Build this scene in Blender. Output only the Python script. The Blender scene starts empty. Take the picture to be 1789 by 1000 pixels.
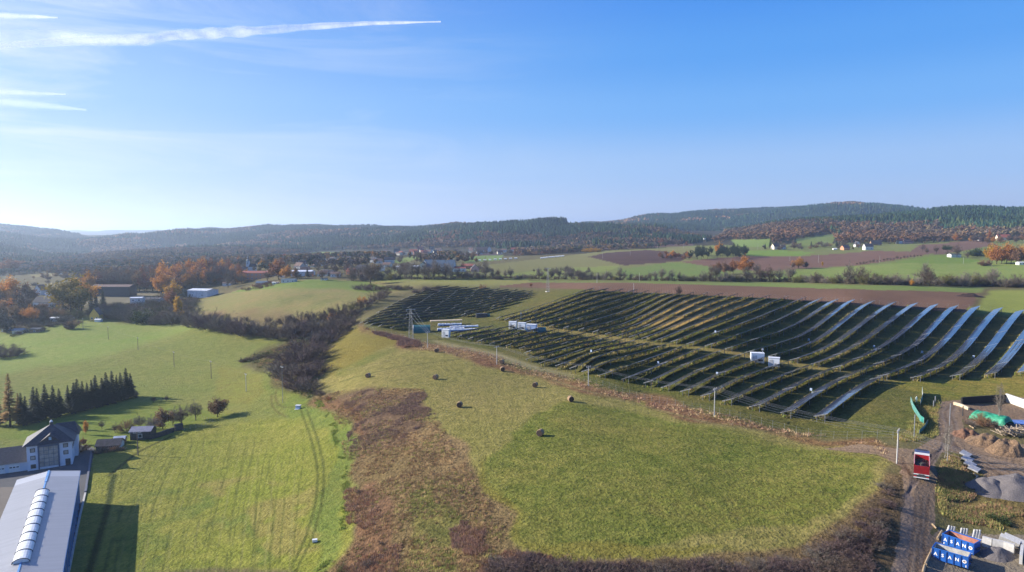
import bpy, math, random
import numpy as np
from mathutils import Vector, Matrix
R = math.radians
SC = bpy.context.scene
COL = SC.collection

# ------------------------------------------------------------------ camera
HC = 45.0; F = 1193.0; CX = 894.5; CY = 500.0; PITCH = math.atan(92 / F)
cam = bpy.data.cameras.new('camera'); cam_ob = bpy.data.objects.new('camera', cam); COL.objects.link(cam_ob)
cam.lens = 24.0; cam.sensor_width = 36.0; cam.clip_start = 0.5; cam.clip_end = 120000
cam_ob.location = (0, 0, HC); cam_ob.rotation_euler = (math.pi / 2 - PITCH, 0, 0)
SC.camera = cam_ob
# ------------------------------------------------------------------ light
SUN_AZ, SUN_EL = R(-77), R(23)
wd = bpy.data.worlds.new("World"); SC.world = wd; wd.use_nodes = True
wn = wd.node_tree; bg = wn.nodes['Background']
sky = wn.nodes.new('ShaderNodeTexSky'); sky.sky_type = 'NISHITA'; sky.sun_disc = False
sky.sun_elevation = SUN_EL; sky.sun_rotation = SUN_AZ; sky.altitude = 400
sky.air_density = 1.0; sky.dust_density = 0.6; sky.ozone_density = 2.5
def _wm(op, a, c):
    n = wn.nodes.new('ShaderNodeMath'); n.operation = op
    for i, q in enumerate((a, c)):
        if isinstance(q, (int, float)): n.inputs[i].default_value = q
        else: wn.links.new(q, n.inputs[i])
    return n.outputs[0]
def _wmix(f, a, c, mode='MIX'):
    n = wn.nodes.new('ShaderNodeMix'); n.data_type = 'RGBA'; n.blend_type = mode
    for k, q in (('Factor', f), ('A', a), ('B', c)):
        if isinstance(q, float): n.inputs[k].default_value = q
        elif isinstance(q, tuple): n.inputs[k].default_value = (*q, 1)
        else: wn.links.new(q, n.inputs[k])
    return n.outputs['Result']
tcw = wn.nodes.new('ShaderNodeTexCoord'); spw = wn.nodes.new('ShaderNodeSeparateXYZ'); wn.links.new(tcw.outputs['Generated'], spw.inputs[0])
rmp = wn.nodes.new('ShaderNodeValToRGB'); rmp.color_ramp.interpolation = 'EASE'
_lin = lambda r, g, b: tuple(((c / 255 + .055) / 1.055) ** 2.4 for c in (r, g, b))
RK = 5.6      # the Nishita sky is physically bright, the ramp is brought to its level
for i, (p, c) in enumerate([(0.0, (196, 210, 240)), (.09, (156, 194, 244)), (.17, (106, 174, 246)), (.24, (78, 158, 242)), (.32, (56, 142, 238)), (1.0, (26, 84, 190))]):
    e = rmp.color_ramp.elements[i] if i < 2 else rmp.color_ramp.elements.new(p)
    e.position = p; e.color = (*_lin(*c), 1)
wn.links.new(spw.outputs[2], rmp.inputs[0])
vs_ = wn.nodes.new('ShaderNodeVectorMath'); vs_.operation = 'SCALE'; wn.links.new(rmp.outputs[0], vs_.inputs[0]); vs_.inputs[3].default_value = RK
base = _wmix(.90, sky.outputs[0], vs_.outputs[0])
# the veil of thin cirrus around the sun, thickest at the left
sx = _wm('ADD', _wm('MULTIPLY', spw.outputs[0], -.97), _wm('MULTIPLY', spw.outputs[1], .22))
veil = _wm('MULTIPLY', _wm('POWER', _wm('MAXIMUM', _wm('ADD', sx, .08), 0.0), 1.7), .36)
mpw = wn.nodes.new('ShaderNodeMapping'); mpw.inputs['Scale'].default_value = (1.2, 1.2, 9); mpw.inputs['Rotation'].default_value = (R(6), R(-7), 0)
wn.links.new(tcw.outputs['Generated'], mpw.inputs[0])
nzw = wn.nodes.new('ShaderNodeTexNoise'); nzw.inputs['Scale'].default_value = 2.2; nzw.inputs['Detail'].default_value = 9; nzw.inputs['Roughness'].default_value = .62; nzw.inputs['Distortion'].default_value = .9
wn.links.new(mpw.outputs[0], nzw.inputs['Vector'])
strk = _wm('MAXIMUM', _wm('MULTIPLY', _wm('SUBTRACT', nzw.outputs['Fac'], .46), 2.6), 0.0)
patch = _wm('MAXIMUM', _wm('ADD', sx, -.02), 0.0)
cf = _wm('MINIMUM', _wm('ADD', veil, _wm('MULTIPLY', strk, _wm('POWER', patch, 1.3))), .9)
WHITE = tuple(c * RK for c in _lin(236, 243, 254))
wn.links.new(_wmix(cf, base, WHITE), bg.inputs[0])
bg.inputs[1].default_value = 0.085
sl = bpy.data.lights.new('sun', 'SUN'); sl.energy = 4.9; sl.angle = R(0.5); sl.color = (1.0, 0.93, 0.82)
sun = bpy.data.objects.new('sun', sl); COL.objects.link(sun)
SDIR = Vector((math.sin(SUN_AZ) * math.cos(SUN_EL), math.cos(SUN_AZ) * math.cos(SUN_EL), math.sin(SUN_EL)))
sun.rotation_euler = SDIR.to_track_quat('Z', 'Y').to_euler()
SC.view_settings.view_transform = 'Standard'; SC.view_settings.look = 'None'
SC.view_settings.exposure = 1.12; SC.view_settings.gamma = 1.0
SC.cycles.max_bounces = 5; SC.cycles.diffuse_bounces = 2; SC.cycles.glossy_bounces = 2
SC.cycles.transparent_max_bounces = 12; SC.cycles.volume_bounces = 1

# ------------------------------------------------------------------ maths of the terrain
def ray(px, py):
    px = np.asarray(px, float); py = np.asarray(py, float)
    u = (px - CX) / F; v = (CY - py) / F
    c, s = math.cos(PITCH), math.sin(PITCH)
    dy = c + v * s
    return u / dy, (-s + v * c) / dy
def hsh(i, j, s):
    n = (i.astype(np.int64) * 374761393 + j.astype(np.int64) * 668265263 + s * 974634777) & 0x7fffffff
    n = ((n ^ (n >> 13)) * 1274126177) & 0x7fffffff
    return ((n ^ (n >> 16)) & 0xffff) / 65535.0
def vn(x, y, sc, seed=0):
    x = np.asarray(x, float) / sc; y = np.asarray(y, float) / sc
    i = np.floor(x); j = np.floor(y); fx = x - i; fy = y - j
    fx = fx * fx * (3 - 2 * fx); fy = fy * fy * (3 - 2 * fy)
    a = hsh(i, j, seed); b = hsh(i + 1, j, seed); c = hsh(i, j + 1, seed); d = hsh(i + 1, j + 1, seed)
    return (a * (1 - fx) + b * fx) * (1 - fy) + (c * (1 - fx) + d * fx) * fy - 0.5

# control points: ('z', px, py, z) height known; ('d', px, py, d) distance known; ('h', px, d, z) hidden ground
CP = []
def Z(*p): CP.extend(('z',) + q for q in p)
def D(*p): CP.extend(('d',) + q for q in p)
def H(*p): CP.extend(('h',) + q for q in p)
Z((50,1000,-19.5),(300,1000,-18),(560,1000,-12),(700,1000,-8),(850,1000,-5),(1100,1000,-4.5),(1400,1000,-4.5),(1600,1000,-4.5),(1789,1000,-5),(1650,950,-4.5),
  (0,830,-20.5),(130,760,-20.5),(240,795,-20),(420,820,-17),(560,850,-12),(610,850,-11),(690,850,-7),(850,850,-4),(1100,850,-2),(1400,850,-1.5),
  (1600,830,0),(1789,850,-1),(100,720,-22),(235,690,-21),(380,720,-19),(490,700,-15),(560,690,-11),(650,700,-5.5),(750,720,-3.5),
  (640,657,-4.5),(760,660,-2.5),(850,700,-2.5),(1000,700,-1.5),(1200,770,-1),(500,640,-13),(560,600,-9.5),(600,572,-7),(145,578,-19),
  (300,572,-17),(450,590,-13),(20,645,-23),(0,600,-23),(1640,700,.5),(1789,720,.3),(1700,780,0),(1540,770,0),
  (793,590,-1.5),(700,580,-2),(1325,634,.5),(1560,665,.3),(1036,588,-.5),(1150,630,-.3))
D((929,634,249),(1009,651,232),(1037,632,238),(1250,698,189),(1288,676,199),(1392,731,172),(1425,706,181),(1523,653,217),(1452,737,168),(1133,677,211),(1163,656,220))
D((1027,511,401),(948,541,368),(1101,557,339),(1187,517,371.5),(1220,573,292),(1341,524,344.6),(1412,592,281),(1492,532,323),(1650,618,255),(1699,620,253),(1603,614,260),
  (1712,545,308),(1673,543,310),(1752,547,309),(1789,552,302),(1750,659,212),(1618,666,207),(1562,664,208),(760,503,500),(930,513,460),(640,562,350),(800,545,395),
  (1000,494,520),(1339,500,450),(1700,509,400),(1789,510,400),(860,497,520),(700,492,560),
  (1150,480,690),(1450,480,660),(1000,468,800),(1100,450,950),(1250,457,850),(1500,440,1000),(1700,462,750),(1789,482,560),
  (1300,430,1200),(1400,415,1450),(1700,432,1050),(1760,412,1300),(1600,440,950),
  (647,497,560),(500,493,590),(420,555,430),(540,560,400),(600,545,400),(700,520,450),
  (300,508,690),(180,522,620),(100,545,530),(20,585,440),(348,522,620),(420,505,640),
  (750,474,680),(880,466,800),(640,470,750),(480,470,800),
  (100,462,1500),(250,450,1700),(20,480,1100),(120,480,1000),(600,446,1500),(700,446,1350),(850,446,1250),(450,452,1500),(1000,436,1500),(1180,432,1400),
  # skylines (ground under the trees)
  (0,402,3600),(100,411,3600),(160,426,3300),(0,432,2100),(50,455,1900),
  (200,425,2900),(260,419,3000),(310,413,3100),(360,408,3200),(450,402,3300),(560,396,3200),(700,397,3100),(830,401,3000),
  (850,400,2300),(950,394,2250),(1050,393,2200),(1150,400,2100),(1225,418,1950),
  (1000,393,4200),(1100,385,4200),(1200,377,4000),(1300,372,3900),(1450,362,3800),(1540,365,3700),(1600,375,3800),
  (1270,420,1750),(1330,402,1850),(1420,392,1950),(1550,384,2000),(1660,375,2050),(1789,374,2100),
  (1500,412,1500),(1620,420,1350),(1400,405,1650),
  (100,404,9000),(200,406,9500),(300,404,9000),(380,400,8500))
H((300,3000,-15),(100,2800,-25),(150,5500,-20),(250,4800,-30),(330,4800,-20),(600,2200,5),(700,1900,0),(300,2300,-18),(1000,3000,40),(1300,2800,60),(1500,2800,90),(1700,3000,110),(900,2700,30),
  (1600,5500,120),(1200,5500,60),(800,4500,40),(500,5000,20),(0,5500,40),(1789,5000,140),(1000,9000,60),(1789,9000,90),(500,11000,60),(0,10000,90),
  (1000,1850,20),(900,1800,12),
  (-900,150,-14),(-900,400,-18),(-900,1500,-20),(-900,4000,120),(2600,100,0),(2600,300,8),(2600,700,16),(2600,1500,60),(2600,4000,160),(-900,12000,120),(2600,12000,120),
  (0,45,-18),(900,45,-5),(1789,45,-5),(-900,45,-20),(2600,45,0),(-300,400,-15),(-300,1200,-22))
_P = []
for k, px, a, b in CP:
    if k == 'z':
        U, W = ray(px, a); d = (b - HC) / W; _P.append((U, d, b))
    elif k == 'd':
        U, W = ray(px, a); _P.append((U, b, HC + W * b))
    else:
        U = (px - CX) / F; _P.append((U, a, b))
_P = np.array(_P, float)
KQ = 400.0
def _feat(U, d): return np.stack([U * 2.2, np.log(d)], -1)
_X = _feat(_P[:, 0], _P[:, 1]); _q = _P[:, 2] / (_P[:, 1] + KQ)
def _ker(r2): return 0.5 * r2 * np.log(r2 + 1e-12)
_n = len(_X)
_K = _ker(((_X[:, None] - _X[None]) ** 2).sum(-1)) + np.eye(_n) * 0.0004
_A = np.zeros((_n + 3, _n + 3)); _A[:_n, :_n] = _K; _A[:_n, _n] = 1; _A[:_n, _n + 1:] = _X; _A[_n:, :_n] = _A[:_n, _n:].T
_w = np.linalg.solve(_A, np.concatenate([_q, np.zeros(3)]))
TU = np.linspace(-1.5, 1.5, 420); TL = np.linspace(math.log(20), math.log(20000), 620)
_gu, _gl = np.meshgrid(TU, TL)
TAB = np.zeros_like(_gu)
for _r in range(len(TL)):
    X = np.stack([_gu[_r] * 2.2, _gl[_r]], -1)
    TAB[_r] = _ker(((X[:, None] - _X[None]) ** 2).sum(-1)) @ _w[:_n] + _w[_n] + X @ _w[_n + 1:]
    TAB[_r] *= np.exp(_gl[_r]) + KQ
def gz(x, y):
    x = np.asarray(x, float); y = np.maximum(np.asarray(y, float), 21.0)
    a = np.clip((x / y - TU[0]) / (TU[1] - TU[0]), 0, len(TU) - 1.001); b = np.clip((np.log(y) - TL[0]) / (TL[1] - TL[0]), 0, len(TL) - 1.001)
    i = a.astype(int); j = b.astype(int); fa = a - i; fb = b - j
    z = (TAB[j, i] * (1 - fa) + TAB[j, i + 1] * fa) * (1 - fb) + (TAB[j + 1, i] * (1 - fa) + TAB[j + 1, i + 1] * fa) * fb
    far = np.clip((y - 1300) / 1500, 0, 1)
    z = z + far * (vn(x, y, 480, 3) * 48 + vn(x, y, 190, 4) * 24 + vn(x, y, 60, 5) * 3)
    mid = np.clip((y - 60) / 100, 0, 1)
    return z + mid * vn(x, y, 45, 6) * .5 + vn(x, y, 14, 7) * .22
def G(x, y): return float(gz(x, y))
_LD = np.exp(np.linspace(math.log(40), math.log(16000), 2600))
def hit(px, py):
    """points of the picture carried onto the terrain: arrays x, y, z"""
    px = np.atleast_1d(np.asarray(px, float)); py = np.atleast_1d(np.asarray(py, float))
    U, W = ray(px, py)
    x = U[:, None] * _LD; y = np.broadcast_to(_LD, x.shape); zr = HC + W[:, None] * _LD
    under = gz(x, y) > zr
    k = np.where(under.any(1), under.argmax(1), len(_LD) - 1)
    k = np.maximum(k, 1)
    lo = _LD[k - 1].copy(); hi = _LD[k].copy()
    for _ in range(12):
        m = (lo + hi) / 2
        u_ = gz(U * m, m) > HC + W * m
        hi = np.where(u_, m, hi); lo = np.where(u_, lo, m)
    return U * hi, hi, gz(U * hi, hi)
def P(px, py):
    x, y, z = hit(px, py); return Vector((x[0], y[0], z[0]))
def at_d(px, d):
    """ground point under picture column px at distance d"""
    x = (px - CX) / F * d
    return Vector((x, d, G(x, d)))
def at_z(px, py, z):
    U, W = ray(px, py); d = (z - HC) / W
    return Vector((float(U * d), float(d), z))
def poly_world(pts):
    """picture polygon -> world polygon as (x/y, ln y)"""
    q = []
    n = len(pts)
    for i in range(n):
        a = pts[i]; b = pts[(i + 1) % n]
        m = max(1, int(math.hypot(a[0] - b[0], a[1] - b[1]) / 14))
        for t in range(m): q.append((a[0] + (b[0] - a[0]) * t / m, a[1] + (b[1] - a[1]) * t / m))
    q = np.array(q); x, y, z = hit(q[:, 0], q[:, 1])
    return np.stack([x / y, np.log(y)], -1)
def inside(pw, U, L):
    r = np.zeros(U.shape, bool)
    m = (U >= pw[:, 0].min()) & (U <= pw[:, 0].max()) & (L >= pw[:, 1].min()) & (L <= pw[:, 1].max())
    if not m.any(): return r
    u = U[m]; l = L[m]; c = np.zeros(u.shape, bool)
    x0, y0 = pw[-1]
    for x1, y1 in pw:
        if y0 != y1:
            t = ((y0 > l) != (y1 > l)) & (u < (x1 - x0) * (l - y0) / (y1 - y0) + x0)
            c ^= t
        x0, y0 = x1, y1
    r[m] = c
    return r

# ------------------------------------------------------------------ helpers
def tag(o, label=None, cat=None, group=None, kind=None):
    if label: o['label'] = label
    if cat: o['category'] = cat
    if group: o['group'] = group
    if kind: o['kind'] = kind
    return o
def link(o, parent=None):
    COL.objects.link(o)
    if parent: o.parent = parent
    return o
def empty(name, loc=(0, 0, 0), rz=0, label=None, cat=None, group=None):
    o = bpy.data.objects.new(name, None); o.empty_display_size = .3
    o.location = loc; o.rotation_euler = (0, 0, rz); link(o)
    return tag(o, label, cat, group)
def np_mesh(name, v, f, mats=(), mi=None, smooth=False, attrs=None):
    """v (n,3); f (m,k) one face size"""
    me = bpy.data.meshes.new(name); v = np.asarray(v, np.float32); f = np.asarray(f, np.int32)
    k = f.shape[1]; me.vertices.add(len(v)); me.vertices.foreach_set('co', v.ravel())
    me.loops.add(f.size); me.loops.foreach_set('vertex_index', f.ravel())
    me.polygons.add(len(f)); me.polygons.foreach_set('loop_start', np.arange(0, f.size, k, dtype=np.int32))
    me.polygons.foreach_set('loop_total', np.full(len(f), k, np.int32))
    for m in mats: me.materials.append(m)
    if mi is not None: me.polygons.foreach_set('material_index', np.asarray(mi, np.int32))
    me.polygons.foreach_set('use_smooth', np.full(len(f), smooth))
    for an, (typ, arr) in (attrs or {}).items():
        at = me.attributes.new(an, typ, 'POINT')
        at.data.foreach_set('color' if 'COLOR' in typ else ('vector' if 'VECTOR' in typ else 'value'), np.asarray(arr, np.float32).ravel())
    me.update(calc_edges=True)
    return me
class MB:
    """collects simple shapes with material numbers and links them as ONE mesh"""
    def __init__(s): s.v = []; s.f = []; s.m = []
    def add(s, vs, fs, m=0):
        b = len(s.v); s.v += [tuple(q) for q in vs]; s.f += [tuple(b + i for i in q) for q in fs]; s.m += [m] * len(fs); return s
    def box(s, x0, x1, y0, y1, z0, z1, m=0, M=None):
        vs = [Vector((x, y, z)) for z in (z0, z1) for y in (y0, y1) for x in (x0, x1)]
        if M is not None: vs = [M @ q for q in vs]
        return s.add(vs, [(0, 2, 3, 1), (4, 5, 7, 6), (0, 1, 5, 4), (2, 6, 7, 3), (0, 4, 6, 2), (1, 3, 7, 5)], m)
    def prism(s, pts, z0, z1, m=0):
        n = len(pts)
        return s.add([(p[0], p[1], z0) for p in pts] + [(p[0], p[1], z1) for p in pts],
                     [tuple(range(n))[::-1], tuple(range(n, 2 * n))] + [(i, (i + 1) % n, n + (i + 1) % n, n + i) for i in range(n)], m)
    def tube(s, pts, r, n=6, m=0, cap=True):
        pts = [Vector(p) for p in pts]; rr = r if isinstance(r, (list, tuple)) else [r] * len(pts); b = len(s.v)
        for i, p in enumerate(pts):
            t = (pts[min(i + 1, len(pts) - 1)] - pts[max(i - 1, 0)]).normalized()
            a = t.cross(Vector((0, 0, 1)));
            if a.length < .05: a = t.cross(Vector((1, 0, 0)))
            a.normalize(); c = t.cross(a)
            for k in range(n):
                w = 2 * math.pi * k / n; s.v.append(tuple(p + (a * math.cos(w) + c * math.sin(w)) * rr[i]))
        for i in range(len(pts) - 1):
            for k in range(n):
                q = b + i * n; s.f.append((q + k, q + (k + 1) % n, q + n + (k + 1) % n, q + n + k)); s.m.append(m)
        if cap:
            s.f.append(tuple(b + k for k in range(n))[::-1]); e = b + (len(pts) - 1) * n; s.f.append(tuple(e + k for k in range(n))); s.m += [m, m]
        return s
    def build(s, name, mats, parent=None, loc=None, smooth=False):
        me = bpy.data.meshes.new(name); me.from_pydata(s.v, [], s.f)
        for q in (mats if isinstance(mats, (list, tuple)) else [mats]): me.materials.append(q)
        me.polygons.foreach_set('material_index', s.m)
        if smooth: me.polygons.foreach_set('use_smooth', [True] * len(s.f))
        me.update(); o = bpy.data.objects.new(name, me); link(o, parent)
        if loc is not None: o.location = loc
        return o
def S(r, g, b, k=0.55):
    f = lambda c: ((c / 255 + .055) / 1.055) ** 2.4 if c > 10 else c / 3294
    return (f(r) * k, f(g) * k, f(b) * k)
_mats = {}
def mat(name, col, rough=.7, metal=0, var=.15, scale=1.5, bump=0, col2=None, objvar=0, spec=.4, transl=0):
    """procedural material: noise-varied colour, optional bump and per-object variation"""
    if name in _mats: return _mats[name]
    m = bpy.data.materials.new(name); m.use_nodes = True; nt = m.node_tree; b = nt.nodes['Principled BSDF']; L = nt.links.new
    b.inputs['Roughness'].default_value = rough; b.inputs['Metallic'].default_value = metal; b.inputs['Specular IOR Level'].default_value = spec
    tc = nt.nodes.new('ShaderNodeTexCoord'); nz = nt.nodes.new('ShaderNodeTexNoise'); nz.inputs['Scale'].default_value = scale; nz.inputs['Detail'].default_value = 5
    L(tc.outputs['Object'], nz.inputs['Vector'])
    mx = nt.nodes.new('ShaderNodeMix'); mx.data_type = 'RGBA'
    c2 = col2 or tuple(c * (1 - var * 1.6) for c in col); c1 = col if col2 else tuple(min(1, c * (1 + var)) for c in col)
    mx.inputs['A'].default_value = (*c2, 1); mx.inputs['B'].default_value = (*c1, 1)
    rp = nt.nodes.new('ShaderNodeMapRange'); rp.inputs['From Min'].default_value = .3; rp.inputs['From Max'].default_value = .7
    L(nz.outputs['Fac'], rp.inputs['Value']); L(rp.outputs[0], mx.inputs['Factor'])
    out = mx.outputs['Result']
    if objvar:
        oi = nt.nodes.new('ShaderNodeObjectInfo'); h = nt.nodes.new('ShaderNodeHueSaturation')
        r1 = nt.nodes.new('ShaderNodeMapRange'); r1.inputs['To Min'].default_value = 1 - objvar; r1.inputs['To Max'].default_value = 1 + objvar
        r2 = nt.nodes.new('ShaderNodeMapRange'); r2.inputs['To Min'].default_value = .5 - objvar * .06; r2.inputs['To Max'].default_value = .5 + objvar * .06
        ml = nt.nodes.new('ShaderNodeMath'); ml.operation = 'MULTIPLY'; ml.inputs[1].default_value = 7.13
        fr = nt.nodes.new('ShaderNodeMath'); fr.operation = 'FRACT'
        L(oi.outputs['Random'], r1.inputs['Value']); L(oi.outputs['Random'], ml.inputs[0]); L(ml.outputs[0], fr.inputs[0]); L(fr.outputs[0], r2.inputs['Value'])
        L(r1.outputs[0], h.inputs['Value']); L(r2.outputs[0], h.inputs['Hue']); L(out, h.inputs['Color']); out = h.outputs[0]
    L(out, b.inputs['Base Color'])
    if bump:
        bp = nt.nodes.new('ShaderNodeBump'); bp.inputs['Strength'].default_value = 1; bp.inputs['Distance'].default_value = bump
        L(nz.outputs['Fac'], bp.inputs['Height']); L(bp.outputs[0], b.inputs['Normal'])
    if transl:
        tr = nt.nodes.new('ShaderNodeBsdfTranslucent'); ms = nt.nodes.new('ShaderNodeMixShader'); ms.inputs[0].default_value = transl
        L(out, tr.inputs[0]); L(b.outputs[0], ms.inputs[1]); L(tr.outputs[0], ms.inputs[2]); L(ms.outputs[0], nt.nodes['Material Output'].inputs[0])
    _mats[name] = m
    return m
# ------------------------------------------------------------------ the ground: one sheet, cut along its field edges
Ucol = np.linspace(-1.02, 1.02, 1250)
inv = np.linspace(1 / 46., 1 / 1500., 1000); drow = np.concatenate([1 / inv, np.exp(np.linspace(math.log(1500), math.log(16000), 330))[1:]])
gU, gD = np.meshgrid(Ucol, drow); gL = np.log(gD); gX = gU * gD
gZ = gz(gX, gD)
NR, NC = gU.shape
# irregular edges: polygons are tested at slightly jittered places (about one or two pixels)
jw = np.clip((520 - gD) / 150, .0, 1) ; jw2 = .8 + 0 * jw
tU = gU + (vn(gX, gD, 22, 25) * 9 * jw + vn(gX, gD, 9, 26) * 4 * jw + vn(gX, gD, 3, 21) * 1.6 * jw2) / gD
tL = gL + (vn(gX, gD, 20, 27) * 9 * jw + vn(gX, gD, 8, 28) * 4 * jw + vn(gX, gD, 3, 23) * 1.6 * jw2) / gD
hU = gU + (vn(gX, gD, 8, 25) * 1.2 + vn(gX, gD, 1.7, 22) * .6) / gD
hL = gL + (vn(gX, gD, 8, 27) * 1.2 + vn(gX, gD, 1.9, 24) * .6) / gD
cA = np.zeros((NR, NC, 3)); cB = np.zeros((NR, NC, 3)); prm = np.zeros((NR, NC, 3)); cls = np.zeros((NR, NC), np.int8)
CLS = ['meadow', 'hills', 'ploughed_field', 'scrubland', 'dirt_road', 'gravel_yard', 'asphalt_yard', 'solar_park_ground', 'farm_track']
def GT(c):
    r, g_, b = S(*c)
    k = 1.2
    return (k * r * (1.0 if c[1] > c[0] else .98), k * g_ * (.94 if c[1] > c[0] - 8 else .97), k * b * .88)
def FIELD(c, A, B, pts, bump=1.0, row=0.0, soft=0.0):
    pw = poly_world(pts); 
    hard = c in ('dirt_road', 'gravel_yard', 'ploughed_field', 'farm_track')
    m = inside(pw, gU, gL) if c == 'asphalt_yard' else inside(pw, hU, hL) if hard else inside(pw, tU, tL)
    if soft:
        m &= (vn(gX, gD, 9, 31) + .5 * vn(gX, gD, 3, 32) > soft)
    cA[m] = GT(A); cB[m] = GT(B); prm[m] = (bump, row, 0)
    if c: cls[m] = CLS.index(c)
cA[:] = S(122, 118, 74); cB[:] = S(136, 122, 84); prm[:] = (1, 0, 0)
_m = gD > 1150; cls[_m] = 1; cA[_m] = S(70, 74, 52); cB[_m] = S(95, 82, 60)
g = FIELD
# left valley floor
g(None, (100,96,66), (122,112,80), [(-170,470),(200,455),(480,462),(640,470),(640,492),(480,491),(430,502),(345,520),(350,560),(215,566),(150,555),(60,575),(-170,592)])
g(None, (152,142,104), (140,132,92), [(40,476),(130,471),(182,476),(60,484)])
g('gravel_yard', (150,140,115), (130,122,100), [(128,520),(240,508),(275,512),(250,528),(150,532)])
g(None, (150,142,96), (135,130,86), [(40,540),(76,537),(80,548),(42,552)])
# upper left meadow
g('meadow', (140,144,84), (158,140,94), [(345,560),(345,522),(390,515),(430,503),(480,492),(560,488),(640,492),(740,498),(700,512),(640,528),(620,548),(590,562),(540,578),(480,582),(400,580)])
g('meadow', (118,146,64), (135,148,78), [(400,512),(470,494),(560,488),(640,493),(690,505),(640,512),(590,505),(500,503)])
g('meadow', (120,128,72), (140,134,84), [(480,520),(540,510),(600,520),(560,535),(500,540)], soft=.05)
g('meadow', (155,128,94), (138,118,84), [(350,546),(430,536),(520,552),(600,560),(560,585),(430,585)], soft=-.1)
# left green fields
g('meadow', (138,162,74), (150,160,86), [(-170,592),(60,578),(150,554),(215,564),(352,567),(270,600),(200,622),(100,655),(-170,690)])
g('meadow', (128,142,68), (146,148,80), [(352,567),(400,580),(500,597),(490,610),(440,630),(420,640),(480,660),(520,690),(560,710),(590,760),(612,850),(580,1010),(-170,1010),(-170,690),(200,622)], 1.3)
g('meadow', (140,152,60), (158,156,78), [(160,800),(240,760),(400,740),(560,720),(600,800),(606,900),(575,1010),(130,1010),(150,840)], 1.7, 1.0)
g('meadow', (122,144,66), (140,148,72), [(470,668),(560,705),(600,790),(606,860),(575,950),(560,1010),(530,1010),(560,900),(570,820),(540,740),(500,700)], 1.5)
g('meadow', (150,144,74), (140,148,70), [(380,640),(440,645),(480,680),(440,705),(380,690)], 1.2)
g('meadow', (116,142,56), (138,146,66), [(-170,745),(235,700),(300,710),(420,722),(300,760),(160,790),(130,770),(-170,760)])
g('meadow', (160,150,84), (158,152,82), [(330,850),(480,830),(560,850),(550,960),(500,1010),(400,1010),(330,950)], 1.7, soft=.12)
g('meadow', (120,140,62), (140,146,70), [(160,900),(300,850),(420,880),(480,1010),(240,1010)], 1.7, soft=.15)
# scrub beside the ditch
g('scrubland', (128,118,76), (100,98,62), [(412,628),(440,618),(500,600),(540,570),(620,560),(620,580),(570,600),(545,640),(560,690),(600,700),(560,705),(500,680),(470,655)], 3.0)
g('scrubland', (156,130,94), (132,114,78), [(550,690),(590,682),(650,676),(740,678),(768,735),(803,790),(832,830),(872,900),(900,955),(1000,970),(1400,968),(1460,923),(1510,878),(1535,832),(1592,845),(1578,1010),(556,1010),(603,930),(612,860),(603,800),(585,740),(556,700)], 3.2)
# centre meadows
g('meadow', (152,148,80), (164,150,92), [(545,622),(570,592),(620,573),(670,583),(700,600),(760,612),(850,632),(1000,672),(1150,705),(1240,735),(1330,750),(1450,770),(1520,795),(1538,835),(1510,880),(1450,930),(1400,968),(1000,971),(900,955),(870,900),(832,830),(803,790),(768,735),(740,678),(650,676),(590,682),(560,660)], 2.0)
g('meadow', (150,134,62), (138,128,66), [(552,615),(572,594),(620,574),(680,585),(700,600),(650,618),(600,650),(560,658)], 1.6)
g('meadow', (118,132,60), (140,132,72), [(650,620),(720,602),(600,655),(585,650)], 1.6)
g('meadow', (120,134,58), (148,142,74), [(980,702),(1240,747),(1500,802),(1512,842),(1488,880),(1420,930),(1100,945),(1000,935),(905,938),(862,840),(842,795),(880,765),(930,728)], 2.3)
g('meadow', (152,140,70), (138,138,64), [(840,790),(862,840),(905,938),(1000,935),(1100,945),(1300,962),(1000,970),(905,955),(870,900),(832,830)], 2.3)
g('meadow', (152,146,78), (128,136,60), [(1020,870),(1300,850),(1480,860),(1410,925),(1100,940)], 2.3, soft=.02)
# scrub details
g('scrubland', (150,110,84), (134,108,76), [(548,694),(595,690),(650,770),(625,830),(605,800),(590,740)], 2.5, soft=-.25)
g('scrubland', (168,142,102), (150,124,86), [(772,742),(803,790),(826,850),(800,856),(740,800),(690,790),(640,830),(700,765)], 2.5)
g('scrubland', (122,98,82), (138,114,86), [(595,690),(650,678),(680,690),(742,680),(768,735),(720,762),(650,800),(610,812),(606,780),(602,720)], 2.5)
g('scrubland', (124,98,78), (144,110,82), [(610,862),(640,850),(665,900),(705,940),(690,1010),(590,1010),(604,920)], 2.5, soft=-.2)
g('scrubland', (104,116,58), (140,128,76), [(690,868),(730,850),(780,880),(800,930),(850,1010),(700,1010),(740,920)], 3.0)
g('scrubland', (110,92,74), (128,108,78), [(870,965),(1000,980),(1400,978),(1470,930),(1530,870),(1545,835),(1590,850),(1575,1010),(840,1010)], 2.5)
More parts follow.
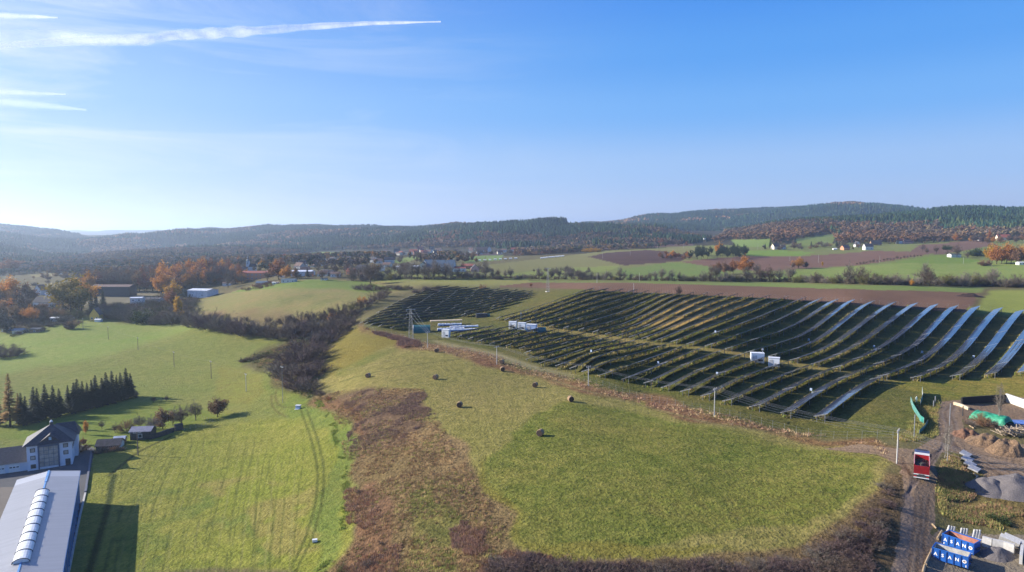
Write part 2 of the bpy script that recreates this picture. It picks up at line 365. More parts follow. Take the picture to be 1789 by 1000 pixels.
# solar park
g('solar_park_ground', (104,112,54), (124,114,66), [(622,572),(680,540),(760,499),(850,507),(930,508),(1027,505),(1341,520),(1712,541),(1990,549),(1990,700),(1640,700),(1625,760),(1560,765),(1350,742),(1100,688),(930,648),(870,622),(740,598),(700,590),(640,578)], 2.0)
g('solar_park_ground', (168,146,92), (150,138,78), [(905,563),(1036,580),(1117,596),(1182,603),(1265,610),(1400,636),(1560,660),(1585,668),(1480,655),(1310,629),(1200,611),(1036,592),(930,578)], 2.0)
g('solar_park_ground', (182,154,98), (165,142,88), [(1110,560),(1205,522),(1325,528),(1225,575),(1130,570)], 1.5)
g('solar_park_ground', (128,136,56), (165,140,76), [(1560,662),(1990,655),(1990,700),(1640,700),(1600,690)], 2.0)
g('scrubland', (136,98,76), (158,130,88), [(620,568),(700,586),(740,598),(800,606),(870,622),(930,648),(1020,664),(1100,690),(1240,718),(1350,745),(1480,765),(1565,765),(1560,800),(1520,797),(1450,777),(1330,752),(1230,738),(1100,702),(1000,675),(870,640),(760,615),(700,609),(690,592),(620,574)], 3.0)
g('farm_track', (172,160,120), (160,148,105), [(735,590),(800,603),(870,617),(940,640),(1000,655),(1000,659),(930,645),(860,621),(780,604)], .6)
# behind the park
g('ploughed_field', (142,110,92), (126,98,80), [(860,501),(925,494),(1100,494),(1339,501),(1600,508),(1726,513),(1690,546),(1500,534),(1341,521),(1187,514),(1100,511),(1027,506),(930,503)], 1.0, 2.0)
g('meadow', (128,154,78), (142,154,88), [(925,491),(1339,495),(1720,503),(1726,513),(1600,508),(1339,501),(1100,494),(925,494)])
g('meadow', (164,160,98), (152,156,86), [(640,492),(925,489),(925,494),(860,501),(760,498)])
g('meadow', (164,172,90), (152,164,78), [(1724,508),(1990,505),(1990,553),(1690,546)], 1, 1)
g('farm_track', (128,110,80), (110,98,72), [(1720,506),(1730,506),(1700,546),(1690,545)])
# fields beyond the hedge
g('meadow', (140,142,88), (130,144,78), [(640,470),(900,462),(1200,430),(1990,415),(1990,503),(1339,495),(925,489),(640,492)])
g('meadow', (146,142,94), (136,138,84), [(835,465),(1000,446),(1080,436),(1190,430),(1245,440),(1200,457),(1120,466),(950,471),(850,482)], 1, 1)
g('meadow', (152,160,92), (140,156,80), [(860,484),(960,470),(1090,464),(1060,474),(960,484)])
g('ploughed_field', (104,80,74), (90,70,64), [(1028,449),(1060,442),(1130,437),(1160,439),(1205,447),(1190,457),(1130,461),(1090,464)], 1, 2)
g('meadow', (122,148,76), (134,148,84), [(1080,472),(1170,459),(1232,461),(1272,472),(1268,492),(1100,492)], 1, 1)
g('ploughed_field', (142,110,96), (128,98,84), [(1190,458),(1230,453),(1300,448),(1340,447),(1400,448),(1500,441),(1560,432),(1600,436),(1645,441),(1560,455),(1500,464),(1340,474),(1262,470)], 1, 2)
g('meadow', (134,162,82), (144,164,90), [(1276,419),(1345,418),(1352,431),(1290,433)])
g('meadow', (128,162,68), (138,162,78), [(1300,438),(1345,437),(1425,441),(1400,447),(1330,448),(1300,446)])
g('meadow', (140,156,86), (130,150,80), [(1390,418),(1462,408),(1455,425),(1395,431)])
g('meadow', (134,158,76), (152,164,92), [(1330,478),(1500,465),(1620,455),(1990,457),(1990,502),(1600,492),(1340,490)], 1, 1)
g('ploughed_field', (138,108,94), (124,98,84), [(1570,441),(1600,429),(1720,419),(1742,428),(1645,445)], 1, 2)
g('meadow', (118,152,62), (134,150,74), [(1555,460),(1640,445),(1715,455),(1690,461)])
g('meadow', (130,144,80), (140,144,84), [(1515,438),(1560,427),(1605,430),(1590,440)])
g('meadow', (140,166,86), (148,166,92), [(515,446),(560,440),(625,441),(570,449)])
g('meadow', (138,162,86), (146,162,90), [(680,457),(720,448),(745,449),(700,461)])
g('meadow', (124,156,84), (134,154,88), [(808,448),(880,446),(876,455),(812,459)])
g('ploughed_field', (100,84,84), (92,78,78), [(800,443),(870,441),(880,446),(808,448)])
g('meadow', (164,174,120), (150,164,108), [(165,452),(190,449),(215,451),(180,455)])
g('ploughed_field', (118,92,82), (108,86,78), [(960,436),(1100,428),(1210,425),(1210,430),(1080,436),(990,440)])
# yard and road at the right
g('scrubland', (148,122,84), (118,112,66), [(1636,850),(1640,800),(1690,790),(1740,870),(1990,880),(1990,945),(1690,928),(1640,912)], 2.6)
g('scrubland', (140,126,72), (118,118,62), [(1585,768),(1625,745),(1605,700),(1560,680),(1600,690),(1642,698),(1640,720),(1632,745),(1640,762),(1600,778)], 2.4)
g('gravel_yard', (150,138,124), (132,120,108), [(1636,918),(1690,932),(1990,945),(1990,1010),(1600,1010),(1622,960)], 1.0)
g('gravel_yard', (158,136,114), (138,114,96), [(1664,708),(1990,700),(1990,752),(1740,748),(1690,742),(1670,725)], 1.0)
g('dirt_road', (172,146,122), (146,124,106), [(1560,1010),(1575,930),(1582,870),(1575,815),(1530,795),(1440,785),(1500,775),(1565,783),(1600,785),(1636,764),(1632,740),(1633,718),(1645,702),(1700,697),(1990,692),(1990,702),(1720,705),(1670,710),(1680,735),(1692,760),(1740,775),(1990,790),(1990,880),(1760,872),(1740,850),(1700,810),(1680,795),(1655,788),(1632,800),(1636,850),(1630,900),(1626,930),(1640,945),(1612,1010)], 1.2)
g('asphalt_yard', (118,120,124), (104,108,112), [(-170,800),(130,775),(166,783),(152,850),(118,1010),(-300,1010),(-300,800)], .3)
g('asphalt_yard', (150,144,136), (138,132,124), [(-170,858),(60,850),(60,1010),(-300,1010),(-300,880)], .3)
# soft transitions between neighbouring kinds of grass
_sm = ((cls == 0) | (cls == 3) | (cls == 7) | (cls == 8)) & (gD < 560)
def _blur(a, w, n):
    k = 2 * n + 1
    for ax in (0, 1):
        for q in (0, 1):
            pass
        c = np.cumsum(np.concatenate([np.zeros_like(np.take(a, [0], ax)), a], ax), ax)
        i = np.arange(a.shape[ax]); hi = np.minimum(i + n + 1, a.shape[ax]); lo = np.maximum(i - n, 0)
        a = np.take(c, hi, ax) - np.take(c, lo, ax)
    return a
for n_ in (2, 1):
    wsum = _blur(_sm[..., None].astype(float), 0, n_)
    for arr in (cA, cB, prm):
        b_ = _blur(arr * _sm[..., None], 0, n_) / np.maximum(wsum, 1e-6); arr[_sm] = b_[_sm]
# wheel tracks, drawn on the ground where the tractors went
def TRACK(pts, w, c, mixk=.75, soft=0, wob=0):
    pts = np.array(pts, float); n = max(2, int(np.hypot(*np.diff(pts, axis=0).T).sum() / 6))
    s = np.concatenate([[0], np.cumsum(np.hypot(*np.diff(pts, axis=0).T))]); t = np.linspace(0, s[-1], n)
    # smooth
    q = np.stack([np.interp(t, s, pts[:, 0]), np.interp(t, s, pts[:, 1])], -1)
    for _ in range(6): q[1:-1] = (q[:-2] + 2 * q[1:-1] + q[2:]) / 4
    x, y, _z = hit(q[:, 0], q[:, 1])
    lo, hi = y.min() - 3, y.max() + 3
    r0, r1 = np.searchsorted(drow, [lo, hi]); sub = (slice(max(r0 - 1, 0), r1 + 1), slice(None))
    um = (gU[sub] > (x / y).min() - .02) & (gU[sub] < (x / y).max() + .02)
    X = gX[sub][um]; Y = gD[sub][um]; best = np.full(X.shape, 1e9)
    if wob: X = X + vn(X, Y, 5, 77) * wob
    for i in range(len(x) - 1):
        ax, ay, bx, by = x[i], y[i], x[i + 1], y[i + 1]; vx, vy = bx - ax, by - ay; l2 = vx * vx + vy * vy + 1e-9
        tt = np.clip(((X - ax) * vx + (Y - ay) * vy) / l2, 0, 1); best = np.minimum(best, (X - ax - tt * vx) ** 2 + (Y - ay - tt * vy) ** 2)
    best = np.sqrt(best); k = np.clip(1.4 - best / w, 0, 1)[:, None] * mixk
    if soft: k = k * (vn(X, Y, 8, 41)[:, None] + .5 > soft)
    for arr in (cA, cB):
        a = arr[sub]; a[um] = a[um] * (1 - k) + np.array(S(*c)) * k; arr[sub] = a
    zz = gZ[sub]; zz[um] -= k[:, 0] * .04; gZ[sub] = zz
dk = (104, 110, 50)
for off in (0, 11):
    TRACK([(525+off,715),(545+off,770),(556+off,820),(552+off,880),(535+off,940),(500+off,1010)], .35, dk)
for x0, x1, x2 in ((250,262,300),(290,300,330),(340,346,372),(395,404,425),(440,446,452),(470,478,470),(200,205,215),(320,322,352),(420,424,440),(365,374,400)):
    TRACK([(x0,1010),(x1,900),(x2,800),(x2+6,765)], .25, dk, .42, .4, .5)
for i_ in range(26):
    f_ = i_ / 25; bx = 165 + 350 * f_ + (i_ * 37 % 11) - 5; tx = 262 + 270 * f_; TRACK([(bx,1010),(bx+14*(1-f_)+4,930),(bx+(tx-bx)*.55,850),(tx,770+22*abs(f_-.4))], .2, (112,120,56) if i_ % 3 else (172,168,96), .5, .28, .3)
TRACK([(152,1010),(190,880),(196,840),(200,830)], .8, (70,84,40), .9)
TRACK([(178,1010),(210,900),(222,840),(262,800),(330,750),(410,735)], .4, dk, .5, .3)
TRACK([(192,830),(240,790),(300,762)], .6, (84,86,44), .8)
TRACK([(352,567),(270,600),(200,622),(100,655),(0,690)], .8, (160,160,92), .6)
TRACK([(350,556),(390,552),(430,560)], .6, (95,84,58), .6)
TRACK([(475,690),(470,705),(482,722),(500,728)], .5, (120,112,60), .6)
TRACK([(482,683),(478,700),(492,715),(540,705),(580,700)], .5, (120,112,60), .6)
for k in range(9):
    TRACK([(1590-k*1.5,868),(1592+k*3,830),(1600+k*4,808),(1620+k*3,795),(1650,788-k*2)], .22, (96,78,66) if k % 2 else (160,142,132), .55)
for k in range(6):
    TRACK([(1580+k*8-4,1010),(1592+k*5,930),(1594+k*6,870)], .3, (100,80,66) if k % 2 else (158,136,116), .5, 0, .6)
for k in range(8):
    TRACK([(1648,776-k*3),(1700,790+k*2),(1800,802+k*8)], .3, (104,84,70) if k % 2 else (156,132,114), .5, 0, .8)
for k in range(5):
    TRACK([(1646+k*4,778),(1655+k*5,745),(1640+k*5,722),(1660+k*4,705),(1800,693+k*2)], .3, (100,84,76) if k % 2 else (158,142,130), .5, 0, .8)
for k in range(4):
    TRACK([(1450,783+k*3),(1520,785+k*4),(1575,795+k*6),(1592,830)], .3, (108,86,70), .5)
TRACK([(1572,1010),(1584,930),(1588,870)], .9, (134,128,132), .35, .3, .5)
TRACK([(590,650),(640,640),(700,625),(780,615)], 1.2, (160,150,92), .5, .3, 2)
TRACK([(600,665),(700,640),(800,628)], 1.2, (128,128,66), .5, .3, 2)
TRACK([(930,652),(1000,676),(1100,703),(1240,740),(1400,762)], .9, (162,146,96), .7)
m_g = bpy.data.materials.new('ground'); m_g.use_nodes = True
def ground_nodes(m):
    nt = m.node_tree; L = nt.links.new; N = nt.nodes.new; b = nt.nodes['Principled BSDF']
    b.inputs['Roughness'].default_value = .95; b.inputs['Specular IOR Level'].default_value = .08
    A = N('ShaderNodeAttribute'); A.attribute_name = 'col_a'; B = N('ShaderNodeAttribute'); B.attribute_name = 'col_b'; Q = N('ShaderNodeAttribute'); Q.attribute_name = 'prm'
    sp = N('ShaderNodeSeparateXYZ'); L(Q.outputs['Vector'], sp.inputs[0])
    geo = N('ShaderNodeNewGeometry')
    def noise(s, det=4, r=.6):
        n = N('ShaderNodeTexNoise'); n.inputs['Scale'].default_value = s; n.inputs['Detail'].default_value = det; n.inputs['Roughness'].default_value = r
        L(geo.outputs['Position'], n.inputs['Vector']); return n.outputs['Fac']
    def mth(op, a, c, d=None):
        n = N('ShaderNodeMath'); n.operation = op
        for i, q in enumerate((a, c, d)):
            if q is None: continue
            if isinstance(q, (int, float)): n.inputs[i].default_value = q
            else: L(q, n.inputs[i])
        return n.outputs[0]
    n1 = noise(.035, 5); n2 = noise(.35, 4); n3 = noise(1.5, 4, .7)
    f = mth('ADD', mth('MULTIPLY_ADD', n1, 2.2, -.6), mth('MULTIPLY_ADD', n2, 1.6, -.8)); 
    mx = N('ShaderNodeMix'); mx.data_type = 'RGBA'; mx.clamp_factor = True
    L(f, mx.inputs['Factor']); L(A.outputs['Color'], mx.inputs['A']); L(B.outputs['Color'], mx.inputs['B'])
    # fine light and dark tufts, stronger where vegetation is rougher
    amp = mth('MULTIPLY', sp.outputs[0], 1.0)
    t = mth('ADD', mth('ADD', n3, -.5), mth('MULTIPLY', mth('ADD', n2, -.5), .5))
    val = mth('MULTIPLY_ADD', t, amp, 1.0)
    # drill rows
    wv = N('ShaderNodeTexWave'); wv.inputs['Scale'].default_value = .22; wv.inputs['Distortion'].default_value = 1.2; wv.inputs['Detail'].default_value = 1; wv.inputs['Detail Scale'].default_value = .2
    mp = N('ShaderNodeMapping'); mp.inputs['Rotation'].default_value = (0, 0, R(12)); L(geo.outputs['Position'], mp.inputs[0]); L(mp.outputs[0], wv.inputs[0])
    val = mth('MULTIPLY', val, mth('MULTIPLY_ADD', mth('MULTIPLY', mth('ADD', wv.outputs['Fac'], -.5), sp.outputs[1]), .10, 1.0))
    hv = N('ShaderNodeHueSaturation'); L(mx.outputs['Result'], hv.inputs['Color']); L(val, hv.inputs['Value']); L(hv.outputs[0], b.inputs['Base Color'])
    bp = N('ShaderNodeBump'); bp.inputs['Strength'].default_value = .8
    L(mth('MULTIPLY', sp.outputs[0], .5), bp.inputs['Distance']); L(mth('ADD', n3, mth('MULTIPLY', n2, .8)), bp.inputs['Height']); L(bp.outputs[0], b.inputs['Normal'])
ground_nodes(m_g)
V = np.stack([gX, gD, gZ], -1).reshape(-1, 3)
fi = (np.arange(NR - 1)[:, None] * NC + np.arange(NC - 1)[None]).ravel()
FQ = np.stack([fi, fi + 1, fi + NC + 1, fi + NC], -1)
FC = cls[:-1, :-1].ravel()
for ci, cn in enumerate(CLS):
    fq = FQ[FC == ci]
    if not len(fq): continue
    u, iv = np.unique(fq, return_inverse=True)
    me = np_mesh(cn, V[u], iv.reshape(fq.shape), [m_g], smooth=True, attrs={'col_a': ('FLOAT_COLOR', np.c_[cA.reshape(-1, 3)[u], np.ones(len(u))]),
        'col_b': ('FLOAT_COLOR', np.c_[cB.reshape(-1, 3)[u], np.ones(len(u))]), 'prm': ('FLOAT_VECTOR', prm.reshape(-1, 3)[u])})
    tag(link(bpy.data.objects.new(cn, me)), kind='structure')
# ------------------------------------------------------------------ far woods on the hills (masses nobody could count)
rng = np.random.default_rng(11)
def to_px(x, y, z):
    dz = z - HC; c, s = math.cos(PITCH), math.sin(PITCH)
    f = y * c - dz * s; u = y * s + dz * c
    return CX + F * x / f, CY - F * u / f
def in_poly_px(pts, px, py): return inside(np.array(pts, float), px, py)
_slope = np.maximum.accumulate((gZ - HC) / gD, axis=0)          # what the ground hides
def visible(x, y, ztop):
    i = np.clip(np.searchsorted(drow, y) - 2, 0, NR - 1); j = np.clip(((x / y + 1.02) / 2.04 * (NC - 1)).astype(int), 0, NC - 1)
    return (ztop - HC) / y > _slope[i, j]
def conifer_lo():
    v = []; f = []
    for z0, z1, r in ((.08, .62, .25), (.40, 1.0, .18)):
        b = len(v); n = 6
        for k in range(n): v.append((r * math.cos(k * 2 * math.pi / n), r * math.sin(k * 2 * math.pi / n), z0))
        v.append((0, 0, z1)); f += [(b + k, b + (k + 1) % n, b + n) for k in range(n)]
    return np.array(v), np.array(f)
def ico():
    t = (1 + 5 ** .5) / 2
    v = np.array([(-1, t, 0), (1, t, 0), (-1, -t, 0), (1, -t, 0), (0, -1, t), (0, 1, t), (0, -1, -t), (0, 1, -t), (t, 0, -1), (t, 0, 1), (-t, 0, -1), (-t, 0, 1)], float) / math.sqrt(1 + t * t)
    f = np.array([(0, 11, 5), (0, 5, 1), (0, 1, 7), (0, 7, 10), (0, 10, 11), (1, 5, 9), (5, 11, 4), (11, 10, 2), (10, 7, 6), (7, 1, 8), (3, 9, 4), (3, 4, 2), (3, 2, 6), (3, 6, 8), (3, 8, 9), (4, 9, 5), (2, 4, 11), (6, 2, 10), (8, 6, 7), (9, 8, 1)])
    return v, f
def broad_lo():
    v, f = ico(); v = v * (.33, .33, .38) + (0, 0, .6)
    return v, f
def broad_tufts(n=84, seed=5):
    r = np.random.default_rng(seed); cc = r.normal(0, 1, (9, 3)); cc = cc / np.linalg.norm(cc, axis=1)[:, None] * r.uniform(.3, .8, (9, 1)) * (.30, .30, .33) + (0, 0, .58)
    v = []; f = []
    for i in range(n):
        c = cc[i % 9] + r.normal(0, .075, 3); a = r.normal(0, 1, 3); a /= np.linalg.norm(a); b = np.cross(a, r.normal(0, 1, 3)); b /= np.linalg.norm(b)
        s_ = r.uniform(.065, .115); k = len(v); v += [c + a * s_, c - a * s_ * .6 + b * s_ * .8, c - a * s_ * .6 - b * s_ * .8]; f.append((k, k + 1, k + 2))
    v += [(-.02, 0, 0), (.02, 0, 0), (0, 0, .5)]; f.append((len(v) - 3, len(v) - 2, len(v) - 1))
    return np.array(v), np.array(f)
def scatter_mesh(name, x, y, h, wid, col, tmpl, jitter=.12, mat_=None, lean=0):
    tv, tf = tmpl; n = len(x); z = gz(x, y) - .02 * h; a = rng.uniform(0, 2 * math.pi, n); ca, sa = np.cos(a), np.sin(a)
    V_ = np.repeat(tv[None], n, 0) + rng.normal(0, jitter * .25, (n, len(tv), 3)) * (1, 1, .6)
    X = (V_[..., 0] * ca[:, None] - V_[..., 1] * sa[:, None]) * (h * wid)[:, None] + x[:, None]
    Y = (V_[..., 0] * sa[:, None] + V_[..., 1] * ca[:, None]) * (h * wid)[:, None] + y[:, None]
    Z_ = V_[..., 2] * h[:, None] + z[:, None]
    v = np.stack([X, Y, Z_], -1).reshape(-1, 3); f = (tf[None] + np.arange(n)[:, None, None] * len(tv)).reshape(-1, tf.shape[1])
    c = np.repeat(col[:, None], len(tv), 1) * rng.uniform(.82, 1.18, (n, len(tv), 1)); c = np.concatenate([c.reshape(-1, 3), np.ones((len(v), 1))], -1)
    me = np_mesh(name, v, f, [mat_], attrs={'col': ('FLOAT_COLOR', c)})
    return link(bpy.data.objects.new(name, me))
m_far = bpy.data.materials.new('woodland'); m_far.use_nodes = True
_nt = m_far.node_tree; _b = _nt.nodes['Principled BSDF']; _b.inputs['Roughness'].default_value = .9; _b.inputs['Specular IOR Level'].default_value = .1
_a = _nt.nodes.new('ShaderNodeAttribute'); _a.attribute_name = 'col'
_z = _nt.nodes.new('ShaderNodeTexNoise'); _z.inputs['Scale'].default_value = .7; _g = _nt.nodes.new('ShaderNodeNewGeometry'); _nt.links.new(_g.outputs['Position'], _z.inputs['Vector'])
_h = _nt.nodes.new('ShaderNodeHueSaturation'); _r = _nt.nodes.new('ShaderNodeMapRange'); _r.inputs['To Min'].default_value = .55; _r.inputs['To Max'].default_value = 1.45
_nt.links.new(_z.outputs['Fac'], _r.inputs['Value']); _nt.links.new(_r.outputs[0], _h.inputs['Value']); _nt.links.new(_a.outputs['Color'], _h.inputs['Color']); _nt.links.new(_h.outputs[0], _b.inputs['Base Color'])
NT = 330000
fu = rng.uniform(-.86, .86, NT); fd = np.sqrt(rng.uniform(1250 ** 2, 5400 ** 2, NT)); fx = fu * fd; fz = gz(fx, fd)
fpx, fpy = to_px(fx, fd, fz)
HILL_C = [(140,470),(140,420),(330,404),(450,396),(560,391),(700,391),(830,395),(850,390),(1050,386),(1200,396),(1246,420),(1205,428),(1100,430),(980,433),(900,437),(840,432),(740,434),(640,437),(560,438),(470,448),(300,460)]
HILL_R = [(960,392),(1100,380),(1280,368),(1450,354),(1560,362),(1640,372),(1600,395),(1420,396),(1320,402),(1262,420),(1236,418),(1150,400),(1000,395)]
HILL_N = [(1246,425),(1270,405),(1330,396),(1400,385),(1550,378),(1640,366),(1810,362),(1810,412),(1740,416),(1700,418),(1640,424),(1610,428),(1540,430),(1470,432),(1455,412),(1462,406),(1395,417),(1352,428),(1345,419),(1276,419)]
HILL_L = [(-60,390),(0,393),(100,405),(170,420),(160,448),(70,462),(0,480),(-60,490)]
mk = np.zeros(NT, bool); reg = np.zeros(NT, int)
for i, q in enumerate((HILL_C, HILL_L, HILL_R, HILL_N)):
    t = in_poly_px(q, fpx, fpy); mk |= t; reg[t] = i
mk &= ~((reg == 3) & (fd > 2900)) & ~((reg == 2) & (fd < 2700)) & ~((reg == 0) & (fd < 1500))
mk &= visible(fx, fd, fz + 26)
clump = vn(fx, fd, 240, 51) + .55 * vn(fx, fd, 70, 52) + .25 * vn(fx, fd, 25, 53)
# brown oak and beech woods: lower slopes of the right-hand ridge, scattered patches elsewhere
bias = np.select([reg == 3, reg == 2, reg == 1], [np.clip((fpy - 398) / 12, -1.2, 1.0) * .42, -.22 + np.clip((fpx - 1380) / 80, 0, 1) * np.clip((364 - fpy) / 6, 0, 1) * .7, -.05], -.10 + np.clip((fpy - 425) / 10, 0, 1) * .35 + np.clip((300 - fpx) / 200, 0, 1) * .2)
bias = bias + np.where((reg == 3) & (fpx > 1640) & (fpy < 405), -.5, 0) + np.where((reg == 3) & (fpx > 1470) & (fpx < 1700) & (fpy > 398), .3, 0)
dec = (clump + bias + rng.normal(0, .07, NT)) > .16
def pick(m, pal, sd=.1, xs=None, ys=None):
    n = m.sum(); pal = np.array([S(*q) for q in pal]); k = rng.integers(0, len(pal), n)
    if len(m) == NT:
        st = vn(fx[m], fd[m], 190, 57) + .5 * vn(fx[m], fd[m], 60, 58); k = np.clip(((st * .8 + .5) * len(pal) + rng.normal(0, .7, n)).astype(int), 0, len(pal) - 1); pal = pal * (1 + np.zeros(1)); return pal[k] * rng.uniform(1 - sd * 2, 1 + sd * 2, (n, 1)) * (1 + .7 * vn(fx[m], fd[m], 130, 59))[:, None]
    return pal[k] * rng.uniform(1 - sd * 2, 1 + sd * 2, (n, 1))
mc = mk & ~dec; md = mk & dec
keepc = rng.uniform(0, 1, NT) < np.clip(2600 / fd, .35, 1); mc &= keepc; md &= rng.uniform(0, 1, NT) < np.clip(2600 / fd, .35, 1) * .75
o = scatter_mesh('conifer_forest', fx[mc], fd[mc], rng.uniform(12, 20, mc.sum()) * (1 + .5 * vn(fx[mc], fd[mc], 90, 64)), rng.uniform(.9, 1.4, mc.sum()), pick(mc, [(54,80,58),(68,94,62),(46,70,54),(84,98,60),(56,86,70)], .14), conifer_lo(), mat_=m_far)
tag(o, kind='stuff')
PAL_D = [(178,132,92),(168,124,88),(146,116,88),(134,112,94),(166,130,90),(122,108,96),(140,120,98),(160,140,98),(148,108,82),(116,104,92)]
nr = md & (fd < 2300); fr_ = md & (fd >= 2300)
o = scatter_mesh('autumn_forest', fx[nr], fd[nr], rng.uniform(11, 18, nr.sum()), rng.uniform(.8, 1.15, nr.sum()), pick(nr, PAL_D), broad_tufts(), .1, m_far)
tag(o, kind='stuff')
o = scatter_mesh('autumn_forest', fx[fr_], fd[fr_], rng.uniform(12, 20, fr_.sum()), rng.uniform(.7, 1.1, fr_.sum()), pick(fr_, PAL_D), broad_lo(), .35, m_far)
tag(o, kind='stuff')
# the wooded valley floor and village greenery far off
VAL = [[(-60,486),(0,462),(60,458),(200,456),(420,458),(640,462),(640,480),(480,482),(420,476),(180,484),(60,482)], [(-60,470),(0,448),(150,444),(350,447),(470,450),(520,458),(480,466),(300,462),(150,456),(60,470)], [(470,455),(640,450),(700,452),(640,468),(500,468)], [(100,452),(300,440),(330,450),(200,458)],
       [(740,452),(800,446),(810,458),(750,460)], [(905,440),(1000,434),(1190,428),(1190,432),(1030,440),(900,447)]]
vm = np.zeros(NT, bool); gu2 = rng.uniform(-.86, .3, 60000); gd2 = np.sqrt(rng.uniform(760 ** 2, 2300 ** 2, 60000)); gx2 = gu2 * gd2; gz2 = gz(gx2, gd2); qx, qy = to_px(gx2, gd2, gz2)
vm = np.zeros(60000, bool)
for q in VAL: vm |= in_poly_px(q, qx, qy)
vm &= (vn(gx2, gd2, 80, 61) > -.12) & visible(gx2, gd2, gz2 + 14) & (rng.uniform(0, 1, 60000) < .75)
o = scatter_mesh('valley_woodland', gx2[vm], gd2[vm], rng.uniform(8, 15, vm.sum()), rng.uniform(.8, 1.2, vm.sum()), pick(vm, [(160,142,126),(172,146,116),(148,138,124),(186,148,92),(122,126,92),(104,112,86),(160,138,126)]), broad_tufts(seed=8), .1, m_far)
tag(o, kind='stuff')
print('FOREST', mc.sum(), nr.sum(), fr_.sum(), vm.sum())
# ------------------------------------------------------------------ the solar park
TH = R(43.4); RD = (math.sin(TH), math.cos(TH)); RP = (math.cos(TH), -math.sin(TH))       # along a row, across the rows
def wpoly(pts):
    w = poly_world(pts); y = np.exp(w[:, 1]); return np.stack([w[:, 0] * y, y], -1)
SOL = {
 'front': wpoly([(786,584),(793,592),(812,595),(831,599),(850,605),(878,608),(902,611),(924,617),(928,636),(950,642),(1009,654),(1066,665),(1133,679),(1208,694),(1294,714),(1392,735),(1462,741),(1484,735),(1562,676),(1525,656),(1400,645),(1265,619),(1117,601),(1036,592),(960,579),(935,582),(890,574)]),
 'back': wpoly([(872,561),(1020,508),(1341,522),(1712,543),(1810,551),(1960,556),(1960,650),(1810,657),(1684,665),(1618,668),(1562,667),(1400,637),(1265,613),(1165,601),(1105,594),(1055,587),(1005,580),(960,574),(930,568),(900,566)]),
 'left': wpoly([(628,567),(640,560),(700,530),(765,503),(850,508),(932,513),(925,521),(890,536),(862,547),(812,555),(770,559),(722,566),(712,580),(690,578),(655,572)]),
}
def spans(poly, c):
    """where the line across the park at offset c runs inside the polygon"""
    cc = poly[:, 0] * RP[0] + poly[:, 1] * RP[1] - c; ss = poly[:, 0] * RD[0] + poly[:, 1] * RD[1]; r = []
    for i in range(len(cc)):
        a, b = cc[i - 1], cc[i]
        if (a > 0) != (b > 0): r.append(ss[i - 1] + (ss[i] - ss[i - 1]) * a / (a - b))
    r.sort(); return [(r[i], r[i + 1]) for i in range(0, len(r) - 1, 2)]
m_pan = bpy.data.materials.new('solar_glass'); m_pan.use_nodes = True
def _pan():
    nt = m_pan.node_tree; L = nt.links.new; N = nt.nodes.new; b = nt.nodes['Principled BSDF']
    uv = N('ShaderNodeUVMap'); sp = N('ShaderNodeSeparateXYZ'); L(uv.outputs[0], sp.inputs[0])
    def line(o, w):
        f = N('ShaderNodeMath'); f.operation = 'FRACT'; L(o, f.inputs[0]); g_ = N('ShaderNodeMath'); g_.operation = 'LESS_THAN'; L(f.outputs[0], g_.inputs[0]); g_.inputs[1].default_value = w; return g_.outputs[0]
    mx = N('ShaderNodeMath'); mx.operation = 'MAXIMUM'; L(line(sp.outputs[0], .05), mx.inputs[0]); L(line(sp.outputs[1], .035), mx.inputs[1])
    nz = N('ShaderNodeTexNoise'); nz.inputs['Scale'].default_value = .4; geo = N('ShaderNodeNewGeometry'); L(geo.outputs['Position'], nz.inputs['Vector'])
    c1 = N('ShaderNodeMix'); c1.data_type = 'RGBA'; c1.inputs['A'].default_value = (.012, .016, .034, 1); c1.inputs['B'].default_value = (.022, .028, .055, 1); L(nz.outputs['Fac'], c1.inputs['Factor'])
    c = N('ShaderNodeMix'); c.data_type = 'RGBA'; L(mx.outputs[0], c.inputs['Factor']); L(c1.outputs['Result'], c.inputs['A']); c.inputs['B'].default_value = (.17, .18, .20, 1)
    L(c.outputs['Result'], b.inputs['Base Color']); b.inputs['Roughness'].default_value = .14; b.inputs['IOR'].default_value = 1.5; b.inputs['Coat Weight'].default_value = .3
    wv = N('ShaderNodeTexNoise'); wv.inputs['Scale'].default_value = .25; L(geo.outputs['Position'], wv.inputs['Vector']); bp = N('ShaderNodeBump'); bp.inputs['Distance'].default_value = .05; L(wv.outputs['Fac'], bp.inputs['Height']); L(bp.outputs[0], b.inputs['Normal'])
_pan()
m_back = mat('panel_backsheet', (.055, .062, .078), .5, var=.1)
m_steel = mat('galvanised_steel', (.42, .43, .44), .45, metal=.6, var=.2, scale=4)
m_edge = mat('panel_edge', (.42,.43,.46), .45, metal=.3)
ORD = ['first','second','third','fourth','fifth','sixth','seventh','eighth','ninth','tenth','eleventh','twelfth','thirteenth','fourteenth','fifteenth','sixteenth','seventeenth','eighteenth','nineteenth','twentieth']
def ordinal(n):
    if n < 20: return ORD[n]
    tn = ['', '', 'twent', 'thirt', 'fort', 'fift', 'sixt', 'sevent', 'eight', 'ninet'][(n + 1) // 10]
    return tn + 'y-' + ORD[(n + 1) % 10 - 1] if (n + 1) % 10 else tn + 'ieth'
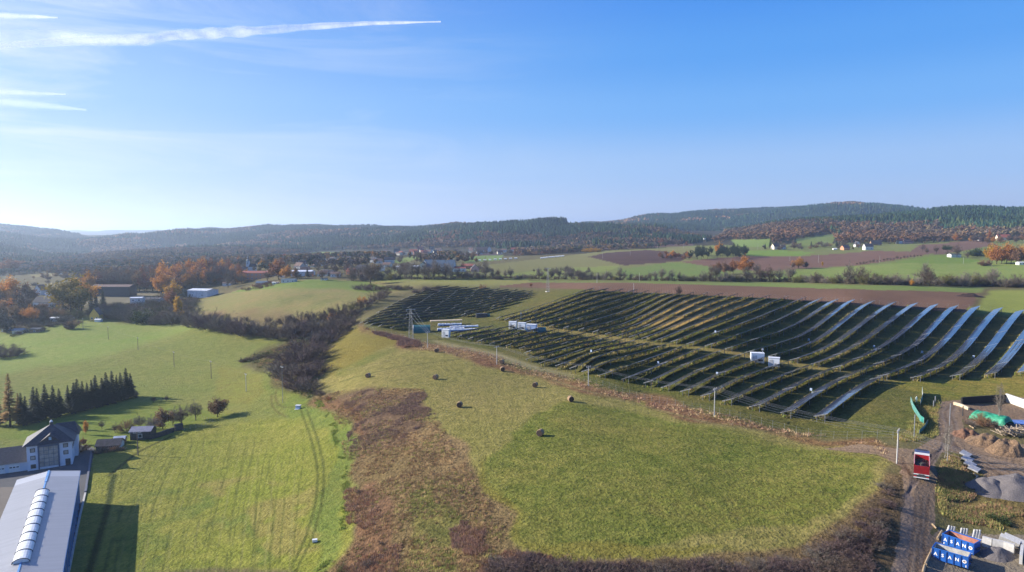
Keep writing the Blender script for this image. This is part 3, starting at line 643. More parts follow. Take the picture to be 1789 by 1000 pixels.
def solar_row(c, s0, s1, label, group, W=3.45, low=.95, rise=1.32):
    """c is the offset of the low (sunward) edge; the panels lean towards the sun"""
    step = 4.2; n = max(2, int((s1 - s0) / step)); t = np.linspace(s0, s1, n + 1)
    q = lambda cc, s: (cc * RP[0] + s * RD[0], cc * RP[1] + s * RD[1])
    def gsm(s):
        z = 0
        for o_ in (-12, -6, 0, 6, 12):
            x, y = q(c + W / 2, s + o_); z = z + gz(x, y)
        return z / 5
    z = gsm(t); x0, y0 = q(c, t[0]); root = empty('solar_row', (x0, y0, G(x0, y0)), 0, label, 'solar panels', group)
    O = np.array([x0, y0, G(x0, y0)])
    vs = []; fs = []; uv = []; fm = []
    tab = 5; gap = .32
    for i in range(n):
        a, b = t[i] + (gap if i % tab == 0 else 0), t[i + 1] - (gap if i % tab == tab - 1 else 0); dz = rng.normal(0, .06) if i % tab == 0 else (dz if i else 0)
        za, zb = z[i] + dz, z[i + 1] + dz
        k = len(vs)
        for (cc, ss, zz) in ((c, a, za + low), (c, b, zb + low), (c + W, b, zb + low + rise), (c + W, a, za + low + rise)):
            x, y = q(cc, ss); vs.append((x, y, zz)); 
        for j in range(4): vs.append((vs[k + j][0], vs[k + j][1], vs[k + j][2] - .06))
        fs.append((k, k + 3, k + 2, k + 1)); fm.append(0); uv += [(a / 1.05, 0), (a / 1.05, 2), (b / 1.05, 2), (b / 1.05, 0)]
        fs.append((k + 4, k + 5, k + 6, k + 7)); fm.append(1); uv += [(0, 0)] * 4
        for j in range(4):
            fs.append((k + j, k + (j + 1) % 4, k + 4 + (j + 1) % 4, k + 4 + j)); fm.append(2); uv += [(0, 0)] * 4
    me = np_mesh('panel_surface', np.array(vs) - O, np.array(fs), [m_pan, m_back, m_edge], fm)
    ul = me.uv_layers.new(name='UVMap'); ul.data.foreach_set('uv', np.array(uv, np.float32).ravel())
    link(bpy.data.objects.new('panel_surface', me), root)
    # posts, struts and purlins, in one support frame
    bv = np.array([(x, y, w) for w in (0, 1) for y in (-1, 1) for x in (-1, 1)], float)
    bf = np.array([(0, 2, 3, 1), (4, 5, 7, 6), (0, 1, 5, 4), (2, 6, 7, 3), (0, 4, 6, 2), (1, 3, 7, 5)])
    fv = []; ff = []
    def bar(p0, p1, r):
        p0 = np.array(p0); p1 = np.array(p1); d = p1 - p0; d = d / np.linalg.norm(d); a = np.cross(d, (0, 0, 1.0)) if abs(d[2]) < .9 else np.array([1.0, 0, 0]); a /= np.linalg.norm(a); b = np.cross(d, a)
        k = len(fv) * 8; fv.append(np.array([(p1 if w else p0) + a * x * r + b * y * r for x, y, w in bv]) - O); ff.append(bf + k)
    for i in range(n + 1):
        if i < n and i % tab in (2, 4): continue
        s_ = min(max(t[i], s0 + .3), s1 - .3); zb = z[i] + low + rise
        xa, ya = q(c + W * .82, s_); g_ = G(xa, ya); bar((xa, ya, g_ - .1), (xa, ya, zb - rise * .18 - .12), .07)
        xb, yb = q(c + W * .25, s_); g2 = G(xb, yb); bar((xb, yb, g2 - .1), (xb, yb, zb - rise * .75 - .12), .06)
        xc, yc = q(c + .1, s_); xd, yd = q(c + W - .1, s_); bar((xc, yc, zb - rise - .13), (xd, yd, zb - .13), .05)
    for w_ in (.3, .75):
        for i in range(0, n, tab):
            e = min(i + tab, n); xa, ya = q(c + W * w_, t[i]); xb, yb = q(c + W * w_, t[e]); bar((xa, ya, z[i] + low + rise * w_ - .1), (xb, yb, z[e] + low + rise * w_ - .1), .04)
    me = np_mesh('support_frame', np.concatenate(fv), np.concatenate(ff), [mat('row_steel', (.20,.20,.20), .6, metal=.3, var=.2)]); link(bpy.data.objects.new('support_frame', me), root)
PITCH_R = 7.7; rows = {k: [] for k in SOL}
for k in range(-5, 48):
    c = -58.0 - PITCH_R * k
    for nm, pl in SOL.items():
        if nm == 'front' and k < 0: continue
        for a, b in spans(pl, c):
            if b - a > 7: rows[nm].append((c, a, b))
WHERE = {'front': 'dark solar panel row before the grass lane, {} from the dirt road', 'back': 'long solar panel row behind the grass lane, {} from the right',
         'left': 'dark solar panel row in the far left block, {} from the right'}
for nm, rr in rows.items():
    for i, (c, a, b) in enumerate(rr):
        solar_row(c - 3.0, a, b, WHERE[nm].format(ordinal(i)), {'front': 'solar panel rows before the grass lane', 'back': 'solar panel rows behind the grass lane', 'left': 'solar panel rows of the far left block'}[nm])
print('ROWS', {k: len(v) for k, v in rows.items()})

# weeds left standing in the sunlit strips under the panels
m_weed = m_far
wx = []; wy = []
for nm, rr in rows.items():
    for (c, a, b) in rr:
        n_ = int((b - a) * (3.0 if nm != 'left' else 1.2)); ss = rng.uniform(a, b, n_); cc = c - 3.0 + rng.uniform(-.7, 1.5, n_) + vn(ss, ss * 0 + c, 6, 91)
        kx = vn(ss, ss * 0 + c, 11, 92) > -.28; cc = cc[kx]; ss = ss[kx]; wx.append(cc * RP[0] + ss * RD[0]); wy.append(cc * RP[1] + ss * RD[1])
wx = np.concatenate(wx); wy = np.concatenate(wy)
def tuft(n, seed, W=.06, spread=.5):
    r = np.random.default_rng(seed); v = []; f = []
    for i in range(n):
        a = r.uniform(0, 6.28); p = np.array([math.cos(a), math.sin(a), 0]) * r.uniform(0, spread); e = p * r.uniform(1.1, 1.9) + (0, 0, r.uniform(.5, 1)); w = np.array([-math.sin(a + r.normal(0, .8)), math.cos(a + r.normal(0, .8)), 0]) * W
        k = len(v); v += [p - w, p + w, e]; f.append((k, k + 1, k + 2))
    return np.array(v), np.array(f)
_pw = np.array([S(*q) for q in [(150,140,80),(176,158,108),(128,136,62),(160,140,96),(120,128,60)]])
zone = vn(wx, wy, 40, 93)
o = scatter_mesh('weeds', wx, wy, rng.uniform(.45, .95, len(wx)), np.ones(len(wx)) * 1.2, _pw[np.clip(((zone + .5) * 5 + rng.normal(0, .8, len(wx))).astype(int), 0, 4)] * 1.85, tuft(10, 3, .09), .05, m_far)
tag(o, kind='stuff')
print('WEEDS', len(wx))
# ------------------------------------------------------------------ trees and shrubs: templates
m_bark = mat('bark', S(96,84,74), .9, var=.3, scale=3)
m_birch = mat('birch_bark', S(200,192,180), .8, var=.3, scale=6)
CM = {
 'brown': mat('twigs_brown', S(134,114,98), .9, objvar=.22), 'grey': mat('twigs_grey', S(144,132,116), .9, objvar=.2), 'purple': mat('twigs_purple', S(128,106,102), .9, objvar=.15),
 'pale': mat('twigs_pale', S(166,154,136), .9, objvar=.2),
 'orange': mat('leaves_orange', S(240,168,80), .8, objvar=.18, transl=.25), 'yellow': mat('leaves_yellow', S(232,182,60), .8, objvar=.1, transl=.3), 'rust': mat('leaves_rust', S(174,114,80), .8, objvar=.2, transl=.2),
 'yolive': mat('leaves_yellow_olive', S(176,156,74), .8, objvar=.05, transl=.25), 'olive': mat('leaves_olive', S(142,136,74), .8, objvar=.15, transl=.2), 'tan': mat('leaves_tan', S(172,136,96), .8, objvar=.2, transl=.2),
 'spruce': mat('needles_spruce', S(54,72,50), .8, objvar=.12), 'pine': mat('needles_pine', S(62,78,50), .8, objvar=.15), 'larch': mat('needles_larch', S(206,164,92), .8, objvar=.1, transl=.2),
 'bramble': mat('brambles', S(104,84,78), .9, objvar=.2), 'green': mat('leaves_green', S(84,104,52), .8, objvar=.2, transl=.2)}
class Tree:
    def __init__(s, seed): s.r = np.random.default_rng(seed); s.lo = MB(); s.hi = MB(); s.tips = []
    def grow(s, p, d, ln, rad, lv, maxlv, spread, up):
        r = s.r; pts = [p]; q = p; dd = d
        for _ in range(3):
            dd = dd + r.normal(0, .10 if lv else .05, 3) + np.array([0, 0, up * .15]); dd /= np.linalg.norm(dd); q = q + dd * ln / 3; pts.append(q)
        (s.lo if lv <= 1 else s.hi).tube(pts, [rad * (1 - .16 * i) for i in range(4)], 5 if lv == 0 else 3, cap=False)
        if lv == maxlv: s.tips.append((pts[1], pts[3], dd)); return
        n = int(r.integers(3, 5)) if lv else int(r.integers(5, 8))
        for i in range(n):
            t = r.uniform(.35, 1) if lv else r.uniform(.45, 1.0); base = pts[min(3, int(t * 3))]; a = 2 * math.pi * (i + r.uniform(0, .7)) / n
            side = np.array([math.cos(a), math.sin(a), 0]); nd = dd * (1 - spread) + side * spread + np.array([0, 0, up]) * .3; nd /= np.linalg.norm(nd)
            s.grow(base, nd, ln * r.uniform(.55, .8), rad * .5, lv + 1, maxlv, spread, up)
        s.grow(pts[3], dd, ln * .7, rad * .55, lv + 1, maxlv, spread, up)
def slivers(r, tips, n, length, width, out, jitter=.5, leaf=0):
    """twigs or leaves around the branch tips"""
    T0 = np.array([t[0] for t in tips]); T1 = np.array([t[1] for t in tips]); TD = np.array([t[2] for t in tips])
    k = r.integers(0, len(tips), n); u = r.uniform(0, 1.1, (n, 1)); p = T0[k] + (T1[k] - T0[k]) * u + r.normal(0, leaf or .12, (n, 3))
    d = TD[k] + r.normal(0, jitter, (n, 3)); d /= np.linalg.norm(d, axis=1)[:, None]; w = np.cross(d, r.normal(0, 1, (n, 3))); w /= np.linalg.norm(w, axis=1)[:, None]
    L_ = length * r.uniform(.6, 1.4, (n, 1)); W_ = width * r.uniform(.7, 1.3, (n, 1))
    if leaf: v = np.stack([p - d * L_ * .5, p + w * W_ * .5, p + d * L_ * .5, p - w * W_ * .5], 1)
    else: v = np.stack([p - w * W_ * .5, p + w * W_ * .5, p + d * L_], 1)
    m = v.shape[1]; return v.reshape(-1, 3), np.arange(n * m).reshape(n, m)
def finish(tr, v, f, name):
    a = bpy.data.meshes.new('trunk'); a.from_pydata(tr.lo.v, [], tr.lo.f); a.materials.append(m_bark); a.update()
    hv = np.array(tr.hi.v).reshape(-1, 3); hf = np.array(tr.hi.f).reshape(-1, 4)
    if f.shape[1] == 3:
        hf = np.concatenate([hf[:, [0, 1, 2]], hf[:, [0, 2, 3]]]) if len(hf) else np.zeros((0, 3), int)
    vv = np.concatenate([hv, v]); ff = np.concatenate([hf, f + len(hv)]).astype(int)
    b = np_mesh('crown', vv, ff, [m_bark]); return (a, b)
def T_bare(seed, n=2300, spread=.55):
    t = Tree(seed); t.grow(np.zeros(3), np.array([0, 0, 1.0]), 3.2, .17, 0, 3, spread, .5); v, f = slivers(t.r, t.tips, n, .95, .045, 1); return finish(t, v, f, 'bare')
def T_leaf(seed, n=2600, spread=.55, L_=.42):
    t = Tree(seed); t.grow(np.zeros(3), np.array([0, 0, 1.0]), 3.1, .17, 0, 3, spread, .45); v, f = slivers(t.r, t.tips, n, L_, L_ * .8, 1, 1.0, .38); return finish(t, v, f, 'leaf')
def T_pop(seed, n=1700, leaf=True):
    t = Tree(seed); t.grow(np.zeros(3), np.array([0, 0, 1.0]), 4.2, .12, 0, 2, .28, 1.0)
    for z in np.linspace(1.5, 8.5, 18):
        a = t.r.uniform(0, 6.28); d = np.array([math.cos(a) * .6, math.sin(a) * .6, .9]); d /= np.linalg.norm(d); p = np.array([0, 0, z]); e = p + d * (1.7 if z < 7 else .9)
        t.hi.tube([p, (p + e) / 2, e], [.04, .03, .02], 3, cap=False); t.tips.append((p, e, d))
    t.lo.tube([(0, 0, 3), (0, 0, 8.5)], [.1, .03], 4, cap=False)
    v, f = slivers(t.r, t.tips, n, .4 if leaf else .8, .34 if leaf else .035, 1, .8, .3 if leaf else 0); return finish(t, v, f, 'pop')
def T_shrub(seed, n=2200, leaf=0, W=.045):
    t = Tree(seed); r = t.r
    for i in range(16):
        a = r.uniform(0, 6.28); b = r.uniform(.1, 1.05); d = np.array([math.cos(a) * math.sin(b), math.sin(a) * math.sin(b), math.cos(b)]); ln = r.uniform(2.6, 4.3) * (1 if b < .7 else .8)
        p = np.array([math.cos(a), math.sin(a), 0]) * r.uniform(0, .8); m = p + d * ln * .5 + r.normal(0, .15, 3); e = m + (d + r.normal(0, .15, 3)) * ln * .5
        (t.lo if i < 6 else t.hi).tube([p, m, e], [.06, .045, .02], 3, cap=False); t.tips.append((p + (m - p) * .5, m, d)); t.tips.append((m, e, d)); t.tips.append((m, e, d))
        for _ in range(3):
            e2 = m + (d + r.normal(0, .45, 3)) * ln * .42; t.tips.append((m, e2, (e2 - m) / np.linalg.norm(e2 - m)))
    v, f = slivers(r, t.tips, n, .85 if not leaf else .34, W if not leaf else .3, 1, .55, .3 if leaf else 0)
    v[:, 2] = np.abs(v[:, 2]); v = v * (2.0, 2.0, 2.2); fm = finish(t, v / (2.0, 2.0, 2.2), f, 'shrub')
    for me in fm: me.transform(Matrix.Diagonal((2.1, 2.1, 2.15, 1)))      # about ten metres tall as a template
    return fm
def T_con(seed, n=9, levels=22, droop=.35, wide=.22, sparse=0.0, z0=1.1):
    r = np.random.default_rng(seed); t = Tree(seed); t.lo.tube([(0, 0, 0), (0, 0, 5), (0, 0, 9.6)], [.15, .09, .02], 6, cap=False); vs = []; fs = []
    for l in range(levels):
        z = z0 + (10 - z0) * (l / levels) ** .92; rad = (10 - z) * wide * r.uniform(.85, 1.1) + .12
        for i in range(n):
            if r.uniform() < sparse: continue
            a = 2 * math.pi * (i + r.uniform(0, .8)) / n; d = np.array([math.cos(a), math.sin(a), 0]); w = np.array([-math.sin(a), math.cos(a), 0]); rr = rad * r.uniform(.75, 1.15)
            for q in range(3):
                z_ = z + r.normal(0, .1); p = np.array([0, 0, z_]) + w * r.normal(0, .12) * rr; e = p + d * rr * r.uniform(.7, 1.05) + w * r.normal(0, .2) * rr - np.array([0, 0, droop * rr * r.uniform(.5, 1.2)]); m = (p + e) / 2 + np.array([0, 0, .05]); wd = rr * r.uniform(.10, .2)
                k = len(vs); vs += [p, m + w * wd + (0, 0, -.08), e, m - w * wd + (0, 0, r.uniform(-.2, .05))]; fs.append((k, k + 1, k + 2, k + 3))
    return finish(t, np.array(vs), np.array(fs), 'con')
def T_pine(seed):
    r = np.random.default_rng(seed); t = Tree(seed); t.grow(np.zeros(3), np.array([0, 0, 1.0]), 5.2, .15, 0, 2, .5, .5)
    v, f = slivers(r, t.tips, 2200, .45, .35, 1, 1.0, .42); return finish(t, v, f, 'pine')
TM = {'bare': [T_bare(s) for s in (1, 2, 3, 4)], 'leaf': [T_leaf(s) for s in (11, 12, 13, 14)], 'poplar': [T_pop(21), T_pop(22)], 'birch': [T_pop(25, 900, False), T_pop(26, 900, False)],
      'shrub': [T_shrub(s) for s in (31, 32, 33, 34)], 'leafshrub': [T_shrub(41, 2400, 1), T_shrub(42, 2400, 1)], 'bramble': [T_shrub(s, 3600, 0, .03) for s in (45, 46, 47)],
      'spruce': [T_con(s) for s in (51, 52, 53)], 'larch': [T_con(55, 9, 24, .1, .2, .12, 1.6)], 'pine': [T_pine(61), T_pine(62)]}
TH_ = {}   # true heights of the templates
for k, l in TM.items():
    for i, (a, b) in enumerate(l): TH_[k, i] = max(v.co.z for v in b.vertices)
ntree = 0
def tree(kind, cm, x, y, h, label, cat='tree', group=None, wide=1.0, name=None, bark=None):
    if kind == 'larch': wide *= 1.2
    global ntree
    ntree += 1
    L_ = TM[kind]; i = int(rng.integers(0, len(L_))); a, b = L_[i]; s = h / TH_[kind, i]
    nm = name or {'bare': 'bare_tree', 'leaf': 'autumn_tree', 'poplar': 'poplar_tree', 'birch': 'birch_tree', 'shrub': 'shrub', 'leafshrub': 'shrub', 'bramble': 'shrub', 'spruce': 'spruce_tree', 'larch': 'larch_tree', 'pine': 'pine_tree'}[kind]
    o = empty(nm, (x, y, G(x, y) - .05), rng.uniform(0, 6.28), label, cat, group); o.scale = (s * wide, s * wide * rng.uniform(.9, 1.1), s)
    for part, me in (('trunk' if 'shrub' not in nm else 'stems', a), ('crown', b)):
        c = bpy.data.objects.new(part, me); link(c, o); c.material_slots[0].link = 'OBJECT'; c.material_slots[0].material = CM[cm] if part == 'crown' else (bark or m_bark)
    return o
def tpx(kind, cm, px, py, hpx, label, cat='tree', group=None, wide=1.0, **k):
    p = P(px, py); return tree(kind, cm, p.x, p.y, hpx * p.y / F, label, cat, group, wide, **k)
def td(kind, cm, px, d, h, label, cat='tree', group=None, wide=1.0, **k):
    if px < 440 and d < 1050: d *= 1.12; h *= 1.12
    return tree(kind, cm, (px - CX) / F * d, d, h, label, cat, group, wide, **k)
ch = lambda *a: a[int(rng.integers(0, len(a)))]
# --- hedgerow behind the ploughed field
UG = []; BH = []
px = 640.0
while px < 1795:
    edge = float(np.interp(px, [640, 900, 1100, 1339, 1720, 1789], [490.5, 488.5, 490.5, 493.5, 502, 503.5])); p = P(px, edge)
    tall = 1.0 if px < 860 else .62 if px < 1250 else .75; d = p.y + rng.uniform(1, 14)
    hh = rng.uniform(8, 15) * tall * (1.25 if px > 1200 else 1.1)
    if rng.uniform() < (.45 if px < 1250 else .25): td('bare', ch('grey', 'grey', 'brown', 'pale'), px, d, hh * 1.25, 'bare grey tree standing in the long hedgerow behind the ploughed field', group='bare trees of the long hedgerow')
    else: td('shrub', ch('grey', 'brown', 'pale', 'olive'), px, d, hh * .72, 'leafless twiggy shrub in the long hedgerow behind the ploughed field', 'shrub', 'shrubs of the long hedgerow', 1.25)
    for _ in range(3): UG.append(((px + rng.uniform(-7, 7) - CX) / F * (d + 3), d + rng.uniform(0, 8), rng.uniform(3.2, 6.0) * (1 if px > 1200 else .75), 1.5, S(*ch((138,118,102),(130,110,104),(150,138,122),(142,132,98)))))
    px += rng.uniform(6.5, 13)
tpx('leaf', 'orange', 1594, 500, 14, 'small orange leaved tree inside the hedgerow right of centre', wide=1.2)
tpx('bare', 'brown', 647, 497, 44, 'large spreading dark bare tree at the far end of the upper meadow', wide=1.35)
tpx('bare', 'brown', 1187, 517, 22, 'lone small bare tree between ploughed field and solar rows')
tpx('bare', 'rust', 928, 503, 11, 'tiny bare tree on the left end of the ploughed field')
tpx('shrub', 'tan', 843, 506, 12, 'small tan bush beside the fence left of the ploughed field', 'shrub')
# --- belt of bare trees between upper meadow and village
for i in range(46):
    px = rng.uniform(560, 880) if i > 14 else rng.uniform(620, 760); d = rng.uniform(590, 720)
    td(ch('bare', 'bare', 'shrub'), ch('brown', 'grey', 'purple', 'brown'), px, d, rng.uniform(7, 13) * (1 if px < 760 else .7), 'brown leafless tree in the belt between upper meadow and factory village', group='bare trees before the village', name='bare_tree')
for i in range(95):
    px = rng.uniform(385, 740); d = rng.uniform(640, 1150); k = rng.uniform()
    if k < .62: td('bare', ch('brown', 'grey', 'brown'), px, d, rng.uniform(8, 14), 'bare brown tree among the houses beyond the upper meadow', group='bare trees among the far houses')
    elif k < .88: td('leaf', ch('rust', 'orange', 'tan', 'tan'), px, d, rng.uniform(9, 14), 'rusty leaved tree among the houses beyond the upper meadow', group='rusty trees among the far houses')
    else: td('spruce', 'spruce', px, d, rng.uniform(9, 14), 'dark spruce among the houses beyond the upper meadow', group='spruces among the far houses', wide=1.2)
tpx('leaf', 'rust', 487, 489, 40, 'broad rust brown tree left of the white workshop roof', wide=1.1)
tpx('leaf', 'orange', 500, 489, 28, 'golden brown tree beside the broad rust brown tree')
tpx('leaf', 'tan', 516, 488, 22, 'small tan leaved tree in front of the white workshop')
tpx('spruce', 'spruce', 537, 484, 17, 'dark spruce right of the white workshop', wide=1.5)
# --- the wood at the left
for i in range(84):
    px = rng.uniform(280, 428); d = rng.uniform(575, 700) + max(0, px - 380) * .7; k = rng.uniform()
    if px > 335 and px < 380 and d < 630: d += 60
    if k < .48: td('bare', ch('brown', 'grey', 'brown', 'purple'), px, d, rng.uniform(15, 23) * (1 - max(0, px - 395) / 60), 'tall bare brown tree in the left wood above the white shed', group='bare trees of the left wood')
    else: td('leaf', ch('rust', 'tan', 'orange', 'orange'), px, d, rng.uniform(16, 23) * (1 - max(0, px - 395) / 60), 'tall rusty leaved tree in the left wood above the white shed', group='rusty trees of the left wood')
for i in range(62):
    px = 145 + 145 * (i + rng.uniform()) / 62; d = rng.uniform(610, 680); k = rng.uniform()
    if k < .55: td('bare', ch('brown', 'brown', 'grey'), px, d, rng.uniform(17, 22), 'slender bare tree in the straight belt behind the long dark barn', group='bare trees behind the barn')
    else: td('leaf', ch('rust', 'tan', 'tan'), px, d, rng.uniform(17, 22), 'brown leaved tree in the straight belt behind the long dark barn', group='brown trees behind the barn', wide=.8)
td('leaf', 'orange', 152, 600, 22, 'orange tree at the left end of the belt behind the barn'); td('leaf', 'orange', 283, 640, 27, 'tall golden tree rising above the belt behind the barn', wide=.9)
td('leaf', 'orange', 325, 690, 24, 'orange crown at the back of the left wood'); td('leaf', 'orange', 352, 690, 24, 'wide orange crown at the back of the left wood', wide=1.3)
td('leaf', 'yellow', 300, 555, 17, 'bright yellow leaning tree at the left edge of the wood', wide=1.35); td('leaf', 'rust', 296, 500, 14.5, 'red brown tree below the bright yellow tree', wide=1.0)
tpx('leaf', 'yolive', 125, 552, 78, 'huge olive and yellow tree left of the long dark barn', wide=1.15); td('leaf', 'orange', 138, 480, 24, 'golden crown behind the huge olive tree', wide=1.2)
tpx('poplar', 'yellow', 312, 560, 44, 'bright golden poplar right of the hollow with the yellow house', wide=1.25)
for q in ((112,545,24),(134,549,34),(160,548,36),(168,540,30),(180,536,30),(92,552,22)): tpx('spruce', 'spruce', *q, 'dark spruce in the hollow behind the yellow house', group='spruces behind the yellow house', wide=1.5)
for i in range(26):
    px = rng.uniform(-20, 52); d = rng.uniform(400, 560)
    td(ch('bare', 'leaf', 'leaf'), ch('brown', 'grey', 'orange', 'tan'), px, d, rng.uniform(10, 17), 'dense brown tree at the left picture edge beyond the allotments', group='brown trees at the left edge', wide=1.1, name='bare_tree')
td('leaf', 'orange', 8, 520, 24, 'large orange tree at the left picture edge', wide=1.2); td('leaf', 'tan', 40, 520, 20, 'tan leaved tree beside the large orange tree')
td('leaf', 'rust', 15, 1000, 26, 'reddish round tree crown far up the valley at the left', wide=1.5)
for i in range(40):
    px = rng.uniform(50, 215); px = px - 40 if 128 < px < 190 else px; d = rng.uniform(400, 500) if rng.uniform() < .6 else rng.uniform(690, 900)
    td(ch('shrub', 'bare', 'leafshrub'), ch('brown', 'grey', 'olive', 'tan'), px, d, rng.uniform(4, 8), 'low brown bush in the hollow below the barns', 'shrub', 'bushes in the hollow', 1.2, name='shrub')
# --- bushes on the edge of the hollow and down the gully
for (px, py, h) in ((182,553,18),(205,556,32),(222,561,30),(238,563,26),(252,566,30),(268,567,24),(285,567,30),(300,568,34),(330,572,32),(346,574,36),(365,576,44),(385,579,36),(405,583,38),(425,587,40),(445,586,30),(470,589,30),(490,591,36),(510,591,38),(530,589,36),(550,586,36),(575,581,32),(595,576,32),(610,571,26)):
    tpx('leafshrub' if 225 < px < 262 and h > 26 else 'shrub', 'green' if 225 < px < 262 and h > 26 else ch('brown', 'grey', 'purple', 'grey'), px, py, h, 'big leafless bush along the upper edge of the left green field', 'shrub', 'bushes above the left green field', 1.25)
    tpx('shrub', ch('brown', 'purple'), px + 9, py - 2, h * .7, 'big leafless bush along the upper edge of the left green field', 'shrub', 'bushes above the left green field', 1.3)
for (px, py, h) in ((395,560,14),(430,562,14),(470,566,18),(500,568,22),(525,566,26),(545,562,26),(560,560,22),(578,556,24),(596,552,26),(612,547,24),(626,542,24),(640,537,22),(652,531,20),(662,524,20),(672,518,16),(585,566,26),(605,560,26),(620,552,20)):
    tpx('shrub', ch('brown', 'purple', 'purple', 'brown', 'olive'), px, py, h, 'purple brown bush in the hedge between upper meadow and solar park', 'shrub', 'bushes between meadow and solar park', 1.3)
for (px, py, h) in ((498,632,24),(518,626,36),(538,616,38),(556,606,36),(576,597,32),(508,648,42),(528,643,46),(548,634,40),(500,667,42),(518,670,44),(538,664,40),(553,656,34),(490,652,24),(545,684,28),(532,682,30),(516,680,26),(570,602,26),(560,622,30),(590,588,30),(606,580,28),(480,640,14)):
    tpx('shrub', ch('brown', 'purple', 'purple', 'grey'), px, py, h, 'dense dark leafless bush in the gully between the fields', 'shrub', 'dense bushes in the gully', 1.35)
tpx('leafshrub', 'orange', 581, 563, 18, 'small bright orange bush in the hedge beside the solar park', 'shrub'); tpx('leafshrub', 'orange', 634, 530, 14, 'orange bush in the upper part of the hedge', 'shrub')
for i in range(24): tpx('shrub', ch('brown', 'olive', 'purple'), 622 + i * 6.3, 506 - 3 * math.sin(i / 4) + rng.uniform(-3, 5), rng.uniform(6, 12), 'low scrub bush along the far edge of the upper meadow', 'shrub', 'low scrub at the far meadow edge', 1.8)
for (px, py, h) in ((421,632,9),(444,620,6)): tpx('spruce', 'spruce', px, py, h, 'tiny young conifer at the tip of the overgrown wedge', group='young conifers on the wedge', wide=1.4)
WB = []
for i in range(70):
    t = i / 69; p = P(422 + 112 * t, 634 - 36 * t + rng.uniform(-1, 24) * t); WB.append((p.x, p.y, rng.uniform(1.0, 2.4), 1.9, S(*ch((134,118,96),(118,120,76),(138,110,108),(146,130,96)))))
for q in ((0,622,26),(14,624,28),(28,622,20)): tpx('shrub', 'brown', *q, 'brown bush clump alone in the left green field', 'shrub', 'bush clump in the left field', 1.5)
# --- spruces, larch and orchard by the villa
for (px, py, h) in ((39,741,56),(46,742,48),(59,737,58),(67,735,52),(80,731,58),(93,729,58),(106,727,60),(121,722,58),(129,721,50),(137,719,56),(145,717,50),(154,715,54),(162,713,50),(169,711,52),(178,708,54),(186,706,56),(196,703,52),(204,701,54),(212,700,56),(221,697,54),(229,695,50)):
    tpx('spruce', 'spruce', px + rng.uniform(-1.5, 1.5), py, h * rng.uniform(.82, 1.14), 'dark spruce in the straight row above the villa garden', group='spruces in the row above the garden', wide=rng.uniform(1.3, 1.8))
tpx('larch', 'larch', 18, 746, 98, 'tall sparse golden larch left of the spruce row'); tpx('spruce', 'spruce', -4, 744, 66, 'dark spruce at the picture edge left of the larch', wide=1.1)
tpx('larch', 'larch', 33, 742, 58, 'short brownish larch between the tall larch and the spruce row')
for q in (('leaf','tan',380,729,40,'round tan brown tree standing alone at the end of the garden'),('bare','grey',342,735,42,'bare grey tree by the garden fence'),('bare','brown',318,745,46,'tall bare tree in the middle of the orchard'),
          ('bare','pale',302,744,38,'tan leaved orchard tree right of the black shed'),('leaf','tan',284,750,42,'tan brown orchard tree behind the black shed'),('bare','pale',265,758,40,'pale bare tree beside the black shed'),('bare','grey',245,750,32,'grey bare tree above the black shed roof'),
          ('shrub','tan',221,754,25,'tan bush left of the black shed'),('bare','brown',201,756,20,'small bare tree above the striped shed'),('poplar','orange',150,760,28,'thin orange tree beside the villa'),('bare','purple',178,750,18,'dark bare bush in the garden lawn'),
          ('bare','grey',238,695,14,'small grey tree at the right end of the spruce row'),('bare','brown',268,704,14,'small bare tree on the upper lawn, left one'),('bare','brown',291,702,14,'small bare tree on the upper lawn, right one'),('leaf','rust',146,778,16,'red bush at the corner of the villa'),
          ('shrub','rust',138,790,22,'brown bush hugging the right wall of the villa')):
    tpx(*q[:5], q[5], 'shrub' if q[0] == 'shrub' else 'tree', wide=1.15)
for i in range(9): tpx('shrub', ch('brown', 'rust', 'tan'), 164 + i * 5.5, 792 - i * .6 + rng.uniform(-2, 2), rng.uniform(7, 12), 'russet bush on the bank beside the driveway', 'shrub', 'russet bushes beside the driveway', 1.6)
# --- right-hand country
for q in ((1243,481,22,'brown','bare'),(1253,480,24,'rust','leaf'),(1267,479,26,'tan','leaf'),(1281,479,28,'rust','leaf')): tpx(q[4], q[3], *q[:3], 'brown tree in the clump left of the big rusty oak', group='trees beside the rusty oak')
tpx('leaf', 'orange', 1302, 478, 36, 'big round rusty orange oak beyond the hedgerow', wide=1.3); tpx('bare', 'grey', 1322, 479, 24, 'bare grey tree right of the rusty orange oak')
tpx('leaf', 'orange', 1395, 469, 21, 'round orange tree alone on the brown field', wide=1.3); tpx('leaf', 'rust', 1385, 469, 14, 'small rusty tree left of the round orange one'); tpx('leaf', 'brown', 1409, 469, 13, 'small brown tree right of the round orange one')
tpx('poplar', 'yellow', 1437, 466, 9, 'tiny yellow tree on the edge of the brown field', wide=1.4)
for i in range(34):
    px = rng.uniform(1205, 1303); tpx('pine', 'pine', px, 453 + rng.uniform(-6, 2) - (px - 1205) * .02, rng.uniform(15, 22), 'dark green pine in the grove between the fields', group='pines of the grove')
for i in range(22): tpx('leaf', ch('rust', 'orange', 'rust', 'brown'), rng.uniform(1148, 1212), rng.uniform(446, 454), rng.uniform(7, 13), 'small rusty tree left of the dark pine grove', group='small rusty trees by the grove')
tpx('leaf', 'orange', 1256, 446, 26, 'orange crown rising behind the pine grove', wide=1.2)
for i in range(8): tpx('leaf', ch('orange', 'yellow', 'tan'), 1733 + i * 8.5, 462 + rng.uniform(-2, 1), rng.uniform(34, 42), 'tall ochre tree in the dense clump near the right picture edge', group='tall ochre trees at the right', wide=.9)
tpx('leafshrub', 'tan', 1721, 465, 13, 'round tan bush at the foot of the ochre clump', 'shrub', wide=1.3)
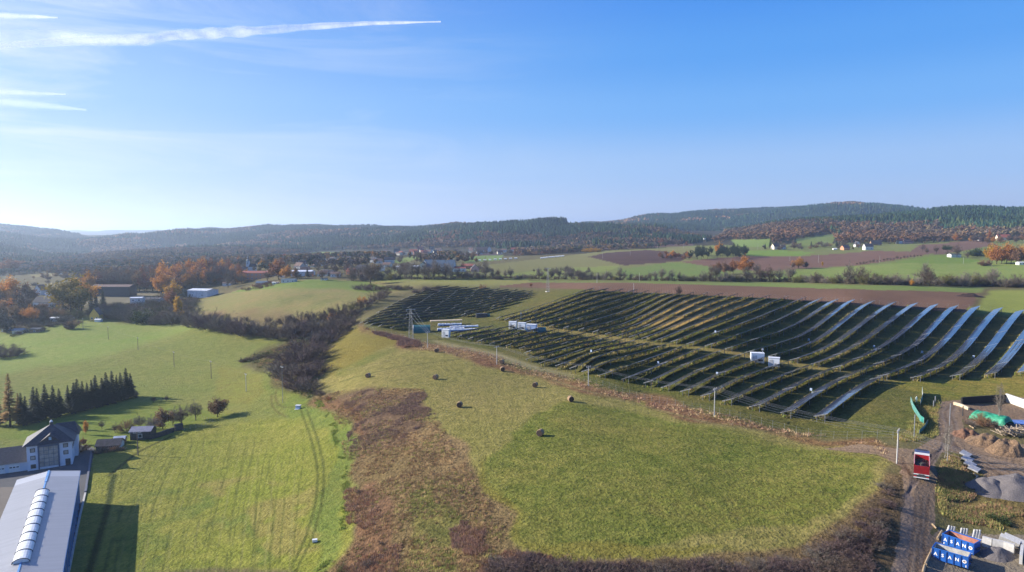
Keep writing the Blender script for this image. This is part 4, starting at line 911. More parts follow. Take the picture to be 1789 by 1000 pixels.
for q in ((1672,450,27),(1636,444,18),(1620,444,14),(1612,440,16),(1655,448,14),(1690,452,14)): tpx('bare', 'brown', *q, 'dark bare tree around the white cottage on the right', group='bare trees around the white cottage')
for q in ((1700,448,14),(1712,447,16),(1655,437,10)): tpx('leafshrub', 'green', *q, 'dark green bush near the white cottage on the right', 'shrub', 'green bushes near the white cottage', 1.5)
for i in range(20):
    t = i / 19; tpx('bare', 'brown', 1497 + 112 * t, 463.5 - 15 * t + rng.uniform(-.5, .5), rng.uniform(5, 8), 'small fruit tree in the row across the brown field', group='fruit trees in a row', wide=1.3)
for i in range(9): tpx('leaf', ch('rust', 'brown', 'brown'), 1110 + i * 11 + rng.uniform(-2, 2), 429 + rng.uniform(-1, 1), rng.uniform(8, 15), 'brown round tree on the crest below the dark hill', group='brown trees on the crest', wide=1.2)
for i in range(5): tpx('leafshrub', 'yellow', 1021 + i * 6, 440.5, rng.uniform(6, 9), 'yellow bush on the crest of the far pasture', 'shrub', 'yellow bushes on the crest', 1.4)
for i in range(22): tpx('shrub', ch('brown', 'rust', 'tan'), 903 + i * 5.2, 447 - i * .35 + rng.uniform(-1, 1), rng.uniform(6, 10), 'brown bush on the far edge of the pasture', 'shrub', 'brown bushes along the far pasture', 1.3)
for i in range(30): tpx(ch('bare', 'shrub'), ch('brown', 'grey'), rng.uniform(930, 1030), rng.uniform(473, 486), rng.uniform(7, 14), 'thin bare tree on the slope before the hedgerow', group='thin bare trees on the slope', name='bare_tree')
for i in range(46):
    px = rng.uniform(1330, 1530); py = rng.uniform(426, 437); k = rng.uniform()
    if k < .25: tpx('spruce', 'spruce', px, py, rng.uniform(9, 14), 'dark spruce between the cottages below the right-hand wood', group='spruces between the cottages', wide=1.4)
    else: tpx(ch('bare', 'leaf', 'shrub'), ch('brown', 'grey', 'tan', 'brown'), px, py, rng.uniform(6, 12), 'small brown tree between the cottages below the right-hand wood', group='small trees between the cottages', name='bare_tree', wide=1.2)
for i in range(20): tpx('leaf', ch('tan', 'orange', 'brown'), rng.uniform(1600, 1790), rng.uniform(420, 426), rng.uniform(9, 15), 'tan tree at the foot of the right-hand wood', group='tan trees under the right wood', wide=1.2)
tpx('larch', 'orange', 1729, 420, 20, 'pointed orange larch at the foot of the right-hand wood', wide=1.6); tpx('spruce', 'spruce', 1746, 421, 14, 'dark spruce right of the pointed orange larch', wide=1.8)
for i in range(34): tpx('leaf', ch('rust', 'orange', 'brown', 'tan'), rng.uniform(738, 835), rng.uniform(449, 460), rng.uniform(9, 14), 'rusty tree on the rise behind the blue-grey factory', group='rusty trees behind the factory', wide=1.1)
for i in range(26): tpx(ch('bare', 'leaf', 'spruce'), 'spruce' if 0 else ch('brown', 'grey'), rng.uniform(690, 960), rng.uniform(441, 447), rng.uniform(5, 9), 'small tree between the far village houses', group='small trees of the far village', name='bare_tree', wide=1.3)
# --- hedge of brambles at the bottom right and scattered bushes
HP = [(838,1016),(868,978),(930,984),(1000,994),(1150,996),(1400,990),(1465,952),(1512,908),(1534,872),(1542,842),(1556,850),(1550,900),(1534,960),(1518,1016)]
nb = 0
while nb < 230:
    px, py = rng.uniform(838, 1582), rng.uniform(836, 1030)
    if py > 1016 or not in_poly_px(HP, np.array([px]), np.array([py]))[0]: continue
    nb += 1; hh = rng.uniform(1.5, 2.4) if px < 1420 else rng.uniform(1.5, 2.5) * (1 if px < 1490 else .72)
    p = P(px, py); BH.append((p.x, p.y, hh, 1.5 if hh > 2.5 else 1.9, S(*ch((134,112,104),(128,106,102),(134,114,98),(142,120,110),(148,136,120)))))
for q in ((587,1004,26,'olive'),(648,990,16,'brown'),(668,950,10,'brown'),(630,862,8,'brown'),(805,870,6,'brown'),(560,692,12,'brown'),(574,700,10,'rust')):
    tpx('bramble', q[3], *q[:3], 'low round bush scattered over the brown scrub strip', 'shrub', 'low bushes on the scrub strip', 1.9)
def crown_np(n, seed, W):
    a, b = T_shrub(seed, n, 0, W); v = np.array([q.co for q in b.vertices]); f = np.array([q.vertices[:] for q in b.polygons]); v = v / v[:, 2].max(); return v, f
def merged(name, items, tm):
    it = [(q[0], q[1], q[2], q[3], *q[4]) for q in items]; A = np.array(it)
    o = scatter_mesh(name, A[:, 0], A[:, 1], A[:, 2], A[:, 3], A[:, 4:7], tm, 0.0, m_far); tag(o, kind='stuff')
merged('bramble_hedge', BH, crown_np(1900, 71, .05)); merged('undergrowth', UG, crown_np(420, 72, .09)); merged('undergrowth', WB, crown_np(420, 73, .08))
# dry stalks and brush standing on the scrub strips
def brush(pts_px, n, hmin, hmax, pal, tm, thr=-.2, name='dry_brush', sc=9):
    pw = poly_world(pts_px); lo = pw.min(0); hi = pw.max(0); U = rng.uniform(lo[0], hi[0], n * 6); L_ = np.log(np.sqrt(rng.uniform(math.exp(2 * lo[1]), math.exp(2 * hi[1]), n * 6))); m = inside(pw, U, L_); U = U[m][:n * 2]; d = np.exp(L_[m][:n * 2]); x = U * d
    q1 = inside(pw, U + vn(x, d, 10, 98) * 9 / d + vn(x, d, 3, 99) * 3 / d, np.log(d) + vn(x, d, 10, 88) * 9 / d + vn(x, d, 3, 89) * 3 / d); x = x[q1]; d = d[q1]
    k = vn(x, d, sc, 95) + .5 * vn(x, d, sc / 3, 96) > thr; x = x[k][:n]; d = d[k][:n]; pl = np.array([S(*q) for q in pal]); ci = np.clip(((vn(x, d, 12, 97) + .5) * len(pl) + rng.normal(0, .8, len(x))).astype(int), 0, len(pl) - 1)
    o = scatter_mesh(name, x, d, rng.uniform(hmin, hmax, len(x)), np.full(len(x), 1.3), pl[ci] * (2.9 if name == 'dry_brush' else 1.55), tm, .05, m_far); tag(o, kind='stuff'); return len(x)
SCRUB = [(560,694),(590,684),(650,678),(740,680),(766,735),(801,790),(830,830),(868,900),(898,955),(1000,972),(1000,1010),(560,1010),(604,930),(614,860),(602,800),(588,740)]
PURPLE = [(598,692),(650,680),(680,692),(742,682),(766,735),(720,762),(650,800),(614,812),(608,780),(604,720)]
tb = tuft(12, 5, .05, .5)
nbr = brush(PURPLE, 2800, .35, .75, [(112,92,82),(126,104,88),(104,86,78),(134,114,92)], tuft(14, 6, .035, .5), .0)
nbr += brush(SCRUB, 9000, .25, .6, [(160,136,98),(140,114,82),(120,96,74),(128,126,70),(168,140,104),(108,84,70)], tb, -.1, sc=5)
nbr += brush([(600,855),(650,845),(668,900),(705,945),(690,1010),(585,1010),(606,920)], 1500, .35, .8, [(128,106,90),(134,108,86),(146,116,90),(116,98,84)], tuft(14, 7, .04, .5), .0)
nbr += brush([(780,900),(860,930),(905,965),(1000,975),(1000,1010),(800,1010)], 1500, .4, .8, [(128,104,90),(128,98,78),(100,80,68)], tuft(14, 8, .04, .5), -.1)
nbr += brush([(700,586),(740,596),(800,605),(870,622),(930,646),(1020,664),(1100,690),(1240,718),(1350,745),(1480,768),(1560,768),(1560,798),(1520,796),(1450,777),(1330,751),(1230,737),(1100,701),(1000,674),(870,639),(760,614),(695,606),(680,592)], 7000, .3, .75, [(150,118,94),(126,100,84),(168,146,110),(138,110,90)], tb, -.25)
nbr += brush([(1638,852),(1650,800),(1690,792),(1740,872),(1800,882),(1800,945),(1690,926),(1642,912)], 5000, .3, .8, [(140,116,84),(112,110,64),(128,98,78),(98,104,58),(136,124,78)], tb, -.4)
nbr += brush([(640,575),(660,580),(700,590),(738,598),(735,610),(700,608),(684,600)], 800, .8, 1.6, [(100,80,72),(120,92,74)], tb, -.4)
nbr += brush([(1590,700),(1625,690),(1642,705),(1636,740),(1640,760),(1600,778),(1570,770)], 1800, .3, .7, [(118,112,66),(104,106,58),(124,106,70)], tb, -.4)
nbr += brush([(425,628),(500,602),(545,572),(560,600),(545,640),(560,690),(600,700),(560,704),(500,680)], 2500, .5, 1.2, [(120,112,74),(98,104,60),(150,122,84)], tb, -.2)
nbr += brush([(560,700),(588,740),(602,800),(612,860),(604,930),(560,1010),(545,1010),(592,925),(600,860),(590,800),(575,740),(548,704)], 2500, .25, .6, [(118,132,62),(136,132,74),(104,118,54)], tb, -.3)
TK = []
def thicket(poly, n, h0, h1, pal, dmax=700):
    pw = poly_world(poly); lo = pw.min(0); hi = pw.max(0); k = 0; t = 0
    while k < n and t < n * 40:
        t += 1; u = rng.uniform(lo[0], hi[0]); l_ = rng.uniform(lo[1], hi[1])
        if not inside(pw, np.array([u]), np.array([l_]))[0]: continue
        d = math.exp(l_); k += 1; TK.append((u * d, d, rng.uniform(h0, h1), 1.5, S(*pal[int(rng.integers(0, len(pal)))])))
BR = [(134,114,98),(144,132,116),(128,106,102),(150,128,100),(120,118,78),(112,110,84)]
thicket([(45,575),(60,545),(110,545),(140,551),(118,560),(60,578)], 90, 2.5, 6, BR)
thicket([(182,556),(180,538),(300,528),(345,545),(345,562),(220,560),(184,556)], 190, 2.5, 6.5, BR)
thicket([(0,560),(60,535),(110,530),(100,548),(50,570),(0,585)], 70, 2.5, 6, BR)
thicket([(270,520),(330,515),(345,530),(330,548),(290,545)], 60, 3, 7, BR)
thicket([(420,508),(455,497),(500,492),(470,503),(430,510)], 60, 1.5, 3.5, [(150,104,84),(138,110,90)])
merged('thicket', TK, crown_np(420, 74, .09))
# grass tufts standing on the nearer meadows
tg = tuft(5, 9, .10, .45)
LF = [(130,1010),(150,840),(240,760),(400,740),(500,680),(560,700),(595,760),(604,860),(560,1010)]; RF = [(842,795),(880,765),(930,728),(980,702),(1100,715),(1240,747),(1500,802),(1512,842),(1488,880),(1420,930),(1380,960),(1000,962),(905,945),(862,860)]
CF = [(620,660),(660,620),(760,625),(860,642),(1000,680),(980,702),(880,765),(842,795),(815,800),(770,735),(742,680),(650,676)]
brush(LF, 10000, .12, .24, [(140,148,70),(156,156,80),(128,140,62),(150,146,78)], tg, -.6, 'grass_tufts'); brush(RF, 14000, .12, .26, [(122,140,58),(146,148,72),(112,132,52),(160,152,84)], tg, -.6, 'grass_tufts'); brush(CF, 7000, .12, .24, [(160,152,88),(170,156,98),(150,146,80)], tg, -.6, 'grass_tufts')
print('TREES', ntree, 'BRUSH', nbr)
# ------------------------------------------------------------------ buildings
m_plaster = mat('pale_plaster', (.62,.62,.60), .85, var=.08, scale=.8); m_cream = mat('cream_plaster', (.68,.62,.48), .85, var=.08, scale=.8)
m_roofd = mat('dark_roof', (.06,.055,.06), .8, var=.3, scale=1.2); m_roofr = mat('red_roof', (.30,.09,.06), .8, var=.3, scale=1.2); m_roofb = mat('brown_roof', (.16,.10,.08), .8, var=.3)
m_glass = mat('window_glass', (.05,.06,.07), .12, var=.3, spec=.6); m_frame = mat('white_frame', (.75,.75,.74), .5, var=.05)
m_dark = mat('dark_paint', (.05,.05,.055), .6, var=.2); m_white = mat('white_paint', (.70,.70,.69), .45, var=.04, scale=2); m_conc = mat('concrete', (.44,.42,.39), .9, var=.18, scale=2.5, bump=.02)
m_timber = mat('timber', (.30,.19,.11), .85, var=.3, scale=2); m_black = mat('black_void', (.012,.012,.013), .9, var=.1)
m_yellow = mat('yellow_plaster', (.72,.46,.10), .85, var=.08); m_pink = mat('pink_plaster', (.62,.36,.30), .85, var=.08); m_blueg = mat('blue_grey_roof', (.09,.13,.17), .6, var=.15)
m_teal = mat('teal_fabric', (.015,.11,.115), .7, var=.15); m_bluep = mat('blue_paint', (.02,.11,.40), .42, var=.16, scale=1.2); m_redp = mat('red_paint', (.33,.018,.024), .35, var=.15, scale=1.5)
m_orange = mat('orange_wall', (.55,.25,.14), .85, var=.1); m_sheet = mat('roof_sheet', (.60,.62,.66), .5, var=.12, scale=.6); m_rust = mat('rusty_primer', (.40,.17,.12), .8, var=.25, scale=1.5)
m_rubber = mat('rubber', (.02,.02,.02), .8, var=.2)
def frame_at(p0, p1):
    """matrix with X along p0->p1 on the ground, Y away from the camera, Z up"""
    x = Vector((p1.x - p0.x, p1.y - p0.y, 0)); L_ = x.length; x.normalize(); return L_, math.atan2(x.y, x.x)
def gable(mb, w, l, h, rh, over=.4, mw=0, mr=1, axis='x'):
    """gabled house centred on the origin: w along x, l along y, ridge along x or y"""
    if axis == 'x': W, D_ = w / 2, l / 2; q = lambda a, b, z: (a, b, z)
    else: W, D_ = l / 2, w / 2; q = lambda a, b, z: (b, a, z)
    return W, D_, q
def house(px, py, wpx, dpt, hpx, rpx, wall, roof, label, rot=0, axis='x', cat='house', windows=2, chimney=False, name='house', group=None, d=None, floors=1, door=False, over=.35):
    p = P(px, py) if d is None else at_d(px, d); s = p.y / F; w = wpx * s; h = hpx * s; rh = rpx * s; l = dpt
    root = empty(name, (p.x, p.y + l / 2, p.z - .3), R(rot), label, cat, group); h += .3
    W, D_, q = gable(None, w, l, h, rh, axis=axis); mb = MB()
    # walls with gable ends
    vs = [q(-W, -D_, 0), q(W, -D_, 0), q(W, D_, 0), q(-W, D_, 0), q(-W, -D_, h), q(W, -D_, h), q(W, D_, h), q(-W, D_, h), q(-W, 0, h + rh), q(W, 0, h + rh)]
    mb.add(vs, [(0, 1, 5, 4), (2, 3, 7, 6), (1, 2, 6, 9, 5), (3, 0, 4, 8, 7)] if axis == 'x' else [(4, 5, 1, 0), (6, 7, 3, 2), (5, 9, 6, 2, 1), (7, 8, 4, 0, 3)])
    mb.build('wall', wall, root)
    t = .18; o = over; k = rh / D_; mr = MB()
    for sg in (-1, 1):
        a = [q(-W - o, sg * (D_ + o), h - k * o + .02), q(W + o, sg * (D_ + o), h - k * o + .02), q(W + o, 0, h + rh + .02), q(-W - o, 0, h + rh + .02)]
        mr.add(a + [(x, y, z + t) for x, y, z in a], [(3, 2, 1, 0), (4, 5, 6, 7), (0, 1, 5, 4), (1, 2, 6, 5), (2, 3, 7, 6), (3, 0, 4, 7)])
    ro = mr.build('roof', roof, root)
    if chimney: MB().box(-.35, .35, -.35, .35, h + rh * .4, h + rh + .9).build('chimney', m_roofb, ro, loc=q(W * .3, D_ * .15, 0))
    if windows:
        fw = min(1.2, W * 2 / windows * .45); fh = min(1.3, (h / floors) * .45)
        for f_ in range(floors):
            for i in range(windows):
                x = -w / 2 + w * (i + .5) / windows; z = h / floors * (f_ + .32)
                wm = MB().box(x - fw / 2, x + fw / 2, -l / 2 - .05, -l / 2 + .05, z, z + fh).build('window', m_frame, root)
                MB().box(x - fw / 2 + .12, x + fw / 2 - .12, -l / 2 - .08, -l / 2 - .04, z + .12, z + fh - .12).build('pane', m_glass, wm)
    if door: MB().box(-w * .38 - .45, -w * .38 + .45, -l / 2 - .06, -l / 2 + .05, .25, 2.3).build('door', m_timber, root)
    return root
# villages far off
VH = [(677,446,9,8,4,3,m_plaster,m_roofb,'tiny cottage with brown roof at the left end of the far village row'),
 (693,445,11,9,5,5,m_plaster,m_roofd,'far village house with steep dark gable'),(708,445,15,10,4,3,m_cream,m_roofd,'low cream far house with dark roof right of the steep gable'),
 (722,445,14,10,5,4,m_cream,m_roofr,'cream far house with bright red roof'),(734,440,10,9,5,4,m_orange,m_roofr,'orange far house with red roof behind the cream one'),
 (754,441,9,8,5,5,m_plaster,m_roofd,'white narrow far house above the green strip'),(766,441,10,8,4,3,m_plaster,m_roofb,'low far house with brown roof beside dark trees'),
 (822,440,8,8,4,3,m_cream,m_roofb,'small cream far house left of the long farmhouse'),(842,440,20,9,3,5,m_orange,m_roofb,'long far farmhouse with large brown roof'),(855,441,6,8,6,4,m_plaster,m_roofd,'white gable end beside the long far farmhouse'),
 (880,441,9,8,4,2,m_plaster,m_roofb,'small pale far house right of the farmhouse'),(897,440,9,8,4,3,m_plaster,m_roofr,'small white far house at the end of the village'),
 (600,449,10,9,4,3,m_plaster,m_roofb,'tiny pale house at the foot of the wooded hill'),(583,453,12,9,4,3,m_cream,m_roofb,'tiny cream house below the wooded hill'),(458,449,10,9,4,3,m_plaster,m_roofb,'tiny white house near the church'),(400,447,9,9,4,3,m_plaster,m_roofd,'tiny white house left of the church'),
 (1357,436,12,9,5,5,m_cream,m_roofb,'cream cottage between dark spruces on the right slope'),(1369,436,8,8,4,4,m_plaster,m_roofd,'small dark roofed cottage beside the cream one'),
 (1479,437,12,9,4,4,m_orange,m_roofd,'brown wooden cottage with grey roof on the slope'),(1499,432,7,8,5,5,m_plaster,m_roofd,'white gabled cottage among garden trees'),(1519,437,14,9,6,5,m_plaster,m_roofd,'white cottage with dark roof at the field corner'),
 (1532,429,17,9,3,6,m_timber,m_roofd,'dark timber barn above the white cottage'),(1574,426,9,8,5,4,m_plaster,m_roofr,'small white house with red window band'),(1588,426,16,9,3,4,m_pink,m_roofb,'brown roofed farm shed right of the small white house'),
 (1460,437,6,6,2,1,m_plaster,m_plaster,'tiny white caravan on the slope'),(1671,450,17,9,5,1.5,m_plaster,m_roofd,'low white cottage with flat roof by the bare trees'),(1716,420,10,8,3,2,m_plaster,m_roofd,'grey shed at the wood edge on the right'),
 (1756,420,20,10,5,5,m_cream,m_roofr,'white house with red roof at the wood edge on the right'),(1786,463,9,6,4,1,m_white,m_white,'white van parked at the right picture edge')]
for q in VH: house(*q[:6], q[6], q[7], q[8], rot=float(rng.uniform(-14, 14)), axis='x' if q[2] > q[4] * 1.7 else 'y', windows=0 if q[2] < 8 else 2, cat='house' if 'van' not in q[8] else 'vehicle', name='house' if 'van' not in q[8] else 'parked_van')
for i in range(16): house(905 + i * 5.2 + rng.uniform(-1, 1) if i > 7 else 838 + i * 9, 456 - i * .5 if i < 8 else 452 - (i - 8) * .5, rng.uniform(3, 5), 3, 1.3, .6, m_white, m_white, 'white parked car in the long line behind the factory', windows=0, cat='car', name='parked_car', group='cars behind the factory')
for i in range(34):
    px = rng.uniform(470, 905); py = rng.uniform(441, 447) if px > 660 else rng.uniform(450, 456)
    house(px, py, rng.uniform(6, 11), 8, rng.uniform(2.5, 4), rng.uniform(2, 4.5), ch(m_plaster, m_cream, m_orange), ch(m_roofb, m_roofd, m_roofr), 'small pale house scattered in the far village below the wooded hill', rot=float(rng.uniform(-30, 30)), windows=0, group='scattered houses of the far village')
for i in range(18):
    px = rng.uniform(500, 700); d = rng.uniform(700, 980)
    house(px, 470, rng.uniform(10, 18), 9, rng.uniform(4, 6), rng.uniform(3, 6), ch(m_plaster, m_cream, m_plaster), ch(m_roofb, m_roofd, m_roofb), 'pale house half hidden by bare trees beyond the upper meadow', rot=float(rng.uniform(-30, 30)), windows=2, group='half hidden houses beyond the meadow', d=d)
for i in range(12):
    house(rng.uniform(470, 640), rng.uniform(479, 487), rng.uniform(11, 18), 8, rng.uniform(4, 6), rng.uniform(3, 6), ch(m_plaster, m_cream, m_orange), ch(m_roofb, m_roofr, m_roofd), 'small house between garden trees right behind the upper meadow', rot=float(rng.uniform(-30, 30)), windows=2, group='garden houses behind the upper meadow')
for i in range(7):
    px = rng.uniform(0, 330); d = rng.uniform(780, 1200)
    house(px, 470, rng.uniform(12, 20), 9, rng.uniform(4, 6), rng.uniform(3, 6), ch(m_plaster, m_cream, m_plaster), ch(m_roofb, m_roofd), 'pale house far up the valley at the left', rot=float(rng.uniform(-30, 30)), windows=2, group='far houses up the left valley', d=d)
# factory village in the middle distance
house(738,476,9,10,14,4,m_cream,m_roofd,'narrow cream gable wing at the left of the factory', axis='y', windows=1, floors=2)
house(769,475,50,16,7,13,m_plaster,m_blueg,'long factory hall with steep blue-grey roof', windows=7, name='factory_hall', cat='factory', rot=-4)
for i, q in enumerate((742, 752)): house(q,474,12,12,10,10,m_plaster,m_blueg,('left' if i == 0 else 'right') + ' white gabled front wing of the blue-grey factory', axis='y', windows=1, floors=2, name='factory_wing', cat='factory')
house(802,475,22,12,6,3,m_plaster,m_roofr,'white house with red roof right of the factory', windows=3, chimney=True); house(816,470,20,12,5,3,m_orange,m_roofr,'orange house behind the white red-roofed one', windows=2)
house(829,475,13,10,6,6,m_pink,m_roofd,'pink gabled house with dark roof at the factory end', rot=10, axis='y', windows=1); house(664,474,12,9,9,1.5,m_plaster,m_roofd,'pale tower-like house left of the factory', windows=1, floors=2); 
house(704,473,24,14,6,1.5,m_plaster,m_sheet,'long white low hall left of the factory', windows=4, name='hall', cat='hall'); house(722,472,16,14,6,1.2,m_plaster,m_sheet,'grey low hall beside the factory gables', windows=0, name='hall', cat='hall')
house(548,467,14,10,3,2,m_cream,m_roofb,'cream hut roof showing over the bare trees', windows=1)
# around the church
house(416,475,21,14,8,8,m_plaster,m_roofd,'white house with dark roof left of the church tower', windows=2, rot=12, d=760); house(443,478,44,12,12,3,m_orange,m_roofr,'orange school building with red roof', windows=6, floors=2, d=700, name='school', cat='building')
house(395,480,16,10,5,4,m_plaster,m_roofb,'grey cottage half hidden below the church', windows=1, d=690)
house(525,484,36,14,8,2,m_plaster,m_sheet,'white workshop with flat pale roof behind golden trees', windows=3, d=650, name='workshop', cat='building'); house(572,485,16,9,4,6,m_timber,m_roofd,'dark steep roofed cabin right of the workshop', windows=1, d=640)
house(455,500,20,8,4,3,m_pink,m_blueg,'small house with blue roof at the meadow corner', windows=1, d=620); house(503,494,24,7,5,1,m_plaster,m_blueg,'row of white and blue garages on the meadow edge', windows=3, name='garage', cat='garage'); house(565,490,10,5,3,1,m_plaster,m_dark,'tiny grey pump hut on the meadow edge', windows=1, name='hut', cat='hut')
house(480,497,10,5,3,.6,m_plaster,m_plaster,'white van beside the small blue roofed house', windows=1, name='parked_van', cat='vehicle')
def church():
    p = at_d(433, 800); s = 800 / F; r = empty('church', (p.x, p.y, p.z), 0, 'white church tower with dark onion spire above the orange school', 'church')
    r.scale = (.62, .62, .72); MB().box(-2.6, 2.6, -2.6, 2.6, 0, 18).build('tower', m_plaster, r)
    b = MB(); prof = [(2.9, 18), (3.1, 19), (2.2, 20.2), (1.2, 21.2), (1.0, 22.5), (1.5, 23.3), (1.1, 24.4), (.35, 25.5), (.12, 29.5)]
    for (r0, z0), (r1, z1) in zip(prof, prof[1:]): b.tube([(0, 0, z0), (0, 0, z1)], [r0, r1], 10)
    sp = b.build('spire', m_blueg, r); MB().box(-.08, .08, -.08, .08, 29.4, 31.2).box(-.5, .5, -.07, .07, 30.3, 30.5).build('cross', m_steel, sp)
    MB().box(-.6, .6, -2.68, -2.55, 13.5, 16).build('window', m_dark, r); MB().box(2.0, 14, -3.5, 6, 0, 9).build('nave', m_plaster, r)
    b = MB(); b.add([(1.9, -4, 8.8), (14.4, -4, 8.8), (14.4, 1.2, 14), (1.9, 1.2, 14), (14.4, 6.5, 8.8), (1.9, 6.5, 8.8)], [(0, 1, 2, 3), (3, 2, 4, 5), (1, 4, 2), (0, 3, 5)]); b.build('roof', m_roofd, r)
church()
# the hollow at the left
house(190,522,66,13,17,3,m_dark,m_roofb,'long dark open-sided timber barn below the brown tree belt', windows=0, name='barn', cat='barn', d=640, rot=1)
house(73,545,40,11,9,8,m_plaster,m_roofd,'long white house with dark roof at the left', windows=6, d=560, rot=2); house(62,515,14,9,9,9,m_plaster,m_roofb,'white gabled villa behind the long white house', axis='y', windows=2, floors=2, d=660)
house(88,516,26,9,4,1,m_white,m_sheet,'low white sheds behind the long white house', windows=2, name='shed', cat='shed', d=650)
house(162,561,15,9,11,11,m_yellow,m_roofb,'small bright yellow house with steep gable', axis='y', windows=2, floors=1, rot=14); house(170,563,10,3,4,1,m_white,m_white,'white van parked beside the yellow house', windows=0, name='parked_van', cat='vehicle')
house(232,529,19,9,14,1,m_plaster,m_sheet,'white flat-roofed workshop with tall end wall in the hollow', windows=2, floors=2, rot=14, name='workshop', cat='building', d=570); house(262,527,28,9,8,1.5,m_conc,m_roofd,'long grey shed with slim chimney in the hollow', windows=3, name='shed', cat='shed', d=590, chimney=True)
house(348,521,40,16,13,2.2,m_sheet,m_sheet,'large white metal shed at the edge of the upper meadow', windows=2, rot=-14, name='metal_shed', cat='shed', door=True); house(334,521,10,8,13,1.5,m_white,m_sheet,'narrow white annex of the large metal shed', windows=0, rot=-14, name='metal_shed', cat='shed')
house(95,562,15,4,6,1,m_plaster,m_plaster,'white caravan parked above the allotments', windows=2, name='caravan', cat='caravan'); house(30,583,18,6,5,3,m_cream,m_blueg,'little blue roofed allotment hut', windows=1, name='garden_hut', cat='hut'); house(60,581,16,6,5,2,m_timber,m_dark,'little black roofed allotment hut', windows=1, name='garden_hut', cat='hut'); house(8,580,12,6,5,2,m_plaster,m_dark,'little grey allotment hut at the picture edge', windows=1, name='garden_hut', cat='hut')
tpx('spruce','spruce',12,582,18,'small conical conifer among the allotment huts', wide=1.8)
for i in range(9): tpx('leafshrub' if i % 2 else 'shrub', ch('green', 'brown', 'olive'), 22 + i * 13 + rng.uniform(-4, 4), 588 - i * 3.4, rng.uniform(5, 9), 'small garden bush between the allotment huts and the crest', 'shrub', 'bushes of the allotments', 1.5)
# high-seat hide on the ridge
p = P(1231, 424); r = empty('hunting_hide', tuple(p), 0, 'white raised hide on stilts on the ridge behind the pines', 'hide')
for sx in (-1, 1):
    for sy in (-1, 1): MB().tube([(sx * 1.6, sy * 1.6, -.5), (sx * 1.1, sy * 1.1, 7)], .16, 5).build('leg', m_timber, r)
MB().box(-2.2, 2.2, -2, 2, 7, 10).build('cabin', m_plaster, r); MB().box(-2.5, 2.5, -2.3, 2.3, 10, 10.3).build('roof', m_dark, r)

# ------------------------------------------------------------------ the big metal shed bottom left
ZE = -12.4; ZG = -19.6
def corr_mat():
    m = bpy.data.materials.new('corrugated_sheet'); m.use_nodes = True; nt = m.node_tree; L = nt.links.new; N = nt.nodes.new; b = nt.nodes['Principled BSDF']; b.inputs['Roughness'].default_value = .42; b.inputs['Metallic'].default_value = .15
    tc = N('ShaderNodeTexCoord'); wv = N('ShaderNodeTexWave'); wv.bands_direction = 'X'; wv.inputs['Scale'].default_value = 1.0; L(tc.outputs['Object'], wv.inputs[0]); bp = N('ShaderNodeBump'); bp.inputs['Distance'].default_value = .05; L(wv.outputs['Fac'], bp.inputs['Height']); L(bp.outputs[0], b.inputs['Normal'])
    nz = N('ShaderNodeTexNoise'); nz.inputs['Scale'].default_value = .5; nz.inputs['Detail'].default_value = 6; mp = N('ShaderNodeMapping'); mp.inputs['Scale'].default_value = (2.2, .16, 1); L(tc.outputs['Object'], mp.inputs[0]); L(mp.outputs[0], nz.inputs[0])
    mx = N('ShaderNodeMix'); mx.data_type = 'RGBA'; mx.inputs['A'].default_value = (.36, .365, .385, 1); mx.inputs['B'].default_value = (.54, .545, .57, 1); L(nz.outputs['Fac'], mx.inputs['Factor'])
    # soot streaks below the skylight, seams between the sheets
    sx = N('ShaderNodeSeparateXYZ'); L(tc.outputs['Object'], sx.inputs[0])
    def M(op, a, c_):
        n = N('ShaderNodeMath'); n.operation = op; n.use_clamp = op == 'MULTIPLY'
        for i, q in enumerate((a, c_)):
            if isinstance(q, (int, float)): n.inputs[i].default_value = q
            else: L(q, n.inputs[i])
        return n.outputs[0]
    st = N('ShaderNodeTexNoise'); st.inputs['Scale'].default_value = 1; mp2 = N('ShaderNodeMapping'); mp2.inputs['Scale'].default_value = (2.6, .25, 1); L(tc.outputs['Object'], mp2.inputs[0]); L(mp2.outputs[0], st.inputs[0])
    dist = M('ABSOLUTE', M('SUBTRACT', M('ABSOLUTE', sx.outputs[1], 0), SHW / 2), 0)
    near = M('MULTIPLY', M('SUBTRACT', 1.0, M('DIVIDE', dist, 2.9)), 1.0); inx = M('MULTIPLY', M('GREATER_THAN', sx.outputs[0], 14.5), M('LESS_THAN', sx.outputs[0], 53))
    k = M('MULTIPLY', M('MULTIPLY', near, inx), M('MULTIPLY', M('SUBTRACT', st.outputs['Fac'], .42), 4.0))
    seam = M('LESS_THAN', M('FRACT', M('MULTIPLY', sx.outputs[0], .25), 0), .02)
    k2 = M('MAXIMUM', M('MULTIPLY', k, .75), M('MULTIPLY', seam, .3))
    m3 = N('ShaderNodeMix'); m3.data_type = 'RGBA'; L(k2, m3.inputs['Factor']); L(mx.outputs['Result'], m3.inputs['A']); m3.inputs['B'].default_value = (.10, .09, .085, 1); L(m3.outputs['Result'], b.inputs['Base Color']); return m
rb = at_z(137, 824, ZE); rf = at_z(105, 1000, ZE); lb = at_z(34, 835, ZE)
ang = math.atan2(rf.y - rb.y, rf.x - rb.x); wid = abs((lb.x - rb.x) * math.sin(ang) - (lb.y - rb.y) * math.cos(ang))
SHW = wid; m_corr = corr_mat()
sh = empty('metal_shed', (rb.x, rb.y, ZG), ang, 'large shed with pale corrugated roof and ridge skylight at the bottom left', 'shed')
LN = 70; HE = ZE - ZG; RH = 1.0; w2 = wid / 2       # local: x along the shed towards the camera, y to the right side of that direction
sd = -1 if ((lb.x - rb.x) * -math.sin(ang) + (lb.y - rb.y) * math.cos(ang)) < 0 else 1
Y = lambda t: sd * t
